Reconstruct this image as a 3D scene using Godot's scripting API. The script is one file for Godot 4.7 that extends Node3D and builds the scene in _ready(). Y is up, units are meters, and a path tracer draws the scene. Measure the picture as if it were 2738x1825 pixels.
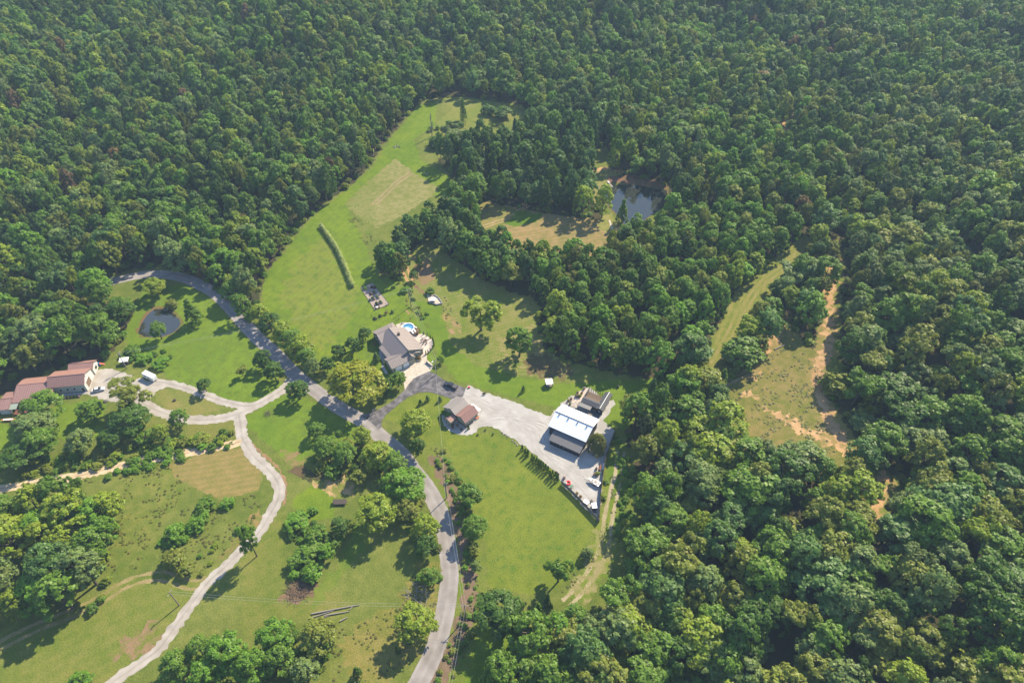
extends Node3D
# A farmstead in a wooded valley, seen from about 200 m up.

const CAM_H := 200.0
const PITCH := 44.5
var names := {}
var noise := FastNoiseLite.new()
var leaf_mats := {}
var mats := {}
var crowns := {}
var trunks: Array[ArrayMesh] = []
var bark: StandardMaterial3D
var ponds: Array[PackedVector2Array] = []
var open_areas: Array[PackedVector2Array] = []
var woods: Array[PackedVector2Array] = []
var kept_clear: Array[PackedVector2Array] = []


func _ready() -> void:
	var cam := Camera3D.new()
	cam.name = "camera"
	cam.position = Vector3(0, CAM_H, 0)
	cam.rotation_degrees = Vector3(-PITCH, 0, 0)
	cam.fov = 53.13
	cam.near = 1.0
	cam.far = 9000.0
	add_child(cam)
	var env := Environment.new()
	env.background_mode = Environment.BG_SKY
	var sky_mat := ProceduralSkyMaterial.new()
	sky_mat.sky_top_color = Color(0.43, 0.55, 0.73)
	sky_mat.sky_horizon_color = Color(0.74, 0.81, 0.90)
	sky_mat.sky_curve = 0.2
	sky_mat.ground_bottom_color = Color(0.20, 0.24, 0.16)
	sky_mat.ground_horizon_color = Color(0.60, 0.66, 0.70)
	sky_mat.sky_energy_multiplier = 1.0
	var sky := Sky.new()
	sky.sky_material = sky_mat
	env.sky = sky
	env.background_energy_multiplier = 0.92
	env.tonemap_mode = Environment.TONE_MAPPER_LINEAR
	env.tonemap_exposure = 2.45
	env.fog_enabled = true
	env.fog_density = 0.00015
	env.fog_light_color = Color(0.76, 0.88, 1.0)
	env.sdfgi_enabled = true
	env.ssao_enabled = true
	env.ssil_enabled = true
	var we := WorldEnvironment.new()
	we.name = "environment"
	we.environment = env
	add_child(we)
	var sun := DirectionalLight3D.new()
	sun.name = "sun"
	sun.light_energy = 1.6
	sun.light_color = Color(1.0, 0.94, 0.82)
	sun.light_angular_distance = 0.5
	sun.shadow_enabled = true
	sun.rotation_degrees = Vector3(-43.0, -40.0 + 180.0, 0)
	add_child(sun)

	noise.seed = 7
	noise.noise_type = FastNoiseLite.TYPE_SIMPLEX_SMOOTH
	noise.frequency = 0.08
	noise.fractal_type = FastNoiseLite.FRACTAL_FBM
	noise.fractal_octaves = 3
	regions()
	make_materials()
	make_tree_meshes()
	ground()
	roads_and_yards()
	water()
	buildings()
	garden_and_pool()
	vehicles()
	fences_and_poles()
	planted_trees()
	forest()
	ground_cover()


# ---------------------------------------------------------------- helpers

func numbered(called: String) -> String:
	var n: int = names.get(called, 0)
	names[called] = n + 1
	return called if n == 0 else "%s_%03d" % [called, n]


func pv(a: Array) -> PackedVector2Array:
	var p := PackedVector2Array()
	for i in range(0, a.size(), 2):
		p.append(Vector2(a[i], a[i + 1]))
	return p


func height(x: float, z: float) -> float:
	var d1 := -0.959 * (x + 115.6) - 0.2834 * (z + 244.7)
	var dn := -(z + 262.0)
	var dl := d1 * dn / (d1 + dn + 1.0) if d1 > 0.0 and dn > 0.0 else 0.0
	var dr := maxf(0.832 * (x - 16.0) + 0.555 * (z + 89.0), 0.0)
	var db := maxf(-(z + 430.0), 0.0)
	var h := 0.28 * dl * dl / (dl + 60.0) + 0.17 * dr * dr / (dr + 60.0) + 0.12 * db * db / (db + 80.0)
	var m := minf(maxf(maxf(dl, dr), db) / 90.0, 1.0)
	m = m * m * (3.0 - 2.0 * m)
	h += m * (8.0 * sin(0.023 * x + 0.012 * z + 1.0) * sin(0.019 * z - 0.009 * x) + 4.0 * sin(0.05 * x - 0.03 * z))
	return h


func pond_dip(x: float, z: float) -> float:
	var p := Vector2(x, z)
	for poly in ponds:
		var c := poly[0]
		if absf(x - c.x) > 60.0 or absf(z - c.y) > 60.0:
			continue
		var best := 1e9
		for i in poly.size():
			var q := Geometry2D.get_closest_point_to_segment(p, poly[i], poly[(i + 1) % poly.size()])
			best = minf(best, p.distance_to(q))
		if not Geometry2D.is_point_in_polygon(p, poly):
			best = -best
		return 1.3 * smoothstep(-2.5, 2.5, best)
	return 0.0


func tag(o: Node, label: String, category := "", group := "", kind := "") -> Node:
	if label:
		o.set_meta("label", label)
	if category:
		o.set_meta("category", category)
	if group:
		o.set_meta("group", group)
	if kind:
		o.set_meta("kind", kind)
	return o


func thing(called: String, label: String, category: String, at := Vector3.ZERO, turn := 0.0, group := "") -> Node3D:
	var o := Node3D.new()
	o.name = numbered(called)
	add_child(o)
	o.position = at
	o.rotation_degrees.y = turn
	tag(o, label, category, group)
	return o


func put(called: String, mesh: Mesh, m: Material, parent: Node = null, kind := "") -> MeshInstance3D:
	var o := MeshInstance3D.new()
	o.mesh = mesh
	o.material_override = m
	if parent == null:
		o.name = numbered(called)
		add_child(o)
	else:
		o.name = called
		parent.add_child(o, true)
	if kind:
		o.set_meta("kind", kind)
	return o


class Shape:
	var st := SurfaceTool.new()
	var n := 0
	func _init() -> void:
		st.begin(Mesh.PRIMITIVE_TRIANGLES)
		st.set_smooth_group(-1)
	func tri(a: Vector3, b: Vector3, c: Vector3) -> void:
		st.add_vertex(a)
		st.add_vertex(b)
		st.add_vertex(c)
		n += 1
	func quad(a: Vector3, b: Vector3, c: Vector3, d: Vector3) -> void:
		tri(a, b, c)
		tri(a, c, d)
	# a box: middle, size, and how it is turned
	func box(at: Vector3, size: Vector3, turned := Basis.IDENTITY) -> Shape:
		var h := size / 2.0
		var p: Array[Vector3] = []
		for k in 8:
			p.append(at + turned * Vector3(h.x if k & 1 else -h.x, h.y if k & 2 else -h.y, h.z if k & 4 else -h.z))
		quad(p[4], p[6], p[7], p[5])
		quad(p[1], p[3], p[2], p[0])
		quad(p[5], p[7], p[3], p[1])
		quad(p[0], p[2], p[6], p[4])
		quad(p[6], p[2], p[3], p[7])
		quad(p[0], p[4], p[5], p[1])
		return self
	# rings of equally many points, joined one to the next and closed at both ends
	func loft(rings: Array, closed := true) -> Shape:
		var m: int = rings[0].size()
		for i in rings.size() - 1:
			for j in m:
				var k := (j + 1) % m
				quad(rings[i][j], rings[i + 1][j], rings[i + 1][k], rings[i][k])
		if closed:
			for j in range(1, m - 1):
				tri(rings[0][0], rings[0][j], rings[0][j + 1])
				var e: Array = rings[rings.size() - 1]
				tri(e[0], e[j + 1], e[j])
		return self
	# a tube through points with a radius at each
	func tube(pts: Array, radii: Array, sides := 6) -> Shape:
		var rings := []
		for i in pts.size():
			var d: Vector3 = (pts[mini(i + 1, pts.size() - 1)] - pts[maxi(i - 1, 0)]).normalized()
			var u := d.cross(Vector3(0.31, 0.2, 0.93) if absf(d.y) > 0.9 else Vector3.UP).normalized()
			var v := u.cross(d)
			var ring := []
			for k in sides:
				var a := TAU * k / sides
				ring.append(pts[i] + (u * cos(a) + v * sin(a)) * radii[i])
			rings.append(ring)
		return loft(rings)
	# a flat outline raised between two heights
	func prism(outline: PackedVector2Array, y0: float, y1: float) -> Shape:
		var idx := Geometry2D.triangulate_polygon(outline)
		for i in range(0, idx.size(), 3):
			var a := outline[idx[i]]
			var b := outline[idx[i + 1]]
			var c := outline[idx[i + 2]]
			tri(Vector3(a.x, y1, a.y), Vector3(b.x, y1, b.y), Vector3(c.x, y1, c.y))
			if y0 < y1:
				tri(Vector3(a.x, y0, a.y), Vector3(c.x, y0, c.y), Vector3(b.x, y0, b.y))
		if y0 < y1:
			for i in outline.size():
				var a := outline[i]
				var b := outline[(i + 1) % outline.size()]
				quad(Vector3(a.x, y0, a.y), Vector3(a.x, y1, a.y), Vector3(b.x, y1, b.y), Vector3(b.x, y0, b.y))
		return self
	# a slab whose upper face is the four points
	func slab(a: Vector3, b: Vector3, c: Vector3, d: Vector3, thick: float) -> Shape:
		var up := (b - a).cross(d - a).normalized()
		if up.y < 0.0:
			up = -up
		var o := up * thick
		loft([[a - o, b - o, c - o, d - o], [a, b, c, d]])
		return self
	func done() -> ArrayMesh:
		st.generate_normals()
		return st.commit()


func noise_tex(sd: int, freq: float, lo: Color, hi: Color, size := 256, octaves := 4) -> NoiseTexture2D:
	var t := NoiseTexture2D.new()
	var n := FastNoiseLite.new()
	n.seed = sd
	n.frequency = freq
	n.fractal_octaves = octaves
	t.noise = n
	t.width = size
	t.height = size
	t.seamless = true
	var g := Gradient.new()
	g.colors = PackedColorArray([lo, hi])
	g.offsets = PackedFloat32Array([0.2, 0.8])
	t.color_ramp = g
	return t


# a material by its base colour (linear, as real surfaces have it), with a grain that spans some metres
func mat(key: String, c: Color, rough := 0.85, grain: Texture2D = null, span := 4.0, metal := 0.0) -> StandardMaterial3D:
	if mats.has(key):
		return mats[key]
	var m := StandardMaterial3D.new()
	m.resource_name = key
	m.albedo_color = c.linear_to_srgb()
	m.roughness = rough
	m.metallic = metal
	if grain:
		m.albedo_texture = grain
		m.uv1_triplanar = true
		m.uv1_world_triplanar = true
		m.uv1_scale = Vector3.ONE / span
	mats[key] = m
	return m


func make_materials() -> void:
	var speck := noise_tex(3, 0.11, Color(0.72, 0.70, 0.68), Color(1, 1, 1), 512, 5)
	var worn := noise_tex(5, 0.006, Color(0.89, 0.88, 0.865), Color(1, 1, 1), 1024, 9)
	var faint := noise_tex(9, 0.03, Color(0.90, 0.90, 0.90), Color(1, 1, 1), 256, 4)
	var cracked := noise_tex(11, 0.012, Color(0.62, 0.62, 0.64), Color(1, 1, 1), 512, 6)
	mat("gravel", Color(0.300, 0.288, 0.278), 0.95, worn, 45.0)
	mat("lane_gravel", Color(0.290, 0.265, 0.238), 0.95, worn, 31.0)
	mat("asphalt", Color(0.230, 0.211, 0.205), 0.9, worn, 37.0)
	mat("drive_asphalt", Color(0.112, 0.104, 0.112), 0.85, cracked, 21.0)
	mat("concrete", Color(0.387, 0.342, 0.288), 0.9, worn, 9.0)
	mat("pavers", Color(0.450, 0.369, 0.320), 0.9, faint, 6.0)
	mat("grey_concrete", Color(0.302, 0.288, 0.288), 0.9, worn, 8.0)
	mat("brown_roof", Color(0.202, 0.167, 0.155), 0.55, faint, 5.0)
	mat("tan_roof", Color(0.266, 0.234, 0.212), 0.5, faint, 5.0)
	mat("red_roof", Color(0.248, 0.135, 0.110), 0.5, faint, 6.0)
	mat("dark_red_roof", Color(0.203, 0.113, 0.101), 0.5, faint, 6.0)
	mat("galvanised", Color(0.666, 0.711, 0.756), 0.45, faint, 9.0, 0.2)
	mat("charcoal_roof", Color(0.05, 0.052, 0.062), 0.75, faint, 5.0)
	mat("grey_roof", Color(0.112, 0.108, 0.112), 0.6, faint, 5.0)
	mat("cream_wall", Color(0.302, 0.295, 0.216), 0.8, faint, 3.0)
	mat("green_grey_wall", Color(0.187, 0.194, 0.144), 0.8, faint, 3.0)
	mat("white_wall", Color(0.518, 0.504, 0.475), 0.7, faint, 3.0)
	mat("white_paint", Color(0.720, 0.720, 0.711), 0.5)
	mat("dark_wall", Color(0.014, 0.017, 0.026), 0.8, faint, 3.0)
	mat("stone", Color(0.144, 0.112, 0.090), 0.9, speck, 3.0)
	mat("rock", Color(0.238, 0.223, 0.202), 0.95, speck, 3.0)
	mat("dark_rock", Color(0.100, 0.095, 0.090), 0.95, speck, 3.0)
	mat("brown_door", Color(0.166, 0.112, 0.072), 0.6, faint, 2.0)
	mat("dark_wood", Color(0.055, 0.042, 0.038), 0.85, speck, 2.0)
	mat("wood", Color(0.158, 0.108, 0.072), 0.85, speck, 2.0)
	mat("grey_wood", Color(0.216, 0.198, 0.180), 0.9, speck, 2.0)
	mat("pale_wood", Color(0.324, 0.274, 0.216), 0.9, speck, 2.0)
	mat("red_wood", Color(0.173, 0.061, 0.040), 0.85, speck, 2.0)
	mat("soil", Color(0.110, 0.075, 0.050), 1.0, speck, 2.0)
	mat("clay", Color(0.288, 0.169, 0.101), 1.0, speck, 3.0)
	mat("garden_gravel", Color(0.317, 0.259, 0.227), 0.95, speck, 5.0)
	mat("black", Color(0.012, 0.012, 0.013), 0.6)
	mat("rubber", Color(0.020, 0.020, 0.020), 0.8)
	mat("steel", Color(0.324, 0.331, 0.338), 0.4, null, 1.0, 0.7)
	mat("glass", Color(0.020, 0.025, 0.030), 0.08)
	mat("navy_paint", Color(0.022, 0.026, 0.036), 0.25)
	mat("silver_paint", Color(0.432, 0.446, 0.461), 0.25)
	mat("red_plastic", Color(0.518, 0.036, 0.029), 0.4)
	mat("orange_plastic", Color(0.504, 0.158, 0.058), 0.5)
	mat("blue_plastic", Color(0.022, 0.101, 0.252), 0.5)
	mat("pale_blue", Color(0.274, 0.360, 0.475), 0.5)
	mat("green_plastic", Color(0.020, 0.100, 0.060), 0.5)
	mat("cushion_grey", Color(0.144, 0.148, 0.158), 0.9)
	mat("pool_liner", Color(0.043, 0.302, 0.490), 0.4)
	mat("pole_wood", Color(0.216, 0.187, 0.166), 0.9, speck, 2.0)
	mat("green_roof", Color(0.216, 0.259, 0.216), 0.6, faint, 3.0)
	mat("terracotta", Color(0.259, 0.108, 0.058), 0.9)
	var w := mat("wire", Color(0.396, 0.403, 0.396), 0.5)
	w.metallic = 0.3
	bark = mat("bark", Color(0.104, 0.084, 0.068), 0.95, speck, 1.5)
	mat("grey_bark", Color(0.259, 0.238, 0.216), 0.95, speck, 1.5)
	for t in [["dark", 0.080, 0.165, 0.017], ["mid", 0.138, 0.251, 0.022], ["yellow_green", 0.245, 0.329, 0.023], ["olive", 0.210, 0.251, 0.031], ["blue_green", 0.111, 0.212, 0.043],
			["grey_green", 0.187, 0.268, 0.068], ["lush", 0.142, 0.286, 0.019], ["rust", 0.262, 0.180, 0.050], ["gold", 0.255, 0.280, 0.013], ["hedge", 0.42, 0.48, 0.17], ["maroon", 0.194, 0.129, 0.056], ["bloom", 0.435, 0.319, 0.348], ["willow", 0.19, 0.22, 0.055], ["dry", 0.290, 0.210, 0.145]]:
		var m := StandardMaterial3D.new()
		m.resource_name = t[0] + "_leaves"
		m.albedo_color = Color(t[1], t[2], t[3]).linear_to_srgb()
		m.vertex_color_use_as_albedo = true
		m.roughness = 0.5
		m.metallic_specular = 0.4
		m.backlight_enabled = true
		m.backlight = Color(1, 1, 1)
		leaf_mats[t[0]] = m
	var f: StandardMaterial3D = leaf_mats["mid"].duplicate()
	f.resource_name = "forest_leaves"
	f.albedo_color = Color.WHITE
	leaf_mats["forest"] = f


# ---------------------------------------------------------------- trees

# leaves set in clumps, clumps in lobes; nominal size 10 m wide and 15 m tall
func crown_mesh(form: String, sd: int, dense := 1.0) -> ArrayMesh:
	var rng := RandomNumberGenerator.new()
	rng.seed = sd
	var lobes := []    # centre, radius
	var clump_size := 0.95
	var leaf := 0.34
	var per_lobe := 14
	var per_clump := 42
	match form:
		"broad":
			var n := rng.randi_range(6, 8)
			var a0 := rng.randf() * TAU
			for k in n:
				var a := a0 + TAU * k / n + rng.randf_range(-0.3, 0.3)
				var r := rng.randf_range(2.0, 3.1)
				lobes.append([Vector3(cos(a) * r, rng.randf_range(6.2, 9.6), sin(a) * r), rng.randf_range(1.9, 2.7)])
			for k in 4:
				var a := rng.randf() * TAU
				var r := rng.randf_range(0.2, 1.5)
				lobes.append([Vector3(cos(a) * r, rng.randf_range(10.0, 12.4), sin(a) * r), rng.randf_range(2.0, 2.7)])
			lobes.append([Vector3(0, 8, 0), 3.2])
		"dome":
			for k in 4:
				var a := rng.randf() * TAU
				lobes.append([Vector3(cos(a) * 1.6, rng.randf_range(5.0, 6.8), sin(a) * 1.6), rng.randf_range(2.9, 3.4)])
			for k in 4:
				var a := k * 1.57 + rng.randf()
				lobes.append([Vector3(cos(a) * 1.5, rng.randf_range(8.4, 10.2), sin(a) * 1.5), rng.randf_range(2.4, 3.0)])
			for k in 3:
				var a := k * 2.1 + rng.randf()
				lobes.append([Vector3(cos(a) * 0.8, rng.randf_range(11.4, 12.6), sin(a) * 0.8), rng.randf_range(1.9, 2.3)])
			clump_size = 0.75
			per_lobe = 16
		"round":
			lobes.append([Vector3(0, 9.0, 0), 4.0])
			for k in 9:
				var a := TAU * k / 9.0 + rng.randf_range(-0.2, 0.2)
				lobes.append([Vector3(cos(a) * 2.7, rng.randf_range(4.6, 10.5), sin(a) * 2.7), rng.randf_range(2.0, 2.5)])
			lobes.append([Vector3(0, 12.3, 0), 2.5])
			clump_size = 0.75
			per_lobe = 17
		"open":
			var n := 9
			for k in n:
				var a := TAU * k / n * 2.4 + rng.randf_range(-0.3, 0.3)
				var r := 0.9 + 3.1 * fposmod(k * 0.618, 1.0)
				lobes.append([Vector3(cos(a) * r, rng.randf_range(5.8, 13.0), sin(a) * r), rng.randf_range(1.3, 2.0)])
			per_lobe = 11
			clump_size = 0.8
		"twin":
			for k in 6:
				lobes.append([Vector3(-2.3 + rng.randf_range(-1.4, 1.2), rng.randf_range(7.5, 13.0), rng.randf_range(-1.6, 1.6)), rng.randf_range(1.4, 2.0)])
				lobes.append([Vector3(2.6 + rng.randf_range(-1.2, 1.5), rng.randf_range(6.5, 10.8), rng.randf_range(-1.7, 1.7)), rng.randf_range(1.4, 2.0)])
			lobes.append([Vector3(-0.3, 5.6, 0.8), 1.7])
			per_lobe = 12
			clump_size = 0.75
		"cone":
			var y := 2.2
			while y < 14.6:
				var r := 4.2 * pow(1.0 - (y - 1.6) / 13.4, 0.75)
				var m := maxi(3, int(r * 2.6))
				for k in m:
					var a := TAU * (k + rng.randf() * 0.7) / m + y
					lobes.append([Vector3(cos(a) * r * 0.62, y + rng.randf_range(-0.3, 0.3), sin(a) * r * 0.62), maxf(0.45, r * 0.42)])
				y += 1.05
			per_lobe = 5
			clump_size = 0.6
			leaf = 0.28
			per_clump = 30
		"shrub":
			for k in 7:
				var a := TAU * k / 7.0 + rng.randf_range(-0.4, 0.4)
				var r := rng.randf_range(1.4, 3.3)
				lobes.append([Vector3(cos(a) * r, rng.randf_range(2.5, 7.5), sin(a) * r), rng.randf_range(1.7, 2.6)])
			lobes.append([Vector3(0, 8.5, 0), 2.8])
			leaf = 0.5
			per_lobe = 12
			per_clump = 28
		"bush":
			lobes.append([Vector3(0, 6.0, 0), 4.2])
			lobes.append([Vector3(0.8, 10.5, 0.4), 3.2])
			leaf = 0.95
			clump_size = 1.5
			per_lobe = 20
			per_clump = 12
		"spire":
			for k in 9:
				var y := 1.0 + k * 1.6
				lobes.append([Vector3(rng.randf_range(-0.3, 0.3), y, rng.randf_range(-0.3, 0.3)), 4.2 * pow(1.0 - k / 9.6, 0.7)])
			leaf = 0.9
			clump_size = 1.3
			per_lobe = 11
			per_clump = 9
	if form == "willow":
		return willow_mesh(sd)
	var v := PackedVector3Array()
	var nn := PackedVector3Array()
	var cc := PackedColorArray()
	var ix := PackedInt32Array()
	for lobe in lobes:
		var lc: Vector3 = lobe[0]
		var lr: float = lobe[1]
		var lobe_tone := rng.randf_range(0.86, 1.14)
		for q in int(per_lobe * dense):
			var d := Vector3(rng.randfn(), rng.randfn() + 0.35, rng.randfn()).normalized()
			if d.y < -0.65 and form != "cone":
				d.y = -d.y
			var cp := lc + d * (lr * rng.randf_range(0.78, 1.04))
			var hidden := false
			for other in lobes:
				if other != lobe and cp.distance_to(other[0]) < other[1] * 0.7:
					hidden = true
					break
			if hidden:
				continue
			var cr := clump_size * rng.randf_range(0.7, 1.25)
			var tone := lobe_tone * rng.randf_range(0.76, 1.3)
			var warm := rng.randf_range(-0.1, 0.16)
			for l in int(per_clump * dense):
				var e := Vector3(rng.randfn(), rng.randfn() + 0.3, rng.randfn()).normalized()
				var p := cp + e * cr * pow(rng.randf(), 0.45)
				var nrm := (e * 0.7 + d * 0.5 + Vector3(rng.randfn(), rng.randfn(), rng.randfn()) * 0.45 + Vector3(0, 0.35, 0)).normalized()
				var u := nrm.cross(Vector3(rng.randfn(), rng.randfn(), rng.randfn())).normalized()
				var w := nrm.cross(u)
				var s := leaf * rng.randf_range(0.7, 1.3) / sqrt(dense)
				var tn := tone * rng.randf_range(0.62, 1.42)
				leaf_face(v, nn, cc, ix, p, u * s, w * s * 0.72, nrm, Color(tn * (1.0 + warm), tn, tn * (1.0 - warm)))
	return leaf_mesh(v, nn, cc, ix)


func leaf_face(v: PackedVector3Array, nn: PackedVector3Array, cc: PackedColorArray, ix: PackedInt32Array, p: Vector3, u: Vector3, w: Vector3, nrm: Vector3, c: Color) -> void:
	var b := v.size()
	v.append(p - u)
	v.append(p + w)
	v.append(p + u)
	v.append(p - w)
	for k in 4:
		nn.append(nrm)
		cc.append(c)
	ix.append_array(PackedInt32Array([b, b + 1, b + 2, b, b + 2, b + 3]))


func leaf_mesh(v: PackedVector3Array, nn: PackedVector3Array, cc: PackedColorArray, ix: PackedInt32Array) -> ArrayMesh:
	var a := []
	a.resize(Mesh.ARRAY_MAX)
	a[Mesh.ARRAY_VERTEX] = v
	a[Mesh.ARRAY_NORMAL] = nn
	a[Mesh.ARRAY_COLOR] = cc
	a[Mesh.ARRAY_INDEX] = ix
	var m := ArrayMesh.new()
	m.add_surface_from_arrays(Mesh.PRIMITIVE_TRIANGLES, a)
	return m


func willow_mesh(sd: int) -> ArrayMesh:
	var rng := RandomNumberGenerator.new()
	rng.seed = sd
	var v := PackedVector3Array()
	var nn := PackedVector3Array()
	var cc := PackedColorArray()
	var ix := PackedInt32Array()
	for k in 190:
		var a := rng.randf() * TAU
		var r := 4.3 * sqrt(rng.randf())
		var top := 14.6 - 0.28 * r * r + rng.randf_range(-0.8, 0.3)
		var drop := rng.randf_range(3.5, 7.0) + r * 0.9
		var tone := rng.randf_range(0.7, 1.3)
		var out := Vector3(cos(a), 0, sin(a))
		var p := out * r + Vector3(0, top, 0)
		var m := int(drop / 0.42)
		for j in m:
			p += Vector3(0, -0.42, 0) + out * 0.14 * exp(-j * 0.2) + Vector3(rng.randfn(), 0, rng.randfn()) * 0.06
			if p.y < 0.6:
				break
			for q in 2:
				var nrm := (out + Vector3(rng.randfn(), 0.5 + rng.randfn() * 0.4, rng.randfn()) * 0.6).normalized()
				var dn := (Vector3.DOWN + Vector3(rng.randfn(), 0, rng.randfn()) * 0.3).normalized()
				var w := nrm.cross(dn).normalized()
				var tn := tone * rng.randf_range(0.85, 1.15)
				leaf_face(v, nn, cc, ix, p + w * rng.randf_range(-0.25, 0.25), dn * 0.5, w * 0.2, nrm, Color(tn * 1.05, tn, tn * 0.9))
	return leaf_mesh(v, nn, cc, ix)


func trunk_mesh(sd: int) -> ArrayMesh:
	var rng := RandomNumberGenerator.new()
	rng.seed = sd
	var s := Shape.new()
	var top := Vector3(rng.randf_range(-0.4, 0.4), 10.0, rng.randf_range(-0.4, 0.4))
	s.tube([Vector3(0, -0.6, 0), Vector3(0, 0.5, 0), top * 0.45, top], [0.5, 0.36, 0.28, 0.07], 6)
	for k in 5:
		var f := 0.36 + 0.1 * k
		var a := k * 2.4 + rng.randf()
		var b := top * f
		var e := b + Vector3(cos(a) * 2.6, rng.randf_range(2.0, 3.4), sin(a) * 2.6)
		s.tube([b, (b + e) * 0.5 + Vector3(0, -0.25, 0), e], [0.17, 0.11, 0.04], 5)
	return s.done()


func make_tree_meshes() -> void:
	var sd := 100
	for f in [["broad", 5], ["dome", 4], ["round", 2], ["open", 2], ["twin", 1], ["cone", 3], ["shrub", 3], ["willow", 1], ["bush", 2], ["spire", 1]]:
		crowns[f[0]] = []
		for k in f[1]:
			sd += 1
			crowns[f[0]].append(crown_mesh(f[0], sd))
	for k in 3:
		trunks.append(trunk_mesh(900 + k))


var tree_count := 0

# a tree of its own: form, place, width and height in metres, leaf colour
func tree(called: String, form: String, at: Vector2, wide: float, tall: float, tint: String, label: String, group := "", lean := 0.0) -> Node3D:
	tree_count += 1
	var t := thing(called, label, "shrub" if form in ["shrub", "bush", "spire"] else "tree", Vector3(at.x, height(at.x, at.y), at.y), fposmod(tree_count * 137.5, 360.0), group)
	if form == "twin":
		t.rotation_degrees.y = -8.0
	t.rotation_degrees.z = lean
	t.scale = Vector3(wide / 10.0, tall / 15.0, wide / 10.0)
	var set_of: Array = crowns[form]
	put("crown", set_of[tree_count % set_of.size()], leaf_mats[tint], t)
	if not form in ["bush", "spire"]:
		put("trunk", trunks[tree_count % 3], bark, t)
	return t


# ---------------------------------------------------------------- where things are (metres east and south of the camera)

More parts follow.
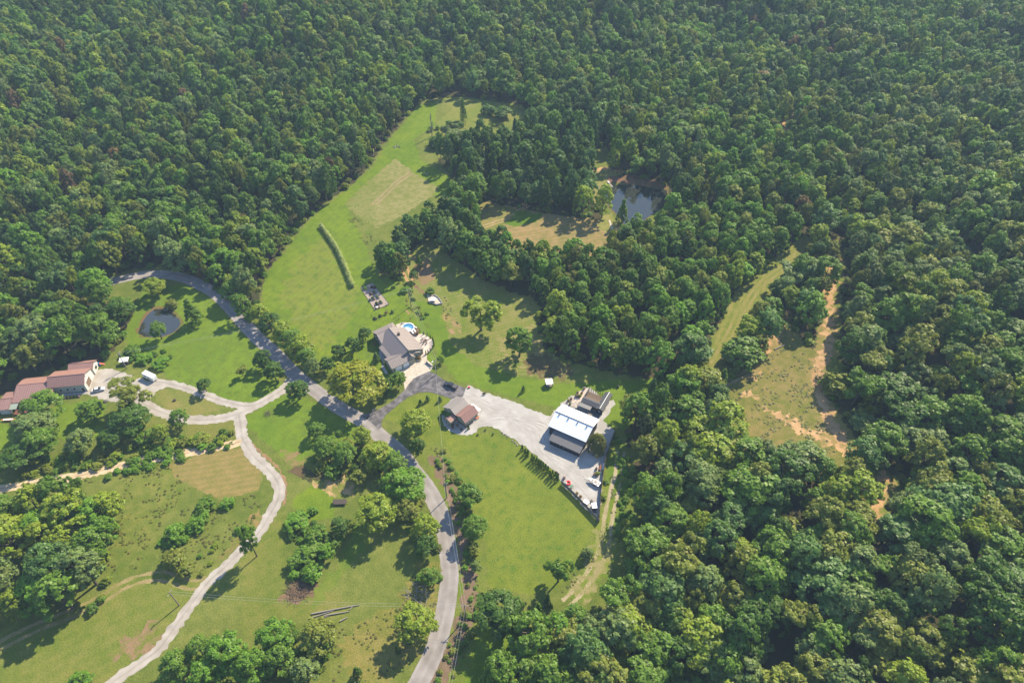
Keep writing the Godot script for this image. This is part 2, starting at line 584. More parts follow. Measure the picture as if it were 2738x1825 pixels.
func regions() -> void:
	# clearings
	open_areas = [
		pv([-57.2, -429.3, -64.0, -412.6, -69.9, -392.3, -76.4, -370.6, -80.4, -345.7, -88.8, -322.8, -99.7, -305.8, -106.7, -286.1, -110.7, -266.3, -114.9, -251.1, -114.0, -240.0, -110.9, -226.6, -99.1, -209.8, -80.6, -191.9, -63.6, -175.5, -46.7, -175.5, -30.5, -184.7, -39.9, -209.8, -48.2, -243.2, -55.4, -244.7, -62.7, -251.1, -63.3, -261.1, -52.8, -275.1, -42.3, -290.0, -30.5, -295.8, -27.1, -316.3, -35.5, -338.6, -42.6, -351.4, -31.9, -359.3, -16.8, -362.9, 1.0, -373.2, 14.0, -395.1, 6.8, -421.8, -33.2, -433.2]),
		pv([-50.7, -242.2, -50.7, -256.1, -46.4, -270.8, -40.7, -278.8, -36.5, -273.0, -28.1, -257.7, -17.4, -247.9, -5.1, -238.5, 8.6, -231.0, 12.3, -226.6, 10.9, -209.8, 14.2, -199.4, 21.9, -192.4, 35.6, -187.1, 44.0, -184.2, 55.9, -182.8, 68.3, -184.2, 79.2, -178.8, 70.1, -175.5, 53.7, -167.8, 42.5, -157.3, 41.4, -148.4, 18.7, -135.4, -28.9, -164.6, -44.3, -199.4]),
		pv([-16.3, -309.2, 5.5, -302.6, 25.5, -295.8, 46.4, -291.9, 51.5, -297.8, 53.6, -286.2, 47.7, -271.5, 44.6, -251.1, 21.4, -256.1, 0.8, -261.1, -14.1, -271.5, -17.8, -286.2]),
		pv([70.3, -176.6, 80.7, -177.7, 91.4, -194.3, 103.4, -213.8, 113.2, -229.4, 125.2, -244.6, 139.6, -259.1, 148.7, -271.3, 146.3, -280.6, 131.4, -266.3, 114.7, -250.5, 101.2, -236.1, 91.6, -219.4, 83.5, -203.2, 74.7, -190.7, 68.3, -184.2]),
		pv([75.1, -152.7, 92.2, -137.6, 113.0, -130.4, 122.3, -141.4, 120.9, -158.4, 119.9, -174.1, 125.2, -187.8, 130.3, -197.2, 123.0, -196.2, 119.5, -206.7, 120.8, -219.8, 113.0, -211.9, 107.0, -201.3, 97.7, -191.5, 82.9, -179.9, 77.1, -168.7]),
		pv([37.9, -337.2, 54.2, -335.4, 65.9, -332.2, 77.6, -329.9, 83.9, -324.1, 84.7, -307.9, 76.8, -287.0, 65.1, -274.4, 51.9, -270.8, 47.3, -293.9, 44.0, -306.7, 39.9, -322.8]),
		pv([-110.5, -225.1, -112.2, -213.9, -124.5, -227.1, -138.2, -240.0, -153.8, -250.5, -165.1, -253.8, -176.6, -251.8, -187.0, -247.3, -198.5, -241.6, -191.1, -229.5, -175.6, -229.5, -166.0, -222.2, -162.7, -207.2, -165.4, -191.9, -170.9, -192.4, -186.9, -187.1, -190.0, -177.7, -202.2, -168.9, -241.1, -162.5, -168.5, -54.3, -8.7, -54.3, -9.2, -70.6, 0.5, -77.8, -28.1, -154.3, -63.6, -175.5, -98.4, -207.2]),
		pv([-28.9, -164.6, 19.2, -144.6, 45.6, -150.3, 42.6, -135.4, 43.1, -121.7, 40.5, -110.6, 34.8, -98.8, 25.8, -88.6, 10.6, -80.9, 0.5, -77.8, -6.7, -68.4, -14.4, -54.3, -31.5, -54.3, -24.0, -103.1]),
		pv([47.0, -365.4, 56.2, -368.0, 58.2, -350.5, 54.3, -336.3, 37.2, -334.0, 36.6, -343.3, 46.8, -348.1]),
		ribbon([123.2, -178.3, 127.7, -195.2, 135.8, -216.6, 144.5, -238.7, 153.6, -259.9, 157.6, -278.6], 9.0),
		ribbon([111.8, -109.3, 117.2, -117.4, 122.2, -126.0, 128.0, -134.9], 10.0),
		ribbon([154.3, -360.4, 168.5, -392.3, 178.9, -421.8, 187.2, -447.5], 5.0),
		pv([-88.1, -201.9, -30.9, -189.5, -10.9, -166.7, -17.4, -133.6, -61.4, -162.5]),
	]
	# woods standing inside the clearings
	woods = [
		pv([-176.1, -121.7, -156.6, -123.3, -143.5, -126.7, -132.5, -126.7, -126.5, -113.7, -123.8, -98.8, -122.3, -90.6, -131.6, -85.3, -142.5, -84.0, -153.8, -81.5]),
	]
	ponds = [
		pv([46.8, -317.7, 48.6, -322.4, 51.9, -324.3, 55.1, -325.7, 58.3, -326.3, 65.1, -326.3, 70.2, -325.3, 75.2, -324.1, 80.1, -322.2, 83.8, -321.5, 82.3, -310.3, 78.1, -303.1, 71.3, -296.9, 64.8, -289.3, 60.2, -286.8, 57.1, -289.3, 55.0, -296.9, 51.4, -304.8, 49.4, -312.1]),
		pv([-159.1, -209.5, -159.8, -215.5, -159.3, -220.8, -157.7, -224.7, -151.9, -224.7, -148.2, -221.6, -143.9, -217.0, -142.4, -214.0, -143.6, -210.3, -146.3, -207.7, -151.5, -207.0, -156.2, -207.3]),
	]
	kept_clear = [
		pv([-205.8, -175.5, -193.6, -184.7, -169.3, -196.8, -159.6, -182.3, -156.2, -162.5, -186.6, -152.3]),
	]


func ribbon(flat: Array, wide: float) -> PackedVector2Array:
	var p := pv(flat)
	var l := PackedVector2Array()
	var r := PackedVector2Array()
	for i in p.size():
		var d := (p[mini(i + 1, p.size() - 1)] - p[maxi(i - 1, 0)]).normalized().orthogonal() * wide / 2.0
		l.append(p[i] + d)
		r.append(p[i] - d)
	r.reverse()
	l.append_array(r)
	return l


# a smooth line through points
func curve(flat: Array, step := 1.5) -> PackedVector2Array:
	var p := pv(flat)
	var out := PackedVector2Array()
	for i in p.size() - 1:
		var a := p[maxi(i - 1, 0)]
		var d := p[mini(i + 2, p.size() - 1)]
		var m := maxi(1, int(p[i].distance_to(p[i + 1]) / step))
		for k in m:
			out.append(p[i].cubic_interpolate(p[i + 1], a, d, float(k) / m))
	out.append(p[p.size() - 1])
	return out


func flat_of(p: PackedVector2Array) -> Array:
	var a := []
	for q in p:
		a.append(q.x)
		a.append(q.y)
	return a


func in_any(p: Vector2, areas: Array[PackedVector2Array]) -> bool:
	for a in areas:
		if Geometry2D.is_point_in_polygon(p, a):
			return true
	return false


func wooded(p: Vector2) -> bool:
	if in_any(p, woods):
		return true
	return not in_any(p, open_areas) and not in_any(p, kept_clear) and not in_any(p, ponds)


# ---------------------------------------------------------------- the ground

const MAP_X := -235.0
const MAP_Z := -455.0
const MAP_M := 410.0
const MAP_N := 2048
var map := PackedByteArray()
var fine: PackedByteArray
var mid_n: PackedByteArray
var broad_n: PackedByteArray


func noise_bytes(sd: int, freq: float, octaves: int) -> PackedByteArray:
	var n := FastNoiseLite.new()
	n.seed = sd
	n.noise_type = FastNoiseLite.TYPE_SIMPLEX_SMOOTH
	n.frequency = freq
	n.fractal_octaves = octaves
	var im := n.get_image(MAP_N, MAP_N, false, false, true)
	im.convert(Image.FORMAT_L8)
	return im.get_data()


# lays a kind of ground inside an outline: two base colours (linear) that grains mix; rag roughens the edge, stripes run in the direction given
func paint(outline: PackedVector2Array, ca: Color, cb: Color, rag := 0.8, cover := 1.0, stripe := 0.0, turn := 0.0, period := 2.0, blotch := 0.5) -> void:
	var a := ca.linear_to_srgb()
	var b := cb.linear_to_srgb()
	var k := MAP_N / MAP_M
	var pts := PackedVector2Array()
	for i in outline.size():
		var p := outline[i]
		var q := outline[(i + 1) % outline.size()]
		var m := maxi(1, int(p.distance_to(q) / 0.7))
		var nrm := (q - p).normalized().orthogonal()
		for j in m:
			var e := p.lerp(q, float(j) / m)
			e += nrm * (noise.get_noise_2d(e.x * 3.0, e.y * 3.0) * 1.6 + noise.get_noise_2d(e.x * 18.0, e.y * 18.0)) * rag
			pts.append((e - Vector2(MAP_X, MAP_Z)) * k)
	var lo := pts[0].y
	var hi := pts[0].y
	for p in pts:
		lo = minf(lo, p.y)
		hi = maxf(hi, p.y)
	var y0 := clampi(int(lo), 0, MAP_N - 1)
	var y1 := clampi(int(hi), 0, MAP_N - 1)
	var rows: Array = []
	rows.resize(y1 - y0 + 1)
	for i in rows.size():
		rows[i] = []
	for i in pts.size():
		var p := pts[i]
		var q := pts[(i + 1) % pts.size()]
		if p.y > q.y:
			var t := p
			p = q
			q = t
		if q.y - p.y < 1e-6:
			continue
		var ya := maxi(ceili(p.y), y0)
		var yb := mini(ceili(q.y) - 1, y1)
		for y in range(ya, yb + 1):
			rows[y - y0].append(p.x + (q.x - p.x) * (y - p.y) / (q.y - p.y))
	var ar := a.r * 255.0
	var ag := a.g * 255.0
	var ab := a.b * 255.0
	var dr := (b.r - a.r) * 255.0
	var dg := (b.g - a.g) * 255.0
	var db := (b.b - a.b) * 255.0
	var sx := sin(deg_to_rad(turn)) * TAU / period / k
	var sz := cos(deg_to_rad(turn)) * TAU / period / k
	for y in range(y0, y1 + 1):
		var xs: Array = rows[y - y0]
		xs.sort()
		for s in range(0, xs.size() - 1, 2):
			var xa := maxi(int(xs[s]), 0)
			var xb := mini(int(xs[s + 1]), MAP_N - 1)
			for x in range(xa, xb + 1):
				var i := y * MAP_N + x
				var f := fine[i] / 255.0
				var t := 0.25 * (f - 0.5) + mid_n[i] / 255.0 * (1.0 - blotch) + broad_n[i] / 255.0 * blotch
				if stripe > 0.0:
					t += stripe * (0.35 + mid_n[(i * 3 + 777) % mid_n.size()] / 255.0) * 0.6 * sin(sx * x + sz * y + 0.012 * broad_n[i])
				t = clampf((t - 0.5) * 1.7 + 0.5, 0.0, 1.0)
				var g := 0.79 + 0.42 * f
				var o := i * 3
				if cover < 1.0 and f * 0.4 + mid_n[i] / 255.0 * 0.6 > cover:
					continue
				map[o] = clampi(int((ar + dr * t) * g), 0, 255)
				map[o + 1] = clampi(int((ag + dg * t) * g), 0, 255)
				map[o + 2] = clampi(int((ab + db * t) * g), 0, 255)


func rut(flat: Array, wide: float, ca: Color, cb: Color, cover := 1.0) -> void:
	var c := curve(flat)
	for side in [-0.5, 0.5]:
		var off := PackedVector2Array()
		for i in c.size():
			off.append(c[i] + (c[mini(i + 1, c.size() - 1)] - c[maxi(i - 1, 0)]).normalized().orthogonal() * side * wide)
		paint(ribbon(flat_of(off), wide * 0.42), ca, cb, 0.25, cover)


func ground() -> void:
	map.resize(MAP_N * MAP_N * 3)
	fine = noise_bytes(21, 0.42, 2)
	mid_n = noise_bytes(22, 0.045, 3)
	broad_n = noise_bytes(23, 0.007, 3)
	var whole := pv([MAP_X - 5, MAP_Z - 5, MAP_X + MAP_M + 5, MAP_Z - 5, MAP_X + MAP_M + 5, MAP_Z + MAP_M + 5, MAP_X - 5, MAP_Z + MAP_M + 5])
	var litter := Color(0.054, 0.040, 0.023)
	var under := Color(0.029, 0.038, 0.013)
	var rough_a := Color(0.066, 0.092, 0.014)
	var rough_b := Color(0.122, 0.132, 0.030)
	var lawn_a := Color(0.064, 0.112, 0.008)
	var lawn_b := Color(0.112, 0.152, 0.012)
	var lush_a := Color(0.067, 0.113, 0.010)
	var lush_b := Color(0.104, 0.153, 0.014)
	var dry_a := Color(0.162, 0.130, 0.054)
	var dry_b := Color(0.108, 0.112, 0.029)
	var earth_a := Color(0.173, 0.112, 0.061)
	var earth_b := Color(0.112, 0.076, 0.040)
	var clay_a := Color(0.374, 0.241, 0.126)
	var clay_b := Color(0.238, 0.144, 0.068)
	paint(whole, litter, under, 0.0)
	for a in open_areas:
		paint(a, rough_a, rough_b, 1.6)
	# the mown fields and lawns
	paint(pv([-110.9, -226.6, -113.6, -240.0, -113.0, -254.4, -109.1, -268.0, -104.9, -288.1, -97.4, -305.9, -87.6, -323.7, -78.4, -345.7, -73.2, -375.9, -67.4, -393.4, -60.8, -421.8, -49.7, -424.3, -47.4, -395.1, -58.9, -375.9, -52.7, -352.9, -35.2, -334.0, -30.0, -318.5, -40.8, -313.4, -67.6, -351.4, -87.1, -305.9, -72.0, -271.5, -61.4, -244.7, -44.8, -229.5, -34.4, -209.8, -30.7, -187.1, -47.3, -180.0, -64.0, -177.7, -80.6, -191.9, -99.1, -209.8]), lawn_a, lawn_b, 0.8, 1.0, 0.10, 64.0, 2.6, 0.5)
	paint(pv([-103.9, -229.5, -102.5, -257.7, -93.2, -278.8, -75.5, -244.7, -66.6, -226.6, -75.4, -201.9, -82.1, -199.4]), Color(0.097, 0.119, 0.018), Color(0.133, 0.148, 0.025), 3.0, 0.62, 0.22, 64.0, 2.6, 0.3)
	paint(pv([-50.3, -431.3, -33.2, -433.2, 1.1, -421.8, 6.6, -408.5, -15.0, -392.3, 1.0, -375.9, -29.8, -368.0, -44.1, -370.6, -56.0, -373.2, -47.4, -395.1, -37.9, -415.7]), Color(0.090, 0.122, 0.018), Color(0.144, 0.140, 0.036), 1.0)
	paint(pv([-67.7, -352.9, -78.2, -330.8, -88.0, -305.9, -77.6, -293.9, -68.0, -285.4, -55.2, -297.0, -43.2, -314.2, -39.2, -321.9, -52.3, -335.4]), Color(0.176, 0.162, 0.068), Color(0.097, 0.115, 0.022), 0.9, 1.0, 0.12, 38.0, 2.4, 0.35)
	rut([-72.7, -305.9, -67.9, -316.3, -63.0, -328.1, -56.2, -338.1], 2.2, Color(0.238, 0.169, 0.094), Color(0.158, 0.133, 0.065))
	paint(pv([-54.4, -244.7, -47.7, -257.7, -35.0, -267.3, -15.3, -246.3, 11.4, -226.6, 10.4, -209.8, 14.7, -196.3, 26.8, -186.6, 14.5, -181.9, -4.5, -186.6, -16.9, -191.4, -26.5, -201.9, -31.0, -226.6, -44.8, -229.5]), Color(0.079, 0.113, 0.014), Color(0.155, 0.144, 0.050), 0.8, 1.0, 0.2, 22.0, 1.9, 0.5)
	paint(pv([-6.5, -201.9, 10.1, -215.2, 15.3, -195.6, 26.9, -187.1, 12.8, -182.8, -4.5, -187.1]), Color(0.079, 0.115, 0.014), Color(0.194, 0.155, 0.072), 2.0, 0.75, 0.3, -12.0, 1.8, 0.3)
	paint(pv([7.0, -195.6, 15.3, -194.8, 26.0, -187.5, 21.4, -182.8, 11.0, -182.8, 5.1, -187.1]), Color(0.108, 0.068, 0.040), Color(0.079, 0.072, 0.025), 2.2, 0.66)
	paint(pv([-45.5, -256.1, -39.6, -259.4, -35.7, -244.7, -41.9, -240.0, -45.5, -246.3]), Color(0.187, 0.119, 0.072), Color(0.130, 0.101, 0.043), 1.2)
	paint(pv([-30.6, -220.8, -25.7, -219.4, -21.1, -211.2, -21.6, -205.8, -27.0, -209.8]), Color(0.216, 0.144, 0.079), Color(0.122, 0.115, 0.036), 1.4, 0.5)
	paint(pv([-59.4, -244.7, -48.2, -243.2, -44.8, -229.5, -32.0, -226.6, -25.6, -201.9, -15.1, -189.9, -1.0, -184.2, 21.2, -179.6, 45.5, -181.9, 68.4, -183.3, 79.1, -178.2, 70.1, -175.5, 53.8, -168.4, 42.5, -157.3, 20.3, -162.5, 14.0, -168.9, -12.9, -177.7, -21.7, -182.3, -30.4, -194.4, -35.7, -213.9, -47.4, -226.6]), lush_a, Color(0.101, 0.144, 0.014), 0.9, 1.0, 0.10, 8.0, 3.0, 0.5)
	paint(pv([-54.4, -244.7, -49.4, -244.7, -42.5, -226.6, -38.2, -220.8, -42.5, -216.6, -46.4, -226.6]), Color(0.086, 0.130, 0.011), rough_b, 1.0)
	paint(pv([-48.3, -162.5, -41.2, -171.5, -32.3, -175.5, -22.8, -172.1, -20.3, -157.3, -4.2, -154.3, 6.9, -146.5, 18.7, -135.4, 29.0, -119.2, 21.1, -104.6, 15.2, -97.4, 5.2, -93.9, -7.5, -96.7, -8.5, -110.6, -16.4, -128.4, -25.3, -139.0, -34.2, -154.3, -45.0, -161.4]), Color(0.076, 0.108, 0.012), Color(0.119, 0.140, 0.019), 0.7, 1.0, 0.05, 35.0, 2.4, 0.45)
	paint(pv([-12.4, -86.6, 0.5, -84.0, 1.7, -77.8, -6.7, -68.4, -14.4, -54.3, -24.7, -54.3, -16.6, -71.8]), lush_a, lawn_b, 1.0)
	paint(pv([-165.8, -219.4, -166.5, -236.1, -150.5, -241.0, -133.9, -229.5, -113.1, -207.2, -97.4, -189.9, -90.3, -179.6, -96.2, -170.6, -106.0, -169.7, -119.3, -174.8, -133.1, -180.5, -140.3, -187.1, -157.5, -198.6, -163.6, -208.5]), lush_a, lush_b, 1.0, 1.0, 0.08, 50.0, 3.0)
	paint(pv([-88.8, -174.4, -79.8, -172.1, -63.0, -162.5, -51.9, -153.3, -52.2, -150.3, -66.0, -152.3, -75.0, -142.7, -83.7, -146.5, -93.5, -154.3, -100.0, -161.4, -95.5, -167.8]), lush_a, lush_b, 0.9)
	paint(pv([-174.2, -168.9, -157.0, -172.1, -149.7, -154.3, -162.4, -151.3, -172.1, -158.3]), lush_a, lush_b, 0.8)
	paint(pv([-201.3, -161.4, -187.2, -159.4, -178.1, -157.3, -176.1, -150.3, -191.8, -144.6]), lush_a, lush_b, 0.8)
	paint(pv([-139.7, -174.4, -132.3, -178.2, -118.9, -173.7, -107.7, -167.8, -120.5, -163.3, -130.6, -166.3]), Color(0.094, 0.119, 0.022), Color(0.158, 0.137, 0.043), 0.8)
	paint(pv([-119.9, -161.4, -104.0, -162.9, -99.6, -153.3, -109.7, -150.0, -119.3, -150.3]), Color(0.086, 0.108, 0.018), Color(0.130, 0.122, 0.032), 0.8)
	# drier and weedier patches in the lawns
	for dry in [pv([-110.9, -226.6, -108.2, -264.5, -88.1, -318.5, -76.6, -336.3, -61.4, -244.7, -41.6, -226.6, -30.9, -189.5, -64.4, -180.0, -85.7, -199.4]), pv([-45.1, -162.5, -22.8, -172.1, -4.2, -154.3, 18.7, -135.4, 27.9, -119.2, 13.9, -97.4, -8.2, -98.8, -17.2, -130.1]), pv([-165.1, -232.4, -134.9, -229.5, -91.8, -180.0, -103.0, -171.0, -133.8, -182.3]), pv([-95.2, -166.7, -79.8, -172.1, -53.6, -154.3, -75.4, -144.6])]:
		paint(dry, Color(0.101, 0.115, 0.023), Color(0.083, 0.119, 0.014), 2.0, 0.40)
		paint(dry, Color(0.054, 0.106, 0.009), Color(0.077, 0.122, 0.013), 2.0, 0.33)
	# below the lane: hay, rough pasture and a mown slope
	paint(pv([-136.8, -136.9, -122.4, -142.0, -110.5, -131.9, -112.9, -123.8, -115.9, -114.8, -114.7, -102.8, -124.3, -99.9, -127.8, -105.7, -134.6, -127.8]), Color(0.068, 0.098, 0.013), Color(0.125, 0.130, 0.028), 1.2, 1.0, 0.0, 0.0, 2.0, 0.35)
	paint(pv([-122.1, -141.2, -110.4, -146.4, -98.1, -149.1, -87.9, -139.8, -87.1, -131.2, -97.1, -127.0, -107.1, -130.9, -117.2, -135.8]), Color(0.180, 0.137, 0.050), Color(0.126, 0.115, 0.032), 0.6, 1.0, 0.28, 12.0, 2.2, 0.3)
	paint(pv([-125.0, -91.7, -123.2, -97.1, -110.8, -101.1, -93.7, -98.0, -97.1, -90.6, -101.0, -81.3, -105.9, -74.5, -111.4, -69.0, -125.9, -65.4, -144.9, -65.4, -151.0, -76.5, -139.6, -83.3, -132.1, -89.0]), Color(0.079, 0.108, 0.014), Color(0.133, 0.133, 0.032), 1.0, 1.0, 0.12, 32.0, 3.4, 0.5)
	rut([-93.9, -98.5, -98.7, -97.1, -107.7, -99.9, -114.4, -99.1, -119.7, -96.6, -124.3, -92.5, -131.7, -88.0, -139.9, -83.9, -147.4, -78.9], 2.6, Color(0.216, 0.169, 0.086), Color(0.137, 0.126, 0.043), 0.66)
	paint(pv([-112.5, -81.3, -105.9, -83.9, -101.8, -80.8, -104.7, -79.4, -102.7, -76.5, -111.1, -75.5, -115.3, -76.0]), Color(0.180, 0.119, 0.068), Color(0.115, 0.094, 0.040), 2.2, 0.52)
	paint(pv([-87.3, -121.2, -84.6, -123.8, -81.8, -119.9, -84.0, -115.4, -87.4, -109.3, -92.9, -103.9, -93.8, -105.1, -88.6, -113.5]), clay_b, rough_a, 1.0, 0.6)
	paint(pv([-95.7, -152.3, -91.8, -148.7, -83.8, -142.4, -79.5, -136.3, -76.6, -129.8, -76.8, -124.7, -81.3, -139.0, -89.3, -145.9, -95.1, -151.2]), Color(0.259, 0.158, 0.086), Color(0.122, 0.079, 0.043), 0.6)
	paint(pv([-83.1, -146.6, -77.5, -147.3, -73.1, -140.3, -76.9, -139.6]), earth_a, rough_b, 1.6, 0.55)
	paint(pv([-68.9, -133.6, -64.4, -136.3, -57.8, -136.9, -52.8, -133.6, -53.2, -129.1, -58.6, -129.1, -65.0, -127.9, -68.6, -129.8]), clay_a, Color(0.180, 0.137, 0.058), 2.0, 0.5)
	paint(pv([-78.9, -138.3, -69.7, -135.0, -58.1, -139.0, -60.9, -141.7, -67.2, -139.0, -76.0, -140.3]), Color(0.122, 0.072, 0.043), under, 1.2, 0.7)
	paint(pv([-74.5, -126.6, -69.3, -133.0, -60.6, -127.9, -59.2, -120.5, -65.9, -119.3, -72.3, -124.1]), lush_a, lawn_b, 1.0)
	paint(pv([-82.9, -113.4, -77.2, -124.1, -70.4, -100.1, -64.1, -98.6, -46.9, -90.9, -60.7, -87.5, -73.7, -82.3, -78.0, -80.9, -84.9, -105.5]), Color(0.076, 0.104, 0.014), Color(0.133, 0.130, 0.032), 1.0, 1.0, 0.1, 40.0, 3.0)
	paint(pv([-70.0, -94.4, -66.7, -99.1, -60.1, -98.6, -60.0, -93.4, -64.7, -90.4, -70.5, -92.4]), Color(0.162, 0.104, 0.061), Color(0.094, 0.065, 0.036), 1.4, 0.72)
	paint(pv([-51.2, -116.9, -48.3, -118.7, -45.6, -111.1, -53.4, -100.1, -58.0, -90.9, -60.3, -89.9, -59.1, -98.6, -52.5, -106.6]), Color(0.061, 0.104, 0.011), Color(0.108, 0.133, 0.022), 1.4)
	paint(pv([-44.4, -87.0, -34.3, -90.9, -28.9, -104.4, -23.9, -105.5, -22.1, -94.9, -23.4, -87.0, -26.3, -78.1, -34.4, -68.6, -43.3, -68.6, -49.5, -78.1]), Color(0.090, 0.104, 0.016), Color(0.169, 0.140, 0.043), 1.6)
	# the dead brush along the road bank, and its green verges
	paint(ribbon([-30.1, -150.3, -22.9, -137.2, -18.0, -123.3, -15.3, -109.1, -12.8, -97.4, -13.0, -86.6, -15.8, -79.0, -19.5, -69.5, -21.8, -60.6], 10.0), Color(0.072, 0.108, 0.011), rough_b, 1.2)
	paint(ribbon([-28.2, -145.5, -22.0, -134.5, -18.0, -121.7, -14.9, -107.6, -12.8, -96.7, -13.4, -87.3, -15.9, -80.2, -18.9, -73.0, -21.1, -67.2], 4.2), Color(0.166, 0.112, 0.079), Color(0.094, 0.072, 0.040), 1.0, 0.78)
	# the farm tracks
	paint(pv([38.6, -154.3, 41.4, -148.4, 38.7, -135.4, 38.2, -121.7, 35.5, -110.6, 29.6, -100.2, 20.8, -91.2, 16.3, -93.3, 22.4, -103.1, 28.9, -118.4, 31.2, -131.9, 35.0, -146.5]), Color(0.065, 0.112, 0.009), Color(0.122, 0.140, 0.022), 1.2)
	rut([39.0, -147.4, 37.5, -138.1, 34.3, -128.4, 31.5, -118.4, 29.5, -109.8, 25.2, -101.7, 19.7, -94.6, 16.2, -91.2], 2.6, Color(0.288, 0.241, 0.166), Color(0.187, 0.162, 0.086), 0.75)
	paint(ribbon([31.1, -115.3, 28.0, -105.3, 22.6, -97.4, 19.7, -93.9], 7.0), Color(0.187, 0.162, 0.079), rough_b, 1.8, 0.55)
	rut([-47.7, -262.2, -49.4, -257.3, -50.3, -254.1, -49.6, -250.2, -48.2, -246.3, -46.7, -243.2], 2.2, Color(0.346, 0.216, 0.115), Color(0.245, 0.158, 0.079))
	paint(ribbon([-45.1, -241.4, -43.1, -238.4, -41.0, -236.2, -39.1, -234.3], 1.4), earth_a, earth_b, 0.4)
	paint(pv([-46.9, -223.4, -45.7, -223.0, -44.7, -221.1, -45.2, -220.3]), clay_b, earth_a, 0.2)
	paint(pv([-30.3, -220.0, -29.0, -220.6, -26.1, -215.9, -26.8, -214.9, -30.0, -216.6]), clay_b, rough_b, 1.0, 0.6)
	# field with cut straw beyond the belt of trees
	paint(open_areas[2], Color(0.216, 0.148, 0.068), Color(0.119, 0.112, 0.032), 1.0, 1.0, 0.22, 14.0, 2.6, 0.35)
	paint(pv([-16.3, -307.9, 2.0, -302.6, 0.9, -293.9, -5.7, -286.2, -14.3, -280.6, -17.9, -288.1]), Color(0.083, 0.115, 0.018), Color(0.173, 0.137, 0.050), 1.0, 1.0, 0.2, 14.0, 2.6)
	rut([-15.6, -285.4, -8.0, -290.0, -0.2, -294.7, 4.3, -301.0, 8.9, -305.9], 2.0, Color(0.317, 0.223, 0.122), Color(0.202, 0.151, 0.072), 0.8)
	paint(pv([3.2, -301.0, 16.6, -297.8, 12.0, -290.0, 0.9, -286.2, -3.5, -288.1]), lush_a, lawn_a, 0.8)
	paint(pv([45.5, -293.9, 51.6, -298.6, 53.8, -288.1, 48.4, -278.8, 43.7, -286.2]), Color(0.108, 0.126, 0.022), Color(0.259, 0.194, 0.094), 1.0, 0.9)
	paint(pv([37.5, -338.6, 53.9, -344.7, 60.4, -336.3, 53.4, -327.2, 45.5, -318.5, 47.4, -301.8, 42.4, -310.0, 41.8, -331.7]), Color(0.115, 0.133, 0.029), Color(0.216, 0.158, 0.079), 1.2)
	paint(ribbon([36.2, -338.1, 44.9, -340.0, 53.8, -343.3], 3.0), clay_a, clay_b, 0.5)
	paint(pv([52.9, -334.0, 66.3, -335.4, 77.7, -330.8, 85.2, -325.0, 82.9, -318.5, 72.1, -325.0, 58.2, -328.1, 53.4, -327.2]), Color(0.144, 0.072, 0.047), Color(0.065, 0.061, 0.022), 0.8)
	for p in ponds:
		var c := p.duplicate()
		var big: Array[PackedVector2Array] = Geometry2D.offset_polygon(c, 1.0)
		paint(big[0], Color(0.119, 0.072, 0.036), Color(0.072, 0.086, 0.016), 0.8)
	# the strip field and the scrub
	paint(open_areas[3], Color(0.090, 0.115, 0.016), Color(0.162, 0.148, 0.043), 0.8, 1.0, 0.22, 62.0, 2.4, 0.4)
	rut([68.3, -184.2, 78.4, -187.1, 88.7, -201.9, 101.0, -223.1, 114.8, -241.6, 127.8, -253.7, 142.9, -269.7], 2.4, Color(0.194, 0.158, 0.065), Color(0.130, 0.122, 0.036), 0.5)
	paint(open_areas[4], Color(0.088, 0.100, 0.018), Color(0.170, 0.132, 0.048), 1.4, 1.0, 0.0, 0.0, 2.0, 0.35)
	for spot in [
		pv([103.8, -155.9, 109.0, -154.0, 115.3, -155.7, 118.0, -150.3, 119.6, -143.4, 114.7, -141.0, 112.2, -146.6, 106.5, -150.0, 101.9, -152.4]),
		pv([113.3, -216.2, 118.5, -221.6, 120.2, -219.9, 114.0, -208.9, 107.5, -198.6, 100.3, -191.3, 100.4, -195.2, 107.2, -204.0]),
		pv([93.3, -184.3, 98.4, -187.7, 100.0, -185.8, 96.1, -182.1, 92.0, -181.4]),
		pv([89.5, -176.1, 94.6, -173.3, 94.8, -170.9, 90.6, -173.6]),
		pv([94.6, -167.5, 101.1, -162.3, 107.0, -156.3, 104.8, -154.3, 98.8, -159.8])]:
		paint(spot, clay_b, rough_b, 2.6, 0.62)
		paint(spot, clay_a, clay_b, 2.0, 0.58)
	for t in [[116.0, -142.5, 116.6, -153.5, 116.7, -163.1, 117.6, -174.4, 121.3, -184.8, 127.7, -195.2, 135.5, -216.7, 144.2, -238.7, 153.2, -260.0, 157.6, -278.6], [114.8, -114.9, 120.8, -125.1, 126.9, -134.0], [154.3, -360.4, 168.5, -392.3, 178.9, -421.8, 187.2, -447.5]]:
		paint(ribbon(flat_of(curve(t)), 7.0), clay_b, rough_b, 2.0, 0.55)
		paint(ribbon(flat_of(curve(t)), 3.6), clay_a, clay_b, 1.4, 0.64)
	rut([78.5, -175.4, 83.7, -179.9, 90.6, -183.9, 97.3, -186.5], 2.4, Color(0.245, 0.194, 0.108), Color(0.144, 0.122, 0.050), 0.8)

	var im := Image.create_from_data(MAP_N, MAP_N, false, Image.FORMAT_RGB8, map)
	var m := StandardMaterial3D.new()
	m.resource_name = "grass_and_soil"
	m.albedo_texture = ImageTexture.create_from_image(im)
	m.texture_repeat = false
	m.roughness = 0.95
	m.metallic_specular = 0.2
	# one sheet, close-meshed where it is seen and reaching to the horizon
	var xs := PackedFloat32Array([-6000, -3500, -2000, -1300, -900, -700])
	var x := -560.0
	while x <= 560.0:
		xs.append(x)
		x += 2.5
	xs.append_array(PackedFloat32Array([700, 900, 1300, 2000, 3500, 6000]))
	var zs := PackedFloat32Array([-6000, -3500, -2200, -1500, -1100, -900])
	var z := -760.0
	while z <= 20.0:
		zs.append(z)
		z += 2.5
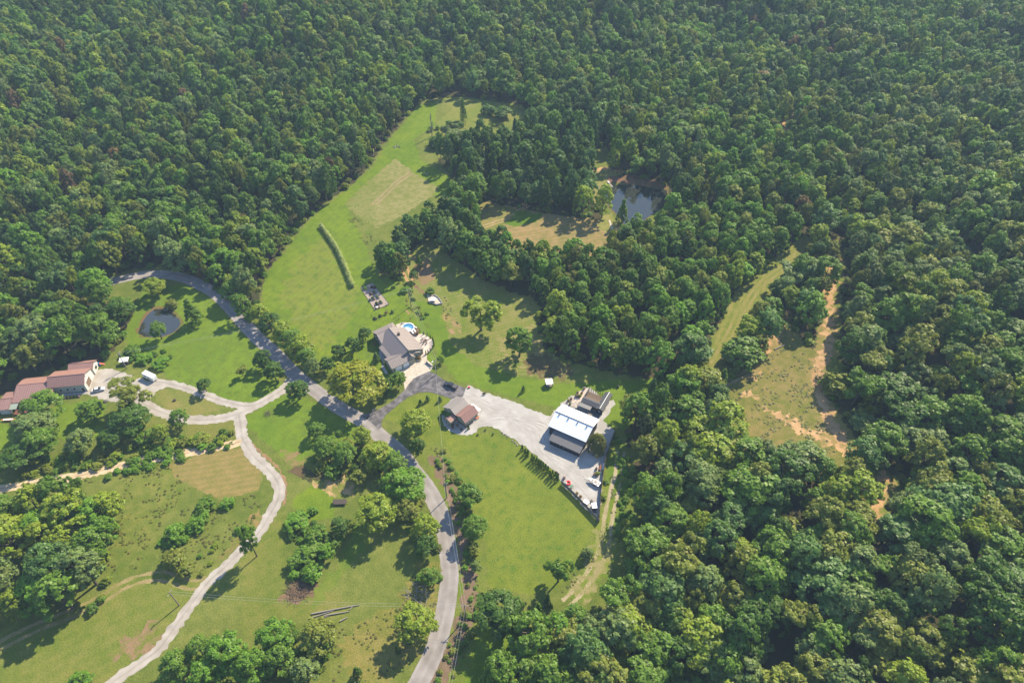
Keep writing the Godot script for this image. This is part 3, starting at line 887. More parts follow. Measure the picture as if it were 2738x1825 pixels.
	zs.append_array(PackedFloat32Array([100, 250, 600, 1500, 3000]))
	var v := PackedVector3Array()
	var nn := PackedVector3Array()
	var uv := PackedVector2Array()
	var ix := PackedInt32Array()
	for zz in zs:
		for xx in xs:
			var qx := clampf(xx, -900.0, 900.0)
			var qz := clampf(zz, -1100.0, 250.0)
			var h := height(qx, qz)
			nn.append(Vector3(height(qx - 2.0, qz) - height(qx + 2.0, qz), 4.0, height(qx, qz - 2.0) - height(qx, qz + 2.0)).normalized())
			v.append(Vector3(xx, h - pond_dip(xx, zz), zz))
			uv.append(Vector2((xx - MAP_X) / MAP_M, (zz - MAP_Z) / MAP_M))
	var w := xs.size()
	for j in zs.size() - 1:
		for i in w - 1:
			var b := j * w + i
			ix.append_array(PackedInt32Array([b, b + 1, b + w, b + 1, b + w + 1, b + w]))
	var a := []
	a.resize(Mesh.ARRAY_MAX)
	a[Mesh.ARRAY_VERTEX] = v
	a[Mesh.ARRAY_NORMAL] = nn
	a[Mesh.ARRAY_TEX_UV] = uv
	a[Mesh.ARRAY_INDEX] = ix
	var mesh := ArrayMesh.new()
	mesh.add_surface_from_arrays(Mesh.PRIMITIVE_TRIANGLES, a)
	tag(put("ground", mesh, m), "grass fields, tracks and forest floor of the valley", "ground", "", "structure")


# a road laid along a line: edges a little uneven, wheel lanes worn to another tone than crown and shoulders
func road(called: String, label: String, flat: Array, wide: float, m: StandardMaterial3D, lift: float, rag := 0.12, wide_end := -1.0, lane := 0.86, crown := 1.0) -> void:
	var c := curve(flat, 1.0)
	var v := PackedVector3Array()
	var nn := PackedVector3Array()
	var cc := PackedColorArray()
	var ix := PackedInt32Array()
	var across := [-0.5, -0.43, -0.28, -0.14, 0.0, 0.14, 0.28, 0.43, 0.5]
	var tones := [0.94, 1.04, lane, lane, crown, lane, lane, 1.04, 0.94]
	var last := across.size() - 1
	for i in c.size():
		var d := (c[mini(i + 1, c.size() - 1)] - c[maxi(i - 1, 0)]).normalized().orthogonal()
		var w := lerpf(wide, wide_end, float(i) / c.size()) if wide_end > 0.0 else wide
		for k in across.size():
			var off: float = across[k] * w
			if k == 0 or k == last:
				off += signf(off) * rag * 2.2 * noise.get_noise_2d(i * 9.0, 60.0 * k)
			var p := c[i] + d * off
			v.append(Vector3(p.x, height(p.x, p.y) + lift + 0.04 - 0.16 * absf(across[k]), p.y))
			nn.append(Vector3.UP)
			var g: float = tones[k] * (1.0 + 0.16 * noise.get_noise_2d(i * 1.3, 40.0 * k) + 0.12 * noise.get_noise_2d(i * 0.16, 9.0))
			cc.append(Color(g, g, g))
		if i > 0:
			for k in last:
				var b := (i - 1) * across.size() + k
				ix.append_array(PackedInt32Array([b, b + 1, b + across.size(), b + 1, b + across.size() + 1, b + across.size()]))
	var worn: StandardMaterial3D = m.duplicate()
	worn.vertex_color_use_as_albedo = true
	tag(put(called, leaf_mesh(v, nn, cc, ix), worn), label, "road", "", "structure")


func sheet(called: String, label: String, outline: PackedVector2Array, m: Material, lift: float, rag := 0.0, category := "yard") -> void:
	var pts := PackedVector2Array()
	for attempt in 4:
		pts.clear()
		for i in outline.size():
			var p := outline[i]
			var q := outline[(i + 1) % outline.size()]
			var k := maxi(1, int(p.distance_to(q) / 0.8))
			var nrm := (q - p).normalized().orthogonal()
			for j in k:
				var e := p.lerp(q, float(j) / k)
				pts.append(e + nrm * (noise.get_noise_2d(e.x * 4.0, e.y * 4.0) + 0.5 * noise.get_noise_2d(e.x * 13.0, e.y * 13.0)) * rag)
		if not Geometry2D.triangulate_polygon(pts).is_empty():
			break
		rag *= 0.5
	tag(put(called, Shape.new().prism(pts, lift - 0.05, lift).done(), m), label, category, "", "structure")


func roads_and_yards() -> void:
	road("road", "grey asphalt road winding down through the valley", [-198.3, -232.4, -193.1, -236.1, -184.8, -242.2, -172.8, -247.3, -162.0, -247.9, -149.7, -244.4, -137.3, -237.0, -131.0, -231.8, -123.7, -224.2, -115.3, -214.7, -106.0, -204.5, -98.7, -197.9, -90.4, -188.7, -83.7, -182.1, -76.3, -175.9, -70.0, -170.8, -64.0, -166.3, -56.0, -161.2, -48.9, -154.7, -42.6, -149.0, -38.5, -144.6, -34.5, -139.0, -29.7, -132.7, -25.8, -126.0, -22.6, -118.4, -20.9, -111.1, -19.6, -103.1, -19.4, -94.9, -20.1, -87.3, -21.4, -80.5, -22.8, -75.6, -24.5, -71.6, -27.0, -66.1, -30.4, -59.5], 5.7, mats["asphalt"], 0.07, 0.1)
	road("gravel_drive", "pale gravel drive curving from the road to the red roofed house", [-87.5, -181.9, -89.6, -176.4, -96.0, -170.4, -103.2, -164.6, -111.4, -161.8, -120.3, -161.8, -127.6, -163.5, -135.4, -166.5, -142.0, -170.2, -147.8, -174.4], 4.1, mats["lane_gravel"], 0.055, 0.5, -1.0, 1.06, 0.78)
	road("gravel_drive", "upper branch of the gravel drive along the lawn", [-97.5, -169.1, -102.3, -168.4, -109.4, -170.2, -117.3, -173.2, -125.3, -176.6, -133.2, -179.3, -142.0, -181.4], 3.3, mats["lane_gravel"], 0.05, 0.5, -1.0, 1.06, 0.74)
	road("gravel_lane", "pale gravel lane running down the slope past the mown hay patch", [-103.2, -164.6, -101.0, -159.4, -98.7, -153.3, -94.7, -148.0, -91.1, -144.0, -87.5, -141.0, -83.1, -136.8, -80.1, -132.4, -79.3, -127.5, -80.4, -121.7, -82.2, -115.4, -84.0, -111.8, -86.1, -108.6, -89.9, -102.8, -93.6, -97.7, -96.5, -90.6, -99.2, -83.3, -101.3, -77.9, -105.4, -73.6, -109.8, -69.7, -115.6, -63.9], 4.2, mats["lane_gravel"], 0.045, 0.45, 3.1, 1.06, 0.80)
	road("dirt_lane", "sandy lane with two wheel tracks above the rough pasture", [-98.5, -152.7, -100.5, -150.7, -109.7, -148.4, -121.1, -145.2, -132.6, -143.1, -143.3, -139.2, -153.9, -136.1, -162.1, -134.7, -170.0, -132.4, -178.3, -131.2], 3.4, mat("lane_earth", Color(0.41, 0.315, 0.20), 0.95, mats["lane_gravel"].albedo_texture, 23.0), 0.04, 0.5, -1.0, 1.08, 0.68)
	sheet("gravel_yard", "gravel parking yard before the red roofed house", pv([-167.8, -187.4, -162.6, -188.0, -157.3, -186.7, -148.6, -182.8, -141.1, -180.6, -133.8, -178.4, -138.9, -175.9, -139.4, -172.2, -138.1, -166.3, -145.8, -169.8, -153.8, -170.4, -160.8, -172.9, -166.6, -174.6, -166.0, -178.4]), mats["lane_gravel"], 0.035, 1.0)
	sheet("gravel_yard", "broad white gravel yard around the barn", pv([-20.4, -174.7, -18.8, -177.0, -17.0, -179.2, -11.4, -175.4, -7.8, -174.1, -0.5, -171.0, 6.4, -167.3, 14.5, -163.1, 17.0, -167.3, 19.5, -170.2, 24.7, -174.4, 28.9, -177.6, 31.1, -177.6, 35.7, -171.2, 39.2, -171.4, 39.3, -169.8, 34.4, -161.6, 36.2, -158.6, 38.1, -156.7, 36.4, -152.5, 34.7, -148.5, 32.1, -140.2, 31.2, -135.5, 30.3, -128.8, 29.1, -122.3, 28.4, -119.1, 25.0, -122.9, 21.3, -128.2, 17.0, -133.7, 16.3, -136.0, 14.9, -138.8, 8.8, -145.0, 4.0, -150.0, -0.4, -153.5, -3.7, -155.8, -5.4, -157.5, -7.5, -158.6, -10.0, -158.8, -12.1, -157.6, -13.2, -156.1, -14.8, -154.9, -17.3, -154.2, -19.8, -154.9, -22.8, -156.5, -25.2, -159.0, -26.2, -161.6, -26.3, -164.6, -25.2, -167.3, -23.3, -171.7]), mats["gravel"], 0.045, 0.8)
	var worn_gravel := mat("worn_gravel", Color(0.282, 0.270, 0.260), 0.95, mats["gravel"].albedo_texture, 30.0)
	var lift := 0.052
	for w in [[-19.4, -175.8, -13.4, -171.8, -4.7, -166.8, 3.7, -161.3, 9.5, -157.1, 11.4, -152.0], [-16.1, -174.1, -9.0, -169.0, -0.5, -162.4, 7.0, -154.0, 13.2, -146.0, 20.5, -140.2, 26.1, -136.5], [-12.2, -160.3, -7.2, -162.4, 1.2, -162.4, 9.6, -160.3, 13.3, -158.2], [7.0, -154.0, 10.8, -146.0, 16.9, -138.8, 23.0, -131.0, 26.4, -126.1]]:
		var c := curve(w)
		for side in [-0.75, 0.75]:
			var off := PackedVector2Array()
			for i in c.size():
				off.append(c[i] + (c[mini(i + 1, c.size() - 1)] - c[maxi(i - 1, 0)]).normalized().orthogonal() * side)
			sheet("wheel_track", "faint wheel track worn into the gravel yard", ribbon(flat_of(off), 0.5), worn_gravel, lift, 0.1, "track")
			lift += 0.003
	sheet("asphalt_drive", "dark asphalt driveway from the road up to the farmhouse", pv([-56.3, -163.4, -54.7, -164.8, -51.3, -166.0, -46.0, -170.7, -42.4, -175.6, -40.6, -179.8, -39.0, -182.9, -33.2, -186.8, -30.5, -184.9, -26.1, -181.0, -21.3, -179.1, -18.0, -177.5, -19.0, -173.0, -23.3, -171.9, -30.3, -175.0, -33.1, -175.6, -35.9, -175.3, -40.3, -172.9, -45.1, -167.2, -47.6, -164.0, -48.7, -161.1, -48.5, -158.0, -49.6, -157.1, -52.2, -160.0]), mats["drive_asphalt"], 0.08, 0.12, "driveway")
	sheet("concrete_apron", "pale concrete apron before the farmhouse garage", pv([-45.7, -187.2, -41.2, -190.7, -37.4, -193.7, -37.3, -198.1, -35.1, -198.8, -34.6, -192.3, -35.0, -191.3, -31.8, -188.3, -32.8, -186.7, -39.0, -182.6, -40.6, -179.6, -41.8, -176.4, -42.5, -179.6, -43.5, -184.1]), mats["concrete"], 0.1, 0.0, "driveway")
	sheet("paved_patio", "rounded pinkish paved patio beside the farmhouse", pv([-43.6, -207.8, -39.5, -207.8, -38.3, -208.0, -37.2, -207.6, -35.9, -206.7, -34.6, -205.5, -33.6, -204.3, -33.1, -203.0, -32.9, -201.6, -33.0, -200.3, -33.4, -198.8, -34.1, -197.3, -35.1, -196.0, -36.0, -195.3, -37.1, -195.0, -38.0, -196.9, -40.2, -202.6]), mats["pavers"], 0.12, 0.0, "patio")
	sheet("concrete_path", "narrow concrete walk along the front of the farmhouse", ribbon([-54.1, -198.3, -54.1, -196.3, -52.7, -193.2, -51.8, -191.2, -52.1, -188.8, -50.0, -185.1], 1.1), mats["grey_concrete"], 0.07, 0.0, "path")
	sheet("stone_terrace", "paved terrace with stepping stones beside the pergola sheds", pv([22.4, -168.7, 20.0, -169.9, 24.2, -173.6, 27.6, -176.7, 29.8, -177.5, 27.2, -172.3, 26.2, -170.6, 24.7, -168.3]), mat("terrace", Color(0.50, 0.42, 0.36), 0.95, mats["garden_gravel"].albedo_texture, 4.0), 0.075, 0.2, "patio")


func water() -> void:
	var m := StandardMaterial3D.new()
	m.resource_name = "pond_water"
	m.albedo_color = Color(0.022, 0.025, 0.02).linear_to_srgb()
	m.roughness = 0.05
	m.metallic_specular = 1.0
	for k in 2:
		var big: Array[PackedVector2Array] = Geometry2D.offset_polygon(ponds[k], 2.0)
		tag(put("pond_water", Shape.new().prism(big[0], -0.62, -0.62).done(), m), ["dark farm pond among the trees, reflecting the sky", "small round pond on the lawn inside the bend of the road"][k], "pond", "", "structure")


func planted_trees() -> void:
	tree("broadleaf_tree", "broad", Vector2(-59.6, -172.9), 20.9, 16.0, "gold", "huge golden green tree standing between the road and the farmhouse drive")
	tree("broadleaf_tree", "round", Vector2(-81.5, -172.1), 8.9, 9.0, "dark", "round dark green tree at the mouth of the gravel drive beside the road")
	tree("broadleaf_tree", "round", Vector2(-99.5, -188.4), 7.6, 9.0, "dark", "upper of two dark round trees on the lawn edge beside the road")
	tree("broadleaf_tree", "round", Vector2(-93.3, -181.8), 8.1, 9.0, "dark", "lower of two dark round trees on the lawn edge beside the road")
	tree("broadleaf_tree", "round", Vector2(-61.3, -204.2), 5.8, 7.0, "dark", "small round dark tree nearest the farmhouse wall at the lawn edge")
	tree("broadleaf_tree", "round", Vector2(-65.1, -197.7), 6.4, 7.5, "dark", "round dark tree second from the farmhouse in the lawn row")
	tree("broadleaf_tree", "round", Vector2(-70.3, -194.6), 5.8, 6.5, "dark", "round dark tree third from the farmhouse in the lawn row")
	tree("broadleaf_tree", "round", Vector2(-73.8, -186.8), 6.0, 7.0, "dark", "round dark tree at the road end of the lawn row, beside the golden tree")
	tree("broadleaf_tree", "round", Vector2(-48.7, -174.9), 6.2, 7.5, "dark", "dark round tree squeezed between the golden tree and the concrete apron")
	tree("broadleaf_tree", "round", Vector2(-44.3, -178.6), 6.4, 7.5, "mid", "round green tree at the corner of the concrete apron")
	tree("conifer_tree", "cone", Vector2(-54.9, -192.1), 4.2, 5.0, "blue_green", "little pointed tree by the farmhouse front path")
	tree("broadleaf_tree", "broad", Vector2(-107.3, -215.3), 8.5, 10.0, "yellow_green", "yellowish roadside tree at the top of the row by the mown field")
	tree("broadleaf_tree", "round", Vector2(-101.9, -209.6), 9.1, 10.0, "dark", "dark roadside tree just below the topmost yellowish one")
	tree("broadleaf_tree", "broad", Vector2(-95.0, -203.4), 9.3, 11.0, "yellow_green", "yellow green roadside tree third down the row by the mown field")
	tree("broadleaf_tree", "broad", Vector2(-90.0, -198.1), 9.9, 11.0, "mid", "green roadside tree in the middle of the row by the mown field")
	tree("broadleaf_tree", "broad", Vector2(-85.2, -194.1), 9.8, 11.0, "yellow_green", "largest yellow green roadside tree of the row by the mown field")
	tree("broadleaf_tree", "broad", Vector2(-82.0, -189.9), 8.0, 9.0, "mid", "low green roadside tree below the largest yellow green one")
	tree("broadleaf_tree", "broad", Vector2(-78.7, -185.2), 7.2, 8.0, "grey_green", "pale green roadside tree at the lower end of the row")
	tree("broadleaf_tree", "twin", Vector2(-13.2, -210.3), 16.6, 17.0, "yellow_green", "lone two-lobed tree in the middle of the hay field")
	tree("broadleaf_tree", "round", Vector2(3.0, -194.7), 11.8, 15.5, "mid", "loose dark tree standing alone where the hay field meets the wood")
	tree("pine_tree", "cone", Vector2(-43.5, -253.9), 4.1, 6.0, "mid", "small pine on the bare patch beside the sandy track")
	tree("broadleaf_tree", "round", Vector2(-44.9, -243.1), 4.4, 5.5, "dark", "dark bush like tree beside the bend of the sandy track")
	tree("bush", "shrub", Vector2(-36.7, -234.7), 5.1, 3.5, "mid", "shrub behind the wedge shaped concrete terrace")
	tree("bush", "shrub", Vector2(-48.5, -235.4), 5.1, 3.0, "lush", "bright shrub on the weedy slope near the overhead line pole")
	tree("broadleaf_tree", "round", Vector2(-28.7, -191.0), 3.0, 4.0, "mid", "young round tree on the lawn beside the lamp pole")
	tree("conifer_tree", "cone", Vector2(4.4, -175.8), 2.2, 3.6, "mid", "small pointed evergreen alone on the strip lawn above the gravel")
	tree("conifer_tree", "cone", Vector2(-34.9, -169.2), 2.2, 3.0, "dark", "small evergreen first in the cluster on the drive island lawn")
	tree("conifer_tree", "cone", Vector2(-32.4, -170.9), 2.3, 3.2, "dark", "taller small evergreen second in the cluster on the drive island lawn")
	tree("conifer_tree", "cone", Vector2(-27.6, -170.8), 2.2, 3.0, "blue_green", "small evergreen beside the tan garage roof on the drive island")
	tree("broadleaf_tree", "broad", Vector2(-35.5, -155.7), 11.6, 11.0, "yellow_green", "yellow green tree on the lawn across the drive from the golden tree")
	tree("bush", "shrub", Vector2(-23.5, -161.9), 3.9, 4.0, "lush", "leafy bush against the garage annex wall")
	tree("willow_tree", "willow", Vector2(30.2, -147.7), 7.1, 9.0, "willow", "weeping willow at the corner of the barn")
	tree("broadleaf_tree", "broad", Vector2(-33.4, -145.8), 6.1, 9.0, "dark", "dark tree in the roadside brush below the drive mouth")
	tree("broadleaf_tree", "broad", Vector2(-14.3, -125.2), 9.2, 11.0, "mid", "uppermost of the big trees between road bank and lower lawn")
	tree("broadleaf_tree", "broad", Vector2(-12.2, -113.8), 8.6, 10.0, "mid", "middle big tree between road bank and lower lawn")
	tree("bush", "shrub", Vector2(-12.2, -107.3), 4.4, 6.0, "olive", "bushy tree below the big pair beside the lower lawn")
	tree("bush", "shrub", Vector2(-11.3, -101.8), 4.0, 6.0, "grey_green", "greyish bush at the tail of the tree row beside the lower lawn")
	tree("broadleaf_tree", "broad", Vector2(-46.9, -141.5), 11.8, 11.0, "yellow_green", "yellowish tree leaning over the road below the drive mouth")
	tree("broadleaf_tree", "broad", Vector2(-53.4, -150.2), 7.1, 9.0, "yellow_green", "smaller yellowish tree at the road edge facing the drive mouth")
	tree("broadleaf_tree", "broad", Vector2(-65.8, -146.0), 8.9, 9.0, "mid", "green tree on the slope under the lawn by the gravel drive")
	tree("broadleaf_tree", "broad", Vector2(-71.0, -153.9), 6.3, 7.0, "mid", "small tree on the slope just below the road")
	tree("broadleaf_tree", "broad", Vector2(-58.6, -142.4), 9.1, 9.0, "mid", "green tree on the slope behind the yellowish pair")
	tree("broadleaf_tree", "broad", Vector2(-35.8, -128.6), 15.0, 13.0, "lush", "broad green tree overhanging the road at its bend")
	tree("broadleaf_tree", "broad", Vector2(-43.0, -118.1), 14.2, 13.0, "yellow_green", "big light green tree above the shaded meadow")
	tree("broadleaf_tree", "broad", Vector2(-34.2, -120.7), 8.5, 9.0, "olive", "olive tree filling the gap beside the road below its bend")
	tree("broadleaf_tree", "broad", Vector2(-27.6, -113.2), 8.5, 11.0, "yellow_green", "bright yellow green tree at the road edge by the shaded meadow")
	tree("broadleaf_tree", "broad", Vector2(-27.2, -107.6), 7.9, 8.0, "dark", "dark bushy tree under the bright yellow green one")
	tree("broadleaf_tree", "broad", Vector2(-24.8, -97.8), 6.3, 7.0, "mid", "small roadside tree beside the fallen dead branches")
	tree("broadleaf_tree", "broad", Vector2(-27.4, -82.4), 11.6, 12.0, "yellow_green", "big yellow green tree standing alone at the lower road edge")
	tree("conifer_tree", "cone", Vector2(-32.5, -76.8), 2.2, 5.0, "dark", "thin dark evergreen on the rough slope near the bottom road")
	tree("conifer_tree", "cone", Vector2(-42.9, -70.5), 3.6, 6.0, "dark", "dark evergreen on the rough slope at the picture's lower edge")
	tree("bush", "shrub", Vector2(-70.2, -117.7), 9.3, 5.0, "lush", "topmost thicket tree beside the gravel lane bend")
	tree("bush", "shrub", Vector2(-63.0, -112.2), 9.2, 6.0, "mid", "middle thicket tree with a dense green crown")
	tree("broadleaf_tree", "round", Vector2(-55.4, -115.3), 6.4, 6.0, "dark", "dark soft tree on the outer side of the thicket")
	tree("bush", "shrub", Vector2(-64.0, -105.9), 8.4, 6.0, "mid", "rounded thicket tree above its lower end")
	tree("bush", "shrub", Vector2(-61.7, -99.8), 7.2, 5.5, "lush", "lowest thicket tree above the brown brush pile")
	tree("bush", "shrub", Vector2(-68.0, -103.8), 6.0, 5.0, "mid", "thicket tree overhanging the mown slope")
	tree("bush", "shrub", Vector2(-58.6, -106.4), 6.2, 7.0, "lush", "low thicket tree facing the shaded meadow")
	tree("broadleaf_tree", "broad", Vector2(-66.2, -78.1), 10.7, 12.0, "lush", "large bright green tree below the fallen logs")
	tree("broadleaf_tree", "broad", Vector2(-64.1, -73.0), 9.6, 11.0, "mid", "rounded green tree just under the large bright green one")
	tree("broadleaf_tree", "broad", Vector2(-54.9, -79.0), 10.8, 11.0, "olive", "yellowish olive tree below the fallen logs")
	tree("broadleaf_tree", "broad", Vector2(-56.9, -70.1), 8.3, 9.0, "grey_green", "greyish tree with reddish tips low on the slope")
	tree("broadleaf_tree", "broad", Vector2(-71.3, -70.5), 10.4, 12.0, "lush", "green tree at the foot of the bright clump beside the lane")
	tree("broadleaf_tree", "broad", Vector2(-78.7, -73.5), 11.4, 13.0, "lush", "biggest tree of the bright clump beside the lower lane")
	tree("broadleaf_tree", "broad", Vector2(-87.2, -75.4), 7.5, 10.0, "mid", "tree at the lane edge of the bright clump")
	tree("broadleaf_tree", "broad", Vector2(-92.7, -71.6), 8.6, 9.0, "mid", "tree standing at the lane side near the bottom")
	tree("broadleaf_tree", "broad", Vector2(-83.3, -69.0), 9.4, 10.0, "lush", "tree at the foot of the bright clump")
	tree("bush", "shrub", Vector2(-118.7, -68.4), 7.4, 5.0, "lush", "bush on the lower mown slope")
	tree("broadleaf_tree", "broad", Vector2(-80.8, -106.5), 6.4, 18.0, "mid", "tall narrow tree leaning over the gravel lane with a long shadow")
	tree("bush", "shrub", Vector2(-108.6, -113.6), 7.0, 6.0, "lush", "bright bush in the middle of the rough pasture")
	tree("bush", "shrub", Vector2(-103.2, -116.8), 6.8, 5.0, "lush", "low bright bush beside the tall one in the rough pasture")
	tree("bush", "shrub", Vector2(-105.3, -104.0), 8.1, 8.0, "olive", "olive brown tree at the end of the rough pasture strip")
	tree("bush", "shrub", Vector2(-100.6, -101.0), 5.6, 5.0, "olive", "small olive bush above the faint mown track")
	tree("bush", "shrub", Vector2(-102.7, -124.0), 7.5, 4.0, "mid", "bush on the bank below the mown hay patch")
	tree("bush", "shrub", Vector2(-95.4, -125.3), 5.8, 3.5, "lush", "low bush further along the bank below the mown hay patch")
	tree("broadleaf_tree", "broad", Vector2(-173.9, -163.1), 15.1, 11.0, "mid", "broad tree hiding the west wing of the red roofed house")
	tree("broadleaf_tree", "broad", Vector2(-172.2, -153.9), 14.4, 11.0, "grey_green", "pale tree below the west wing of the red roofed house")
	tree("broadleaf_tree", "round", Vector2(-156.5, -162.5), 9.7, 8.5, "mid", "neat round tree on the lawn before the red roofed house")
	tree("broadleaf_tree", "open", Vector2(-142.4, -167.1), 14.9, 13.0, "olive", "open crowned tree at the edge of the gravel parking yard")
	tree("broadleaf_tree", "broad", Vector2(-139.6, -156.5), 14.8, 11.0, "dark", "dense dark tree below the open crowned one")
	tree("broadleaf_tree", "broad", Vector2(-122.5, -159.1), 7.3, 8.0, "mid", "small tree between the gravel drive and the grass island")
	tree("broadleaf_tree", "broad", Vector2(-166.1, -146.7), 12.2, 11.0, "mid", "tree on the bank above the sandy lane")
	tree("broadleaf_tree", "broad", Vector2(-153.5, -148.0), 10.5, 10.0, "grey_green", "pale tree between the round one and the sandy lane")
	tree("broadleaf_tree", "broad", Vector2(-172.2, -140.9), 13.0, 9.0, "dark", "dark tree at the end of the sandy lane")
	tree("broadleaf_tree", "broad", Vector2(-144.5, -149.5), 8.7, 8.0, "dark", "dark tree in the belt above the sandy lane")
	tree("broadleaf_tree", "broad", Vector2(-126.9, -152.2), 6.3, 8.0, "yellow_green", "yellowish small tree in the belt above the sandy lane")
	tree("bush", "shrub", Vector2(-132.5, -151.4), 7.8, 6.0, "mid", "bushy tree in the belt above the sandy lane")
	tree("bush", "shrub", Vector2(-112.8, -151.8), 7.2, 3.5, "olive", "low bushes on the bank under the grass island")
	tree("broadleaf_tree", "round", Vector2(-119.0, -175.9), 5.7, 6.5, "dark", "small dark tree on the lawn beside the upper gravel drive")
	tree("broadleaf_tree", "open", Vector2(-107.0, -184.2), 4.8, 5.0, "olive", "thin young tree on the lawn inside the road bend")
	tree("conifer_tree", "cone", Vector2(-135.7, -214.5), 9.5, 14.0, "mid", "tall broad conifer beside the round pond")
	tree("broadleaf_tree", "broad", Vector2(-147.0, -205.1), 7.2, 8.5, "mid", "small leaning tree at the round pond's near bank")
	tree("bush", "shrub", Vector2(-149.4, -225.3), 6.1, 5.0, "olive", "bush at the far bank of the round pond")
	tree("broadleaf_tree", "broad", Vector2(-158.9, -233.3), 10.8, 9.0, "yellow_green", "yellow green tree between road and round pond")
	tree("broadleaf_tree", "broad", Vector2(-168.6, -219.5), 11.2, 10.0, "mid", "tree crowding the far side of the round pond")
	tree("bush", "shrub", Vector2(-149.0, -192.7), 7.7, 3.5, "lush", "leafy weeds clump behind the white trailer")
	tree("bush", "shrub", Vector2(-141.8, -189.8), 8.0, 3.5, "lush", "leafy weeds clump nearest the lawn behind the white trailer")
	tree("bush", "shrub", Vector2(-155.8, -196.9), 7.8, 4.0, "mid", "bush beside the pole near the white shed roof")
	tree("broadleaf_tree", "broad", Vector2(-3.6, -85.1), 14.2, 14.0, "dark", "great dark round tree between the bottom road and the lower lawn")
	tree("broadleaf_tree", "open", Vector2(14.2, -98.1), 8.6, 13.0, "mid", "bare stemmed tree standing on the lower lawn's end")
	tree("bush", "shrub", Vector2(23.7, -106.3), 4.4, 6.0, "grey_green", "greyish small tree beside the two-track lane")
	tree("conifer_tree", "cone", Vector2(10.5, -89.9), 3.1, 9.0, "dark", "narrow dark evergreen at the foot of the lower lawn")
	tree("conifer_tree", "cone", Vector2(7.7, -87.5), 4.3, 8.0, "mid", "green evergreen beside the narrow dark one")
	tree("broadleaf_tree", "broad", Vector2(44.5, -161.6), 10.5, 13.0, "olive", "olive brown tree at the corner of the yard behind the pergola sheds")
	tree("conifer_tree", "cone", Vector2(53.6, -172.6), 4.9, 11.0, "blue_green", "blue green conifer behind the olive brown tree")
	tree("broadleaf_tree", "broad", Vector2(54.0, -156.0), 11.0, 12.0, "mid", "broad tree on the wood edge behind the pergola sheds")
	tree("broadleaf_tree", "broad", Vector2(63.9, -162.1), 11.2, 11.0, "mid", "broad tree below the small pale roofed stand")
	tree("broadleaf_tree", "broad", Vector2(73.6, -181.8), 8.1, 9.0, "olive", "small olive tree where the strip field opens into the lawn")
	tree("conifer_tree", "cone", Vector2(82.1, -179.4), 5.7, 9.0, "mid", "evergreen at the gate between strip field and scrub")
	tree("broadleaf_tree", "broad", Vector2(92.5, -190.7), 15.9, 13.0, "mid", "large tree between the strip field and the scrub clearing")
	tree("broadleaf_tree", "broad", Vector2(111.0, -217.7), 10.0, 11.0, "mid", "tree between strip field and clay track")
	tree("broadleaf_tree", "broad", Vector2(117.3, -230.2), 9.5, 11.0, "dark", "dark tree higher up between strip field and clay track")
	tree("conifer_tree", "cone", Vector2(-30.2, -400.0), 5.9, 14.0, "mid", "solitary conifer in the far meadow")
	tree("bush", "shrub", Vector2(-14.8, -408.9), 9.8, 8.0, "blue_green", "bushes in the far meadow beside the wood")
	tree("bush", "shrub", Vector2(-6.2, -405.4), 13.6, 8.0, "dark", "dark bushes in the far meadow beside the wood")
	tree("bush", "shrub", Vector2(-44.8, -367.6), 11.2, 8.0, "dark", "bushes under the dead tree in the far meadow")
	tree("bush", "shrub", Vector2(-35.4, -379.5), 10.4, 6.0, "grey_green", "grey green scrub in the far meadow")
	tree("pine_tree", "cone", Vector2(47.4, -307.2), 5.0, 8.0, "dark", "dark pine on the near bank of the forest pond")
	tree("pine_tree", "cone", Vector2(55.6, -289.5), 7.8, 14.0, "mid", "tall pine on the near bank of the forest pond")
	tree("pine_tree", "open", Vector2(40.9, -326.5), 10.2, 20.0, "blue_green", "tall lone pine with a bare slender trunk beside the forest pond")
	tree("broadleaf_tree", "broad", Vector2(18.3, -84.4), 8.3, 10.0, "mid", "broad tree closing the foot of the two-track lane")
	tree("broadleaf_tree", "broad", Vector2(13.0, -81.1), 9.3, 12.0, "lush", "bright tree next to the evergreens under the lower lawn")
	tree("bush", "shrub", Vector2(4.9, -83.2), 6.5, 7.0, "olive", "olive bushes between the great dark tree and the evergreens")
	tree("broadleaf_tree", "broad", Vector2(23.1, -79.7), 9.0, 12.0, "grey_green", "pale tree beside the foot of the two-track lane")
	tree("broadleaf_tree", "round", Vector2(-7.0, -399.6), 8.1, 7.0, "dark", "dark rounded bush tree at the wood corner of the far meadow")
	tree("broadleaf_tree", "broad", Vector2(-40.5, -137.9), 8.7, 10.0, "mid", "tree between road and slope just under the yellowish pair")
	tree("broadleaf_tree", "broad", Vector2(-41.3, -128.3), 6.7, 8.0, "mid", "smaller tree between the broad overhanging one and the big light green one")
	tree("broadleaf_tree", "round", Vector2(-52.7, -134.3), 6.0, 6.0, "olive", "rounded olive tree above the clay bank by the flatbed trailer")
	tree("bush", "shrub", Vector2(-62.1, -136.8), 6.9, 6.0, "mid", "bushy tree on the slope above the clay bank")


# ---------------------------------------------------------------- the forest

const TINTS := {"dark": Vector3(0.080, 0.165, 0.017), "mid": Vector3(0.138, 0.251, 0.022), "yellow_green": Vector3(0.245, 0.329, 0.023), "olive": Vector3(0.210, 0.251, 0.031), "blue_green": Vector3(0.111, 0.212, 0.043), "grey_green": Vector3(0.187, 0.268, 0.068), "lush": Vector3(0.142, 0.286, 0.019), "rust": Vector3(0.262, 0.180, 0.050), "maroon": Vector3(0.194, 0.129, 0.056)}


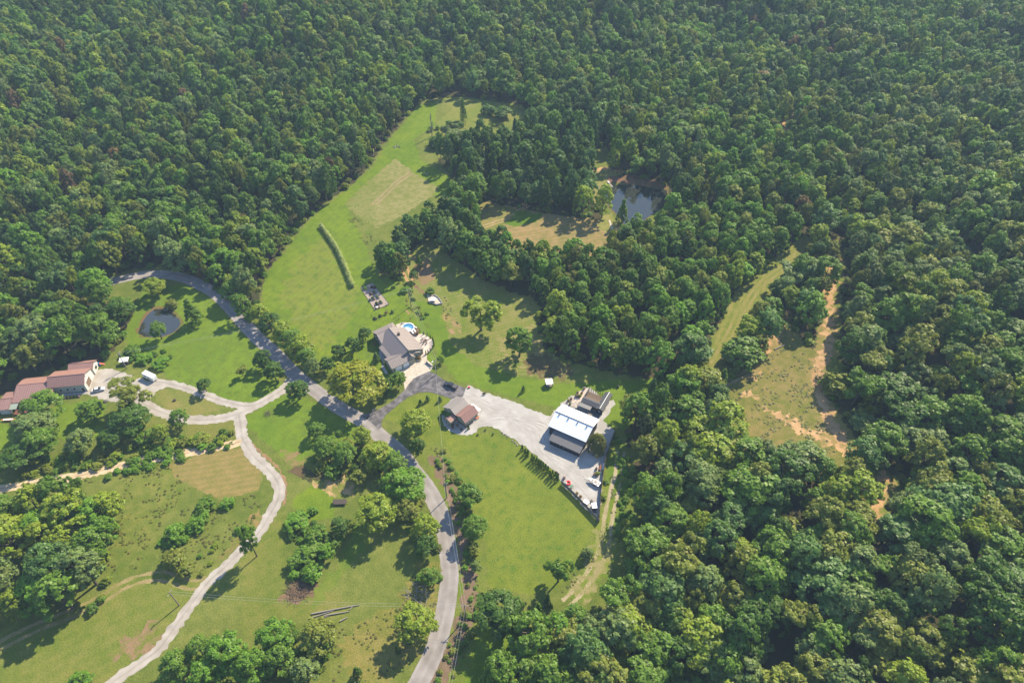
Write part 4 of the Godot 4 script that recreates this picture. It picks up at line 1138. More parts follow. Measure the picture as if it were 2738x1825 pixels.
func seen_from_camera(p: Vector3, margin := 1.0) -> float:
	var a := deg_to_rad(PITCH)
	var d := p - Vector3(0, CAM_H, 0)
	var depth := -sin(a) * d.y - cos(a) * d.z
	if depth < 1.0:
		return -1.0
	var u := d.x / depth
	var v := (-cos(a) * d.y + sin(a) * d.z) / depth
	if absf(u) > 0.75 * margin or absf(v) > 0.5 * margin:
		return -1.0
	return depth


func forest() -> void:
	var rng := RandomNumberGenerator.new()
	rng.seed = 4242
	var kinds := ["broad", "broad", "dome", "round", "open", "cone", "shrub"]
	var spots := []
	var zone_noise := FastNoiseLite.new()
	zone_noise.seed = 31
	zone_noise.frequency = 0.012
	var middle_wood := pv([-37.5, -271.5, 12.4, -229.5, 13.3, -199.4, 42.3, -184.7, 68.8, -187.1, 99.1, -235.4, 145.7, -278.7, 118.8, -301.8, 78.7, -278.8, 50.4, -257.7, 15.4, -261.1, -16.4, -278.8, -42.6, -293.9, -65.8, -261.1, -61.9, -247.9, -48.4, -244.7])
	var pine_wood := pv([-44.6, -360.4, -12.0, -375.9, 12.0, -403.7, 60.6, -398.0, 54.3, -336.3, 45.5, -293.9, 25.6, -297.8, -15.2, -310.0, -29.5, -318.5])
	var old := []
	for c in get_children():
		if c is Node3D and c.has_meta("category") and c.get_meta("category") == "tree":
			old.append(Vector2(c.position.x, c.position.z))
	var belt := pv([-63.4, -247.3, -64.1, -261.1, -52.9, -275.8, -41.5, -293.9, -26.1, -297.8, -14.5, -286.2, 0.8, -266.3, 21.5, -258.4, 43.6, -251.8, 29.6, -226.6, 12.3, -226.6, -5.1, -238.5, -28.0, -256.4, -37.3, -269.4, -40.9, -274.4, -47.7, -257.7, -49.6, -243.2])
	for second in 2:
		var z := -45.0
		while z > -800.0:
			var step := 7.6 - 0.7 * smoothstep(-180.0, -260.0, z) - 0.7 * smoothstep(-260.0, -330.0, z) + 1.0 * smoothstep(-400.0, -650.0, z)
			var half := 130.0 + 0.85 * absf(z)
			var x := -half
			while x < half:
				var p := Vector2(x + rng.randf_range(-0.42, 0.42) * step, z + rng.randf_range(-0.42, 0.42) * step)
				var r1 := rng.randf()
				var r2 := rng.randf()
				var r3 := rng.randf()
				var r4 := rng.randf()
				x += step
				if second == 1:
					if not Geometry2D.is_point_in_polygon(p, belt) and (not Geometry2D.is_point_in_polygon(p, middle_wood) or r3 < 0.5):
						continue
					p += Vector2(3.6, 3.1)
				if not wooded(p):
					continue
				var near_old := false
				for o in old:
					if p.distance_squared_to(o) < 9.0:
						near_old = true
						break
				if near_old:
					continue
				var zn := zone_noise.get_noise_2d(p.x, p.y)
				var form := "broad"
				var tint := "mid"
				var tall := lerpf(12.5, 20.0, r1)
				var wide := lerpf(7.6, 12.6, r2) * (1.0 + 0.2 * smoothstep(-230.0, -150.0, p.y) - 0.16 * smoothstep(-240.0, -330.0, p.y))
				if Geometry2D.is_point_in_polygon(p, middle_wood):
					form = "dome" if r3 < 0.86 else "broad"
					tint = ["mid", "lush", "yellow_green", "mid", "lush", "mid", "olive"][int(r4 * 7)]
					wide = lerpf(7.0, 9.6, r2)
					tall = lerpf(12.0, 17.0, r1)
					if p.x < 10.0:
						tint = ["dark", "mid", "dark", "lush", "blue_green"][int(r4 * 5)]
				elif Geometry2D.is_point_in_polygon(p, pine_wood):
					form = ["cone", "dome", "broad", "dome"][int(r3 * 4)]
					tint = ["dark", "blue_green", "mid"][int(r4 * 3)]
				elif 0.832 * (p.x - 16.0) + 0.555 * (p.y + 89.0) > 0.0 and p.y > -420.0:
					form = ["broad", "broad", "broad", "open", "dome", "broad", "round", "shrub"][int(r3 * 8)]
					tint = ["mid", "dark", "grey_green", "blue_green", "olive", "mid", "grey_green", "mid", "yellow_green", "olive"][int(r4 * 10)]
					tall *= 0.95
				else:
					form = ["broad", "broad", "round", "dome", "broad", "dome", "open"][int(r3 * 7)]
					tint = ["mid", "mid", "dark", "lush", "olive", "grey_green", "mid", "yellow_green", "blue_green"][int(r4 * 9)]
					if zn > 0.18 and r3 > 0.4:
						form = "dome"
						tint = ["yellow_green", "mid", "lush"][int(r4 * 3)]
				if p.y < -270.0 and fposmod(r4 * 577.0, 1.0) < 0.004:
					tint = "rust" if r1 < 0.6 else "maroon"
				var odd := fposmod(r2 * 91.7, 1.0)
				if odd < 0.2:
					wide *= 0.68
					tall *= 0.8
				elif odd > 0.88:
					wide *= 1.28
					tall *= 1.1
				if form == "shrub":
					tall *= 0.6
				var at := Vector3(p.x, height(p.x, p.y), p.y)
				spots.append([at, form, tint, wide, tall, r1, r2, r3, seen_from_camera(at + Vector3(0, tall * 0.6, 0), 1.0)])
			z -= step
	# the ones that show largest are trees of their own
	var near := []
	for i in spots.size():
		if spots[i][8] > 0.0:
			near.append([spots[i][8] / spots[i][3], i])
	near.sort_custom(func(a, b): return a[0] < b[0])
	var own := {}
	var words := {"dark": "dark green", "mid": "mid green", "yellow_green": "yellow green", "olive": "olive green", "blue_green": "bluish green", "grey_green": "grey green", "lush": "bright green", "rust": "rust coloured", "maroon": "dull red"}
	var shapes := {"broad": "spreading", "dome": "domed", "round": "rounded", "open": "loose crowned", "cone": "pointed", "shrub": "low bushy"}
	var counts := ["first", "second", "third", "fourth", "fifth", "sixth", "seventh", "eighth", "ninth", "tenth", "eleventh", "twelfth", "thirteenth", "fourteenth", "fifteenth", "sixteenth"]
	var alike := {}
	for k in mini(near.size(), 170):
		var s = spots[near[k][1]]
		own[near[k][1]] = true
		var at: Vector3 = s[0]
		var where := "beyond the two-track lane"
		if at.x < -60.0:
			where = "beside the rough pasture"
		elif at.x > 95.0 and at.z > -125.0:
			where = "beyond the clay bank"
		elif at.z < -135.0:
			where = "below the scrub clearing"
		elif at.z > -85.0:
			where = "in the lowest forest belt"
		var label := "%s %s tree %s" % [shapes[s[1]], words[s[2]], where]
		if not alike.has(label):
			alike[label] = []
		alike[label].append([at.z, s, where])
	for label in alike:
		var set_of: Array = alike[label]
		set_of.sort_custom(func(p, q): return p[0] > q[0])
		for k in set_of.size():
			var s = set_of[k][1]
			var says: String = label if set_of.size() == 1 else "%s, %s such tree counted from below" % [label, counts[mini(k, 15)]]
			tree("forest_tree", s[1], Vector2(s[0].x, s[0].z), s[3], s[4], s[2], says, "forest trees " + set_of[k][2])
	# all the others are one forest
	var lists := {}
	for i in spots.size():
		if own.has(i):
			continue
		var s = spots[i]
		var n: int = crowns[s[1]].size()
		var key := "%s %d" % [s[1], int(s[7] * 97.0) % n]
		if not lists.has(key):
			lists[key] = []
		lists[key].append(s)
	var root := Node3D.new()
	root.name = "forest"
	add_child(root)
	tag(root, "dense mixed summer forest covering the hillsides around the farm", "forest", "", "stuff")
	for key in lists:
		var l: Array = lists[key]
		var f: String = key.split(" ")[0]
		var mm := MultiMesh.new()
		mm.transform_format = MultiMesh.TRANSFORM_3D
		mm.use_colors = true
		mm.mesh = crowns[f][int(key.split(" ")[1])]
		mm.instance_count = l.size()
		for i in l.size():
			var s = l[i]
			var b := Basis(Vector3.UP, s[5] * 53.0).scaled(Vector3(s[3] / 10.0, s[4] / 15.0, s[3] / 10.0))
			mm.set_instance_transform(i, Transform3D(b, s[0]))
			var c: Vector3 = TINTS[s[2]] * (0.76 + 0.42 * s[6] + 0.3 * zone_noise.get_noise_2d(s[0].x + 900.0, s[0].z))
			mm.set_instance_color(i, Color(c.x, c.y, c.z))
		var o := MultiMeshInstance3D.new()
		o.name = "crown"
		o.multimesh = mm
		o.material_override = leaf_mats["forest"]
		root.add_child(o, true)
	var tm := MultiMesh.new()
	tm.transform_format = MultiMesh.TRANSFORM_3D
	tm.mesh = trunks[0]
	var rest := []
	for i in spots.size():
		if not own.has(i) and spots[i][8] > 0.0 and spots[i][8] < 420.0:
			rest.append(spots[i])
	tm.instance_count = rest.size()
	for i in rest.size():
		var s = rest[i]
		tm.set_instance_transform(i, Transform3D(Basis(Vector3.UP, s[5] * 53.0).scaled(Vector3(s[3] / 10.0, s[4] / 15.0, s[3] / 10.0)), s[0]))
	var to := MultiMeshInstance3D.new()
	to.name = "trunk"
	to.multimesh = tm
	to.material_override = bark
	root.add_child(to, true)
	print("forest spots ", spots.size(), " own ", own.size())


func scatter(called: String, label: String, form: String, places: Array, leaf := "forest") -> void:
	var root := Node3D.new()
	root.name = called
	add_child(root)
	tag(root, label, "undergrowth", "", "stuff")
	var set_of: Array = crowns[form]
	for k in set_of.size():
		var l := []
		for i in range(k, places.size(), set_of.size()):
			l.append(places[i])
		if l.is_empty():
			continue
		var mm := MultiMesh.new()
		mm.transform_format = MultiMesh.TRANSFORM_3D
		mm.use_colors = true
		mm.mesh = set_of[k]
		mm.instance_count = l.size()
		for i in l.size():
			mm.set_instance_transform(i, l[i][0])
			mm.set_instance_color(i, l[i][1])
		var o := MultiMeshInstance3D.new()
		o.name = "leaves"
		o.multimesh = mm
		o.material_override = leaf_mats[leaf]
		root.add_child(o, true)


const TRACK_MOUTH := Vector2(-45.0, -261.1)


func ground_cover() -> void:
	var rng := RandomNumberGenerator.new()
	rng.seed = 99
	# bushes along the forest edge
	var edge := []
	for i in 26000:
		var p := Vector2(rng.randf_range(-230, 170), rng.randf_range(-450, -55))
		var q := p + Vector2.from_angle(rng.randf() * TAU) * 4.5
		var r := rng.randf()
		if not wooded(p) or wooded(q) or p.distance_to(TRACK_MOUTH) < 9.0:
			continue
		var w := rng.randf_range(2.0, 4.6)
		var t: Vector3 = TINTS[["mid", "lush", "olive", "dark", "yellow_green"][int(r * 5)]] * rng.randf_range(0.8, 1.2)
		var b := Basis(Vector3.UP, r * 60.0).scaled(Vector3(w / 10.0, w * rng.randf_range(0.6, 1.0) / 15.0, w / 10.0))
		edge.append([Transform3D(b, Vector3(p.x, height(p.x, p.y) - 0.1, p.y)), Color(t.x, t.y, t.z)])
	# belts of bushes too thick to tell apart
	var belts := [
		[ribbon([-170.6, -139.4, -154.9, -142.0, -136.2, -145.2, -117.5, -149.6, -102.5, -152.1], 7.0), 0.16, 2.0, 4.4, ["mid", "olive", "lush", "yellow_green"]],
		[ribbon([-144.0, -136.3, -133.9, -139.4, -116.9, -143.5], 4.0), 0.25, 1.8, 3.4, ["lush", "mid", "lush"]],
		[pv([-76.2, -124.7, -69.6, -124.1, -54.4, -117.5, -53.8, -114.0, -58.9, -102.8, -64.3, -97.5, -68.9, -100.1, -68.9, -106.6]), 0.09, 2.6, 5.0, ["lush", "mid", "dark"]],
		[ribbon([39.3, -146.5, 40.2, -135.4, 38.1, -118.4, 35.3, -109.1], 6.0), 0.22, 1.6, 3.6, ["lush", "mid", "yellow_green"]],
		[pv([-113.5, -110.5, -108.8, -118.6, -102.8, -126.5, -97.3, -125.8, -102.6, -115.4, -105.5, -110.5, -110.1, -108.1]), 0.14, 2.0, 4.2, ["lush", "mid", "lush"]],
		[pv([-73.8, -75.9, -64.6, -83.7, -52.6, -85.1, -49.9, -80.4, -53.7, -71.5, -56.5, -67.7, -74.2, -67.7]), 0.08, 2.4, 4.8, ["lush", "mid", "yellow_green"]],
		[pv([-75.6, -139.0, -64.8, -150.1, -56.8, -151.6, -51.8, -141.7, -52.8, -133.6, -62.5, -138.3]), 0.10, 2.2, 4.6, ["dark", "mid", "olive"]],
		[pv([-160.3, -194.0, -157.1, -198.1, -149.9, -198.8, -138.1, -197.4, -138.9, -192.7, -141.0, -188.0, -146.8, -190.7, -154.3, -191.3]), 0.2, 1.6, 3.2, ["lush", "mid", "lush"]],
		[pv([37.5, -155.6, 39.0, -151.0, 35.9, -140.2, 33.4, -135.5, 31.4, -126.6, 30.7, -127.0, 32.0, -136.5, 34.1, -142.1, 35.9, -150.0]), 0.2, 1.6, 3.6, ["lush", "mid", "yellow_green"]],
		[ribbon([-26.7, -146.5, -20.1, -133.6, -15.3, -120.1, -12.7, -106.1, -11.2, -96.0, -12.6, -85.3, -15.7, -77.8, -19.4, -68.4], 5.0), 0.24, 1.2, 2.8, ["mid", "olive", "lush"]],
		[ribbon([-54.2, -243.2, -47.0, -241.6, -42.0, -226.6, -35.7, -213.9], 4.0), 0.12, 1.0, 2.2, ["lush", "yellow_green"]],
		[pv([-102.8, -102.8, -96.8, -99.4, -93.4, -103.9, -87.9, -111.1, -84.2, -117.9, -84.6, -123.8, -88.5, -121.2, -93.4, -114.8, -99.3, -108.7]), 0.10, 1.2, 3.0, ["olive", "yellow_green", "mid", "lush"]],
		[ribbon([-61.3, -157.3, -51.0, -147.4, -41.9, -137.2, -35.1, -127.5, -30.2, -117.6, -27.2, -108.3, -24.7, -98.1], 8.0), 0.07, 2.0, 4.4, ["mid", "olive", "lush", "yellow_green"]],
		[pv([76.5, -158.9, 94.3, -144.7, 107.7, -136.0, 113.3, -131.3, 92.1, -137.0, 74.9, -151.6]), 0.12, 1.6, 4.0, ["mid", "olive", "lush"]],
		[pv([-50.7, -386.7, -35.1, -370.6, -19.8, -375.9, -20.5, -395.1, -36.6, -395.1]), 0.06, 2.0, 5.0, ["mid", "grey_green"]],
	]
	for b in belts:
		var lo2: Vector2 = b[0][0]
		var hi2: Vector2 = b[0][0]
		for p in b[0]:
			lo2 = lo2.min(p)
			hi2 = hi2.max(p)
		for i in int((hi2.x - lo2.x) * (hi2.y - lo2.y) * b[1]):
			var p := Vector2(rng.randf_range(lo2.x, hi2.x), rng.randf_range(lo2.y, hi2.y))
			var r := rng.randf()
			if not Geometry2D.is_point_in_polygon(p, b[0]):
				continue
			var w := rng.randf_range(b[2], b[3])
			var t: Vector3 = TINTS[b[4][int(r * b[4].size())]] * rng.randf_range(0.85, 1.2)
			var bb := Basis(Vector3.UP, r * 60.0).scaled(Vector3(w / 10.0, w * rng.randf_range(0.6, 0.95) / 15.0, w / 10.0))
			edge.append([Transform3D(bb, Vector3(p.x, height(p.x, p.y) - 0.1, p.y)), Color(t.x, t.y, t.z)])
	scatter("undergrowth", "low bushes crowding the edges of the woods", "shrub", edge)
	# tall weeds on the unmown ground
	var rough: Array[PackedVector2Array] = [
		pv([-136.8, -136.9, -122.4, -142.0, -110.5, -131.9, -112.9, -123.8, -115.9, -114.8, -114.7, -102.8, -124.3, -99.9, -127.8, -105.7, -134.6, -127.8]),
		pv([-110.6, -123.8, -97.0, -126.8, -85.6, -129.8, -84.0, -123.8, -86.8, -111.1, -92.9, -103.9, -96.8, -99.4, -108.7, -101.1, -113.5, -111.1]),
		pv([-44.1, -85.1, -34.3, -90.9, -28.9, -104.4, -23.9, -105.5, -22.1, -94.9, -23.4, -87.0, -27.0, -75.9, -34.4, -68.6, -49.5, -68.6, -52.2, -82.7]),
		pv([-75.9, -137.6, -52.1, -143.8, -42.8, -133.6, -51.9, -127.9, -56.1, -133.6, -64.5, -136.9, -69.6, -134.3]),
		ribbon([-27.8, -150.3, -20.5, -135.4, -15.9, -121.7, -13.3, -109.1, -11.2, -97.4, -11.7, -86.6, -14.5, -79.0, -18.3, -69.5], 4.0),
		ribbon([37.9, -152.3, 39.5, -142.7, 37.2, -131.9, 34.9, -120.1, 31.5, -112.1], 6.0),
		ribbon([29.0, -116.0, 26.1, -107.6, 19.3, -98.1, 15.7, -93.9], 3.5),
		pv([77.2, -162.1, 78.2, -152.4, 92.6, -138.9, 112.9, -132.2, 112.8, -150.6, 116.3, -165.4, 122.2, -183.4, 117.5, -200.0, 110.8, -201.0, 98.1, -186.4, 83.5, -175.2]),
		pv([-52.4, -244.7, -48.2, -243.2, -42.0, -226.6, -35.7, -213.9, -38.7, -216.6, -47.4, -226.6]),
		pv([-50.7, -386.7, -35.1, -370.6, -19.8, -375.9, 3.8, -403.7, -7.2, -408.5, -26.0, -398.0, -42.0, -395.1]),
		pv([-160.3, -194.0, -154.6, -198.1, -150.2, -199.5, -138.1, -197.4, -138.9, -192.7, -140.8, -187.4, -144.2, -188.7, -148.9, -187.4]),
		ribbon([-32.4, -232.4, -27.7, -220.8, -22.4, -209.8], 4.0),
		ribbon([-154.0, -139.9, -135.8, -144.2, -117.1, -148.4, -100.8, -151.9], 4.0),
		ribbon([-166.7, -131.9, -147.4, -135.4, -133.7, -139.0, -116.8, -143.1], 3.0),
		ribbon([-81.7, -293.9, -74.0, -280.6, -68.4, -271.5], 6.0),
	]
	var weeds := []
	for area in rough:
		var lo := area[0]
		var hi := area[0]
		for p in area:
			lo = lo.min(p)
			hi = hi.max(p)
		var m := int((hi.x - lo.x) * (hi.y - lo.y) * 0.55)
		for i in m:
			var p := Vector2(rng.randf_range(lo.x, hi.x), rng.randf_range(lo.y, hi.y))
			var r := rng.randf()
			if not Geometry2D.is_point_in_polygon(p, area):
				continue
			if noise.get_noise_2d(p.x * 1.5, p.y * 1.5) < -0.05:
				continue
			var w := rng.randf_range(0.4, 1.0) * (1.5 if r > 0.985 else 1.0)
			var t := Vector3(0.12, 0.165, 0.02).lerp(Vector3(0.22, 0.205, 0.055), rng.randf()) * rng.randf_range(0.8, 1.15)
			var b := Basis(Vector3.UP, r * 60.0).scaled(Vector3(w / 10.0, w * 0.36 / 15.0, w / 10.0))
			weeds.append([Transform3D(b, Vector3(p.x, height(p.x, p.y) - 0.05, p.y)), Color(t.x, t.y, t.z)])
	scatter("tall_weeds", "tufts of tall weeds on the unmown slopes", "bush", weeds)
	print("edge ", edge.size(), " weeds ", weeds.size())


# ---------------------------------------------------------------- buildings

# points of a building: its own axes, or with x and z swapped for wings that stand across
func at_wing(across: bool, along: float, y: float, side: float) -> Vector3:
	return Vector3(side, y, along) if across else Vector3(along, y, side)


# a gabled block: ridge along x from a0 to a1 at zr, eaves at z1 and z2; each eave may lie at its own height
func gable(root: Node3D, across: bool, a0: float, a1: float, zr: float, hr: float, z1: float, h1: float, z2: float, h2: float, wall_m: Material, roof_m: Material, over := 0.4, seam := 0.9, roof_m2: Material = null) -> void:
	var s := Shape.new()
	var lo := minf(z1, z2) + over
	var hi := maxf(z1, z2) - over
	var top := func(z: float) -> float:
		return (lerpf(hr, h1, (z - zr) / (z1 - zr)) if (z - zr) * (z1 - zr) >= 0.0 else lerpf(hr, h2, (z - zr) / (z2 - zr))) - 0.16
	var rings := []
	for a in [a0 + over, a1 - over]:
		rings.append([at_wing(across, a, -0.3, lo), at_wing(across, a, top.call(lo), lo), at_wing(across, a, hr - 0.16, zr), at_wing(across, a, top.call(hi), hi), at_wing(across, a, -0.3, hi)])
	s.loft(rings)
	put("wall", s.done(), wall_m, root)
	for e in [[z1, h1, roof_m], [z2, h2, roof_m2 if roof_m2 else roof_m]]:
		var p := Shape.new()
		var a := at_wing(across, a0, hr, zr)
		var b := at_wing(across, a1, hr, zr)
		var c := at_wing(across, a1, e[1], e[0])
		var d := at_wing(across, a0, e[1], e[0])
		p.slab(a, b, c, d, 0.13)
		var n := int((a1 - a0) / seam)
		for k in range(1, n):
			var f := float(k) / n
			var t := a.lerp(b, f) + Vector3(0, 0.02, 0)
			var u := d.lerp(c, f) + Vector3(0, 0.02, 0)
			p.tube([t, u], [0.035, 0.035], 4)
		var r := put("roof_slope", p.done(), e[2], root)
		if e[0] == z1:
			put("ridge_cap", Shape.new().tube([a + Vector3(0, 0.03, 0), b + Vector3(0, 0.03, 0)], [0.11, 0.11], 6).done(), e[2], r)


func opening(root: Node3D, called: String, at: Vector3, size: Vector2, faces: float, pane: Material, frame: Material, label := "") -> void:
	var b := Basis(Vector3.UP, deg_to_rad(faces))
	var f := put(called, Shape.new().box(Vector3.ZERO, Vector3(size.x, size.y, 0.08)).done(), pane, root)
	f.position = at
	f.basis = b
	if label:
		f.set_meta("label", label)
	var r := Shape.new()
	var t := 0.09
	for sx in [-1.0, 1.0]:
		r.box(Vector3(sx * (size.x / 2.0 + t / 2.0), 0, 0.01), Vector3(t, size.y + 2.0 * t, 0.12))
		r.box(Vector3(0, sx * (size.y / 2.0 + t / 2.0), 0.01), Vector3(size.x, t, 0.12))
	put("frame", r.done(), frame, f)


func buildings() -> void:
	farmhouse()
	garage()
	barn()
	pergola_sheds()
	red_house()
	# the playhouse on the strip lawn
	var hut := thing("playhouse", "small open playhouse with a white roof on the strip lawn", "playhouse", Vector3(14.5, 0, -178.9), 10.0)
	put("roof", Shape.new().slab(Vector3(-1.4, 2.5, -1.35), Vector3(1.4, 2.5, -1.35), Vector3(1.4, 2.15, 1.3), Vector3(-1.4, 2.15, 1.3), 0.09).done(), mats["white_paint"], hut)
	for x in [-1.15, 1.15]:
		for z in [-1.1, 1.1]:
			put("post", Shape.new().box(Vector3(x, 1.15, z), Vector3(0.14, 2.3, 0.14)).done(), mats["dark_wood"], hut)
	put("floor", Shape.new().box(Vector3(0, 0.55, 0), Vector3(2.4, 0.14, 2.4)).done(), mats["grey_wood"], hut)
	put("front_rail", Shape.new().box(Vector3(0, 1.1, 1.12), Vector3(2.2, 0.1, 0.08)).box(Vector3(-0.5, 0.85, 1.12), Vector3(0.08, 0.5, 0.08)).box(Vector3(0.5, 0.85, 1.12), Vector3(0.08, 0.5, 0.08)).done(), mats["grey_wood"], hut)
	put("back_panel", Shape.new().box(Vector3(0, 1.3, -1.12), Vector3(2.2, 1.4, 0.06)).done(), mats["dark_wood"], hut)
	# the stand by the wood edge
	var stand := thing("hunting_stand", "little dark box stand with a pale top at the lawn's wood edge", "stand", Vector3(66.60, -0.00, -177.42), 8.0)
	put("cabin", Shape.new().box(Vector3(0, 1.2, 0), Vector3(1.5, 2.4, 1.5)).done(), mats["dark_wood"], stand)
	put("roof", Shape.new().slab(Vector3(-1.0, 2.7, -1.0), Vector3(1.0, 2.7, -1.0), Vector3(1.0, 2.45, 0.9), Vector3(-1.0, 2.45, 0.9), 0.08).done(), mats["pale_wood"], stand)
	put("window", Shape.new().box(Vector3(0, 1.5, 0.77), Vector3(0.8, 0.5, 0.05)).done(), mats["glass"], stand)
	# white shed roof beside the pole
	var shed := thing("lean_to_shed", "tiny shed with a white sheet roof beside the pole", "shed", Vector3(-156.53, -0.00, -190.99), 8.0)
	put("wall", Shape.new().box(Vector3(0, 0.95, 0), Vector3(2.8, 1.9, 1.5)).done(), mats["grey_wood"], shed)
	put("roof", Shape.new().slab(Vector3(-1.75, 2.3, -1.1), Vector3(1.75, 2.3, -1.1), Vector3(1.75, 1.95, 1.1), Vector3(-1.75, 1.95, 1.1), 0.08).done(), mats["white_paint"], shed)
	put("door", Shape.new().box(Vector3(0.6, 0.85, 0.77), Vector3(0.8, 1.6, 0.06)).done(), mats["dark_wood"], shed)


func farmhouse() -> void:
	var h := thing("farmhouse", "large farmhouse with brown hipped and gabled roofs beside the round pool", "house", Vector3(-46, 0, -198), -54.0)
	var wall: Material = mats["cream_wall"]
	var roof: Material = mats["brown_roof"]
	gable(h, false, -8.6, 7.5, -0.1, 6.5, 5.75, 3.0, -7.2, 3.0, wall, roof, 0.45, 0.9)
	# wing across the far end, hipped at the back
	gable(h, true, -1.9, 5.5, -9.1, 5.5, -14.1, 3.0, -4.5, 3.0, mats["stone"], roof, 0.45, 0.9)
	put("wall", Shape.new().box(Vector3(-9.3, 1.35, -2.9), Vector3(8.7, 3.3, 2.4)).done(), wall, h)
	var hip := Shape.new()
	var apex := Vector3(-9.1, 5.5, -1.9)
	hip.slab(apex, Vector3(-14.1, 3.0, -1.9), Vector3(-14.3, 2.9, -4.5), apex + Vector3(0.02, 0, -0.02), 0.12)
	hip.slab(apex, Vector3(-14.3, 2.9, -4.5), Vector3(-4.5, 2.9, -4.5), apex + Vector3(0.02, 0, -0.02), 0.12)
	hip.slab(apex, Vector3(-4.5, 2.9, -4.5), Vector3(-4.5, 3.0, -1.9), apex + Vector3(0.02, 0, -0.02), 0.12)
	put("hip_roof", hip.done(), roof, h)
	# garage wing across the near end
	gable(h, true, -0.4, 9.0, 6.4, 5.0, 3.0, 3.0, 9.8, 3.0, wall, roof, 0.45, 0.9)
	# low wing towards the patio
	gable(h, false, 2.7, 8.1, -2.9, 3.9, -5.1, 3.0, -0.9, 3.3, mats["green_grey_wall"], mats["tan_roof"], 0.3, 0.9)
	# little cross gable over the garage door
	gable(h, false, 5.6, 9.75, -0.2, 4.9, 1.5, 3.35, -1.8, 3.35, wall, roof, 0.25, 0.9)
	put("chimney", Shape.new().box(Vector3(-3.0, 6.4, -1.6), Vector3(0.8, 1.6, 0.8)).done(), mats["stone"], h)
	# garage doors face the concrete
	for z in [2.4, 5.9]:
		opening(h, "garage_door", Vector3(9.36, 1.15, z), Vector2(2.7, 2.3), 90.0, mats["white_paint"], wall)
	opening(h, "door", Vector3(9.36, 1.05, 7.95), Vector2(0.9, 2.1), 90.0, mats["brown_door"], mats["white_paint"])
	# front: porch between the wings, windows
	put("porch_slab", Shape.new().box(Vector3(-0.8, 0.1, 6.4), Vector3(7.2, 0.25, 2.2)).done(), mats["grey_concrete"], h)
	opening(h, "door", Vector3(-0.9, 1.2, 5.33), Vector2(1.0, 2.1), 0.0, mats["dark_wood"], mats["white_paint"])
	for x in [-3.2, 1.5]:
		opening(h, "window", Vector3(x, 1.6, 5.33), Vector2(1.3, 1.3), 0.0, mats["glass"], mats["white_paint"])
	for x in [-11.2, -7.2]:
		opening(h, "window", Vector3(x, 1.7, 5.08), Vector2(1.3, 1.4), 0.0, mats["glass"], mats["white_paint"])
	opening(h, "window", Vector3(6.4, 1.7, 8.58), Vector2(1.5, 1.4), 0.0, mats["glass"], mats["white_paint"])
	for x in [-3.0, 0.6]:
		opening(h, "window", Vector3(x, 1.5, -6.78), Vector2(1.5, 1.6), 180.0, mats["glass"], mats["white_paint"])
	opening(h, "window", Vector3(7.83, 1.6, -3.2), Vector2(1.0, 1.1), 90.0, mats["glass"], mats["white_paint"])
	for x in [-4.2, 2.4]:
		put("porch_post", Shape.new().tube([Vector3(x, 0.2, 7.1), Vector3(x, 2.4, 7.1)], [0.1, 0.1], 8).done(), mats["white_paint"], h)
	put("porch_roof", Shape.new().slab(Vector3(-4.6, 3.1, 5.6), Vector3(2.9, 3.1, 5.6), Vector3(2.9, 2.55, 7.3), Vector3(-4.6, 2.55, 7.3), 0.12).done(), roof, h)


func garage() -> void:
	var g := thing("workshop_garage", "tan workshop garage with one brown and one red roof at the end of the asphalt", "garage", Vector3(-18, 0, -162), 48.0)
	gable(g, false, -2.9, 4.3, -3.95, 5.5, -8.25, 3.0, -1.45, 3.75, mats["cream_wall"], mats["tan_roof"], 0.35, 0.6)
	gable(g, false, -2.8, 4.4, 1.4, 5.0, 3.65, 3.0, -1.4, 3.7, mats["cream_wall"], mats["red_roof"], 0.35, 0.6)
	gable(g, false, -5.9, -2.9, -2.6, 3.3, -0.9, 2.5, -4.2, 2.5, mats["cream_wall"], mats["red_roof"], 0.25, 0.6, mats["dark_red_roof"])
	put("wainscot", Shape.new().box(Vector3(0.8, 0.55, 3.325), Vector3(6.55, 1.1, 0.06)).box(Vector3(-2.475, 0.55, 1.1), Vector3(0.06, 1.1, 4.4)).done(), mats["brown_door"], g)
	var awning := put("awning", Shape.new().slab(Vector3(4.3, 3.05, -1.2), Vector3(4.3, 3.05, 3.1), Vector3(6.0, 2.75, 3.1), Vector3(6.0, 2.75, -1.2), 0.06).done(), mats["white_paint"], g)
	for z in [-1.0, 2.9]:
		put("post", Shape.new().tube([Vector3(5.85, 0, z), Vector3(5.85, 2.75, z)], [0.06, 0.06], 6).done(), mats["white_paint"], awning)
	opening(g, "garage_door", Vector3(4.0, 1.3, 1.1), Vector2(2.8, 2.5), 90.0, mats["white_paint"], mats["brown_door"])
	opening(g, "garage_door", Vector3(4.0, 1.3, -4.8), Vector2(2.8, 2.5), 90.0, mats["white_paint"], mats["brown_door"])
	opening(g, "door", Vector3(2.0, 1.1, 3.36), Vector2(0.9, 2.0), 0.0, mats["brown_door"], mats["white_paint"])
	opening(g, "window", Vector3(-0.6, 1.9, 3.3), Vector2(1.0, 0.9), 0.0, mats["glass"], mats["white_paint"])
	opening(g, "window", Vector3(-2.5, 2.9, -5.6), Vector2(0.9, 0.9), -90.0, mats["glass"], mats["white_paint"])
	opening(g, "door", Vector3(-5.7, 1.0, -3.2), Vector2(0.8, 1.9), -90.0, mats["dark_wood"], mats["white_paint"])
	put("flower_box", Shape.new().box(Vector3(3.6, 0.5, 3.62), Vector3(1.5, 0.4, 0.4)).done(), mats["orange_plastic"], g)


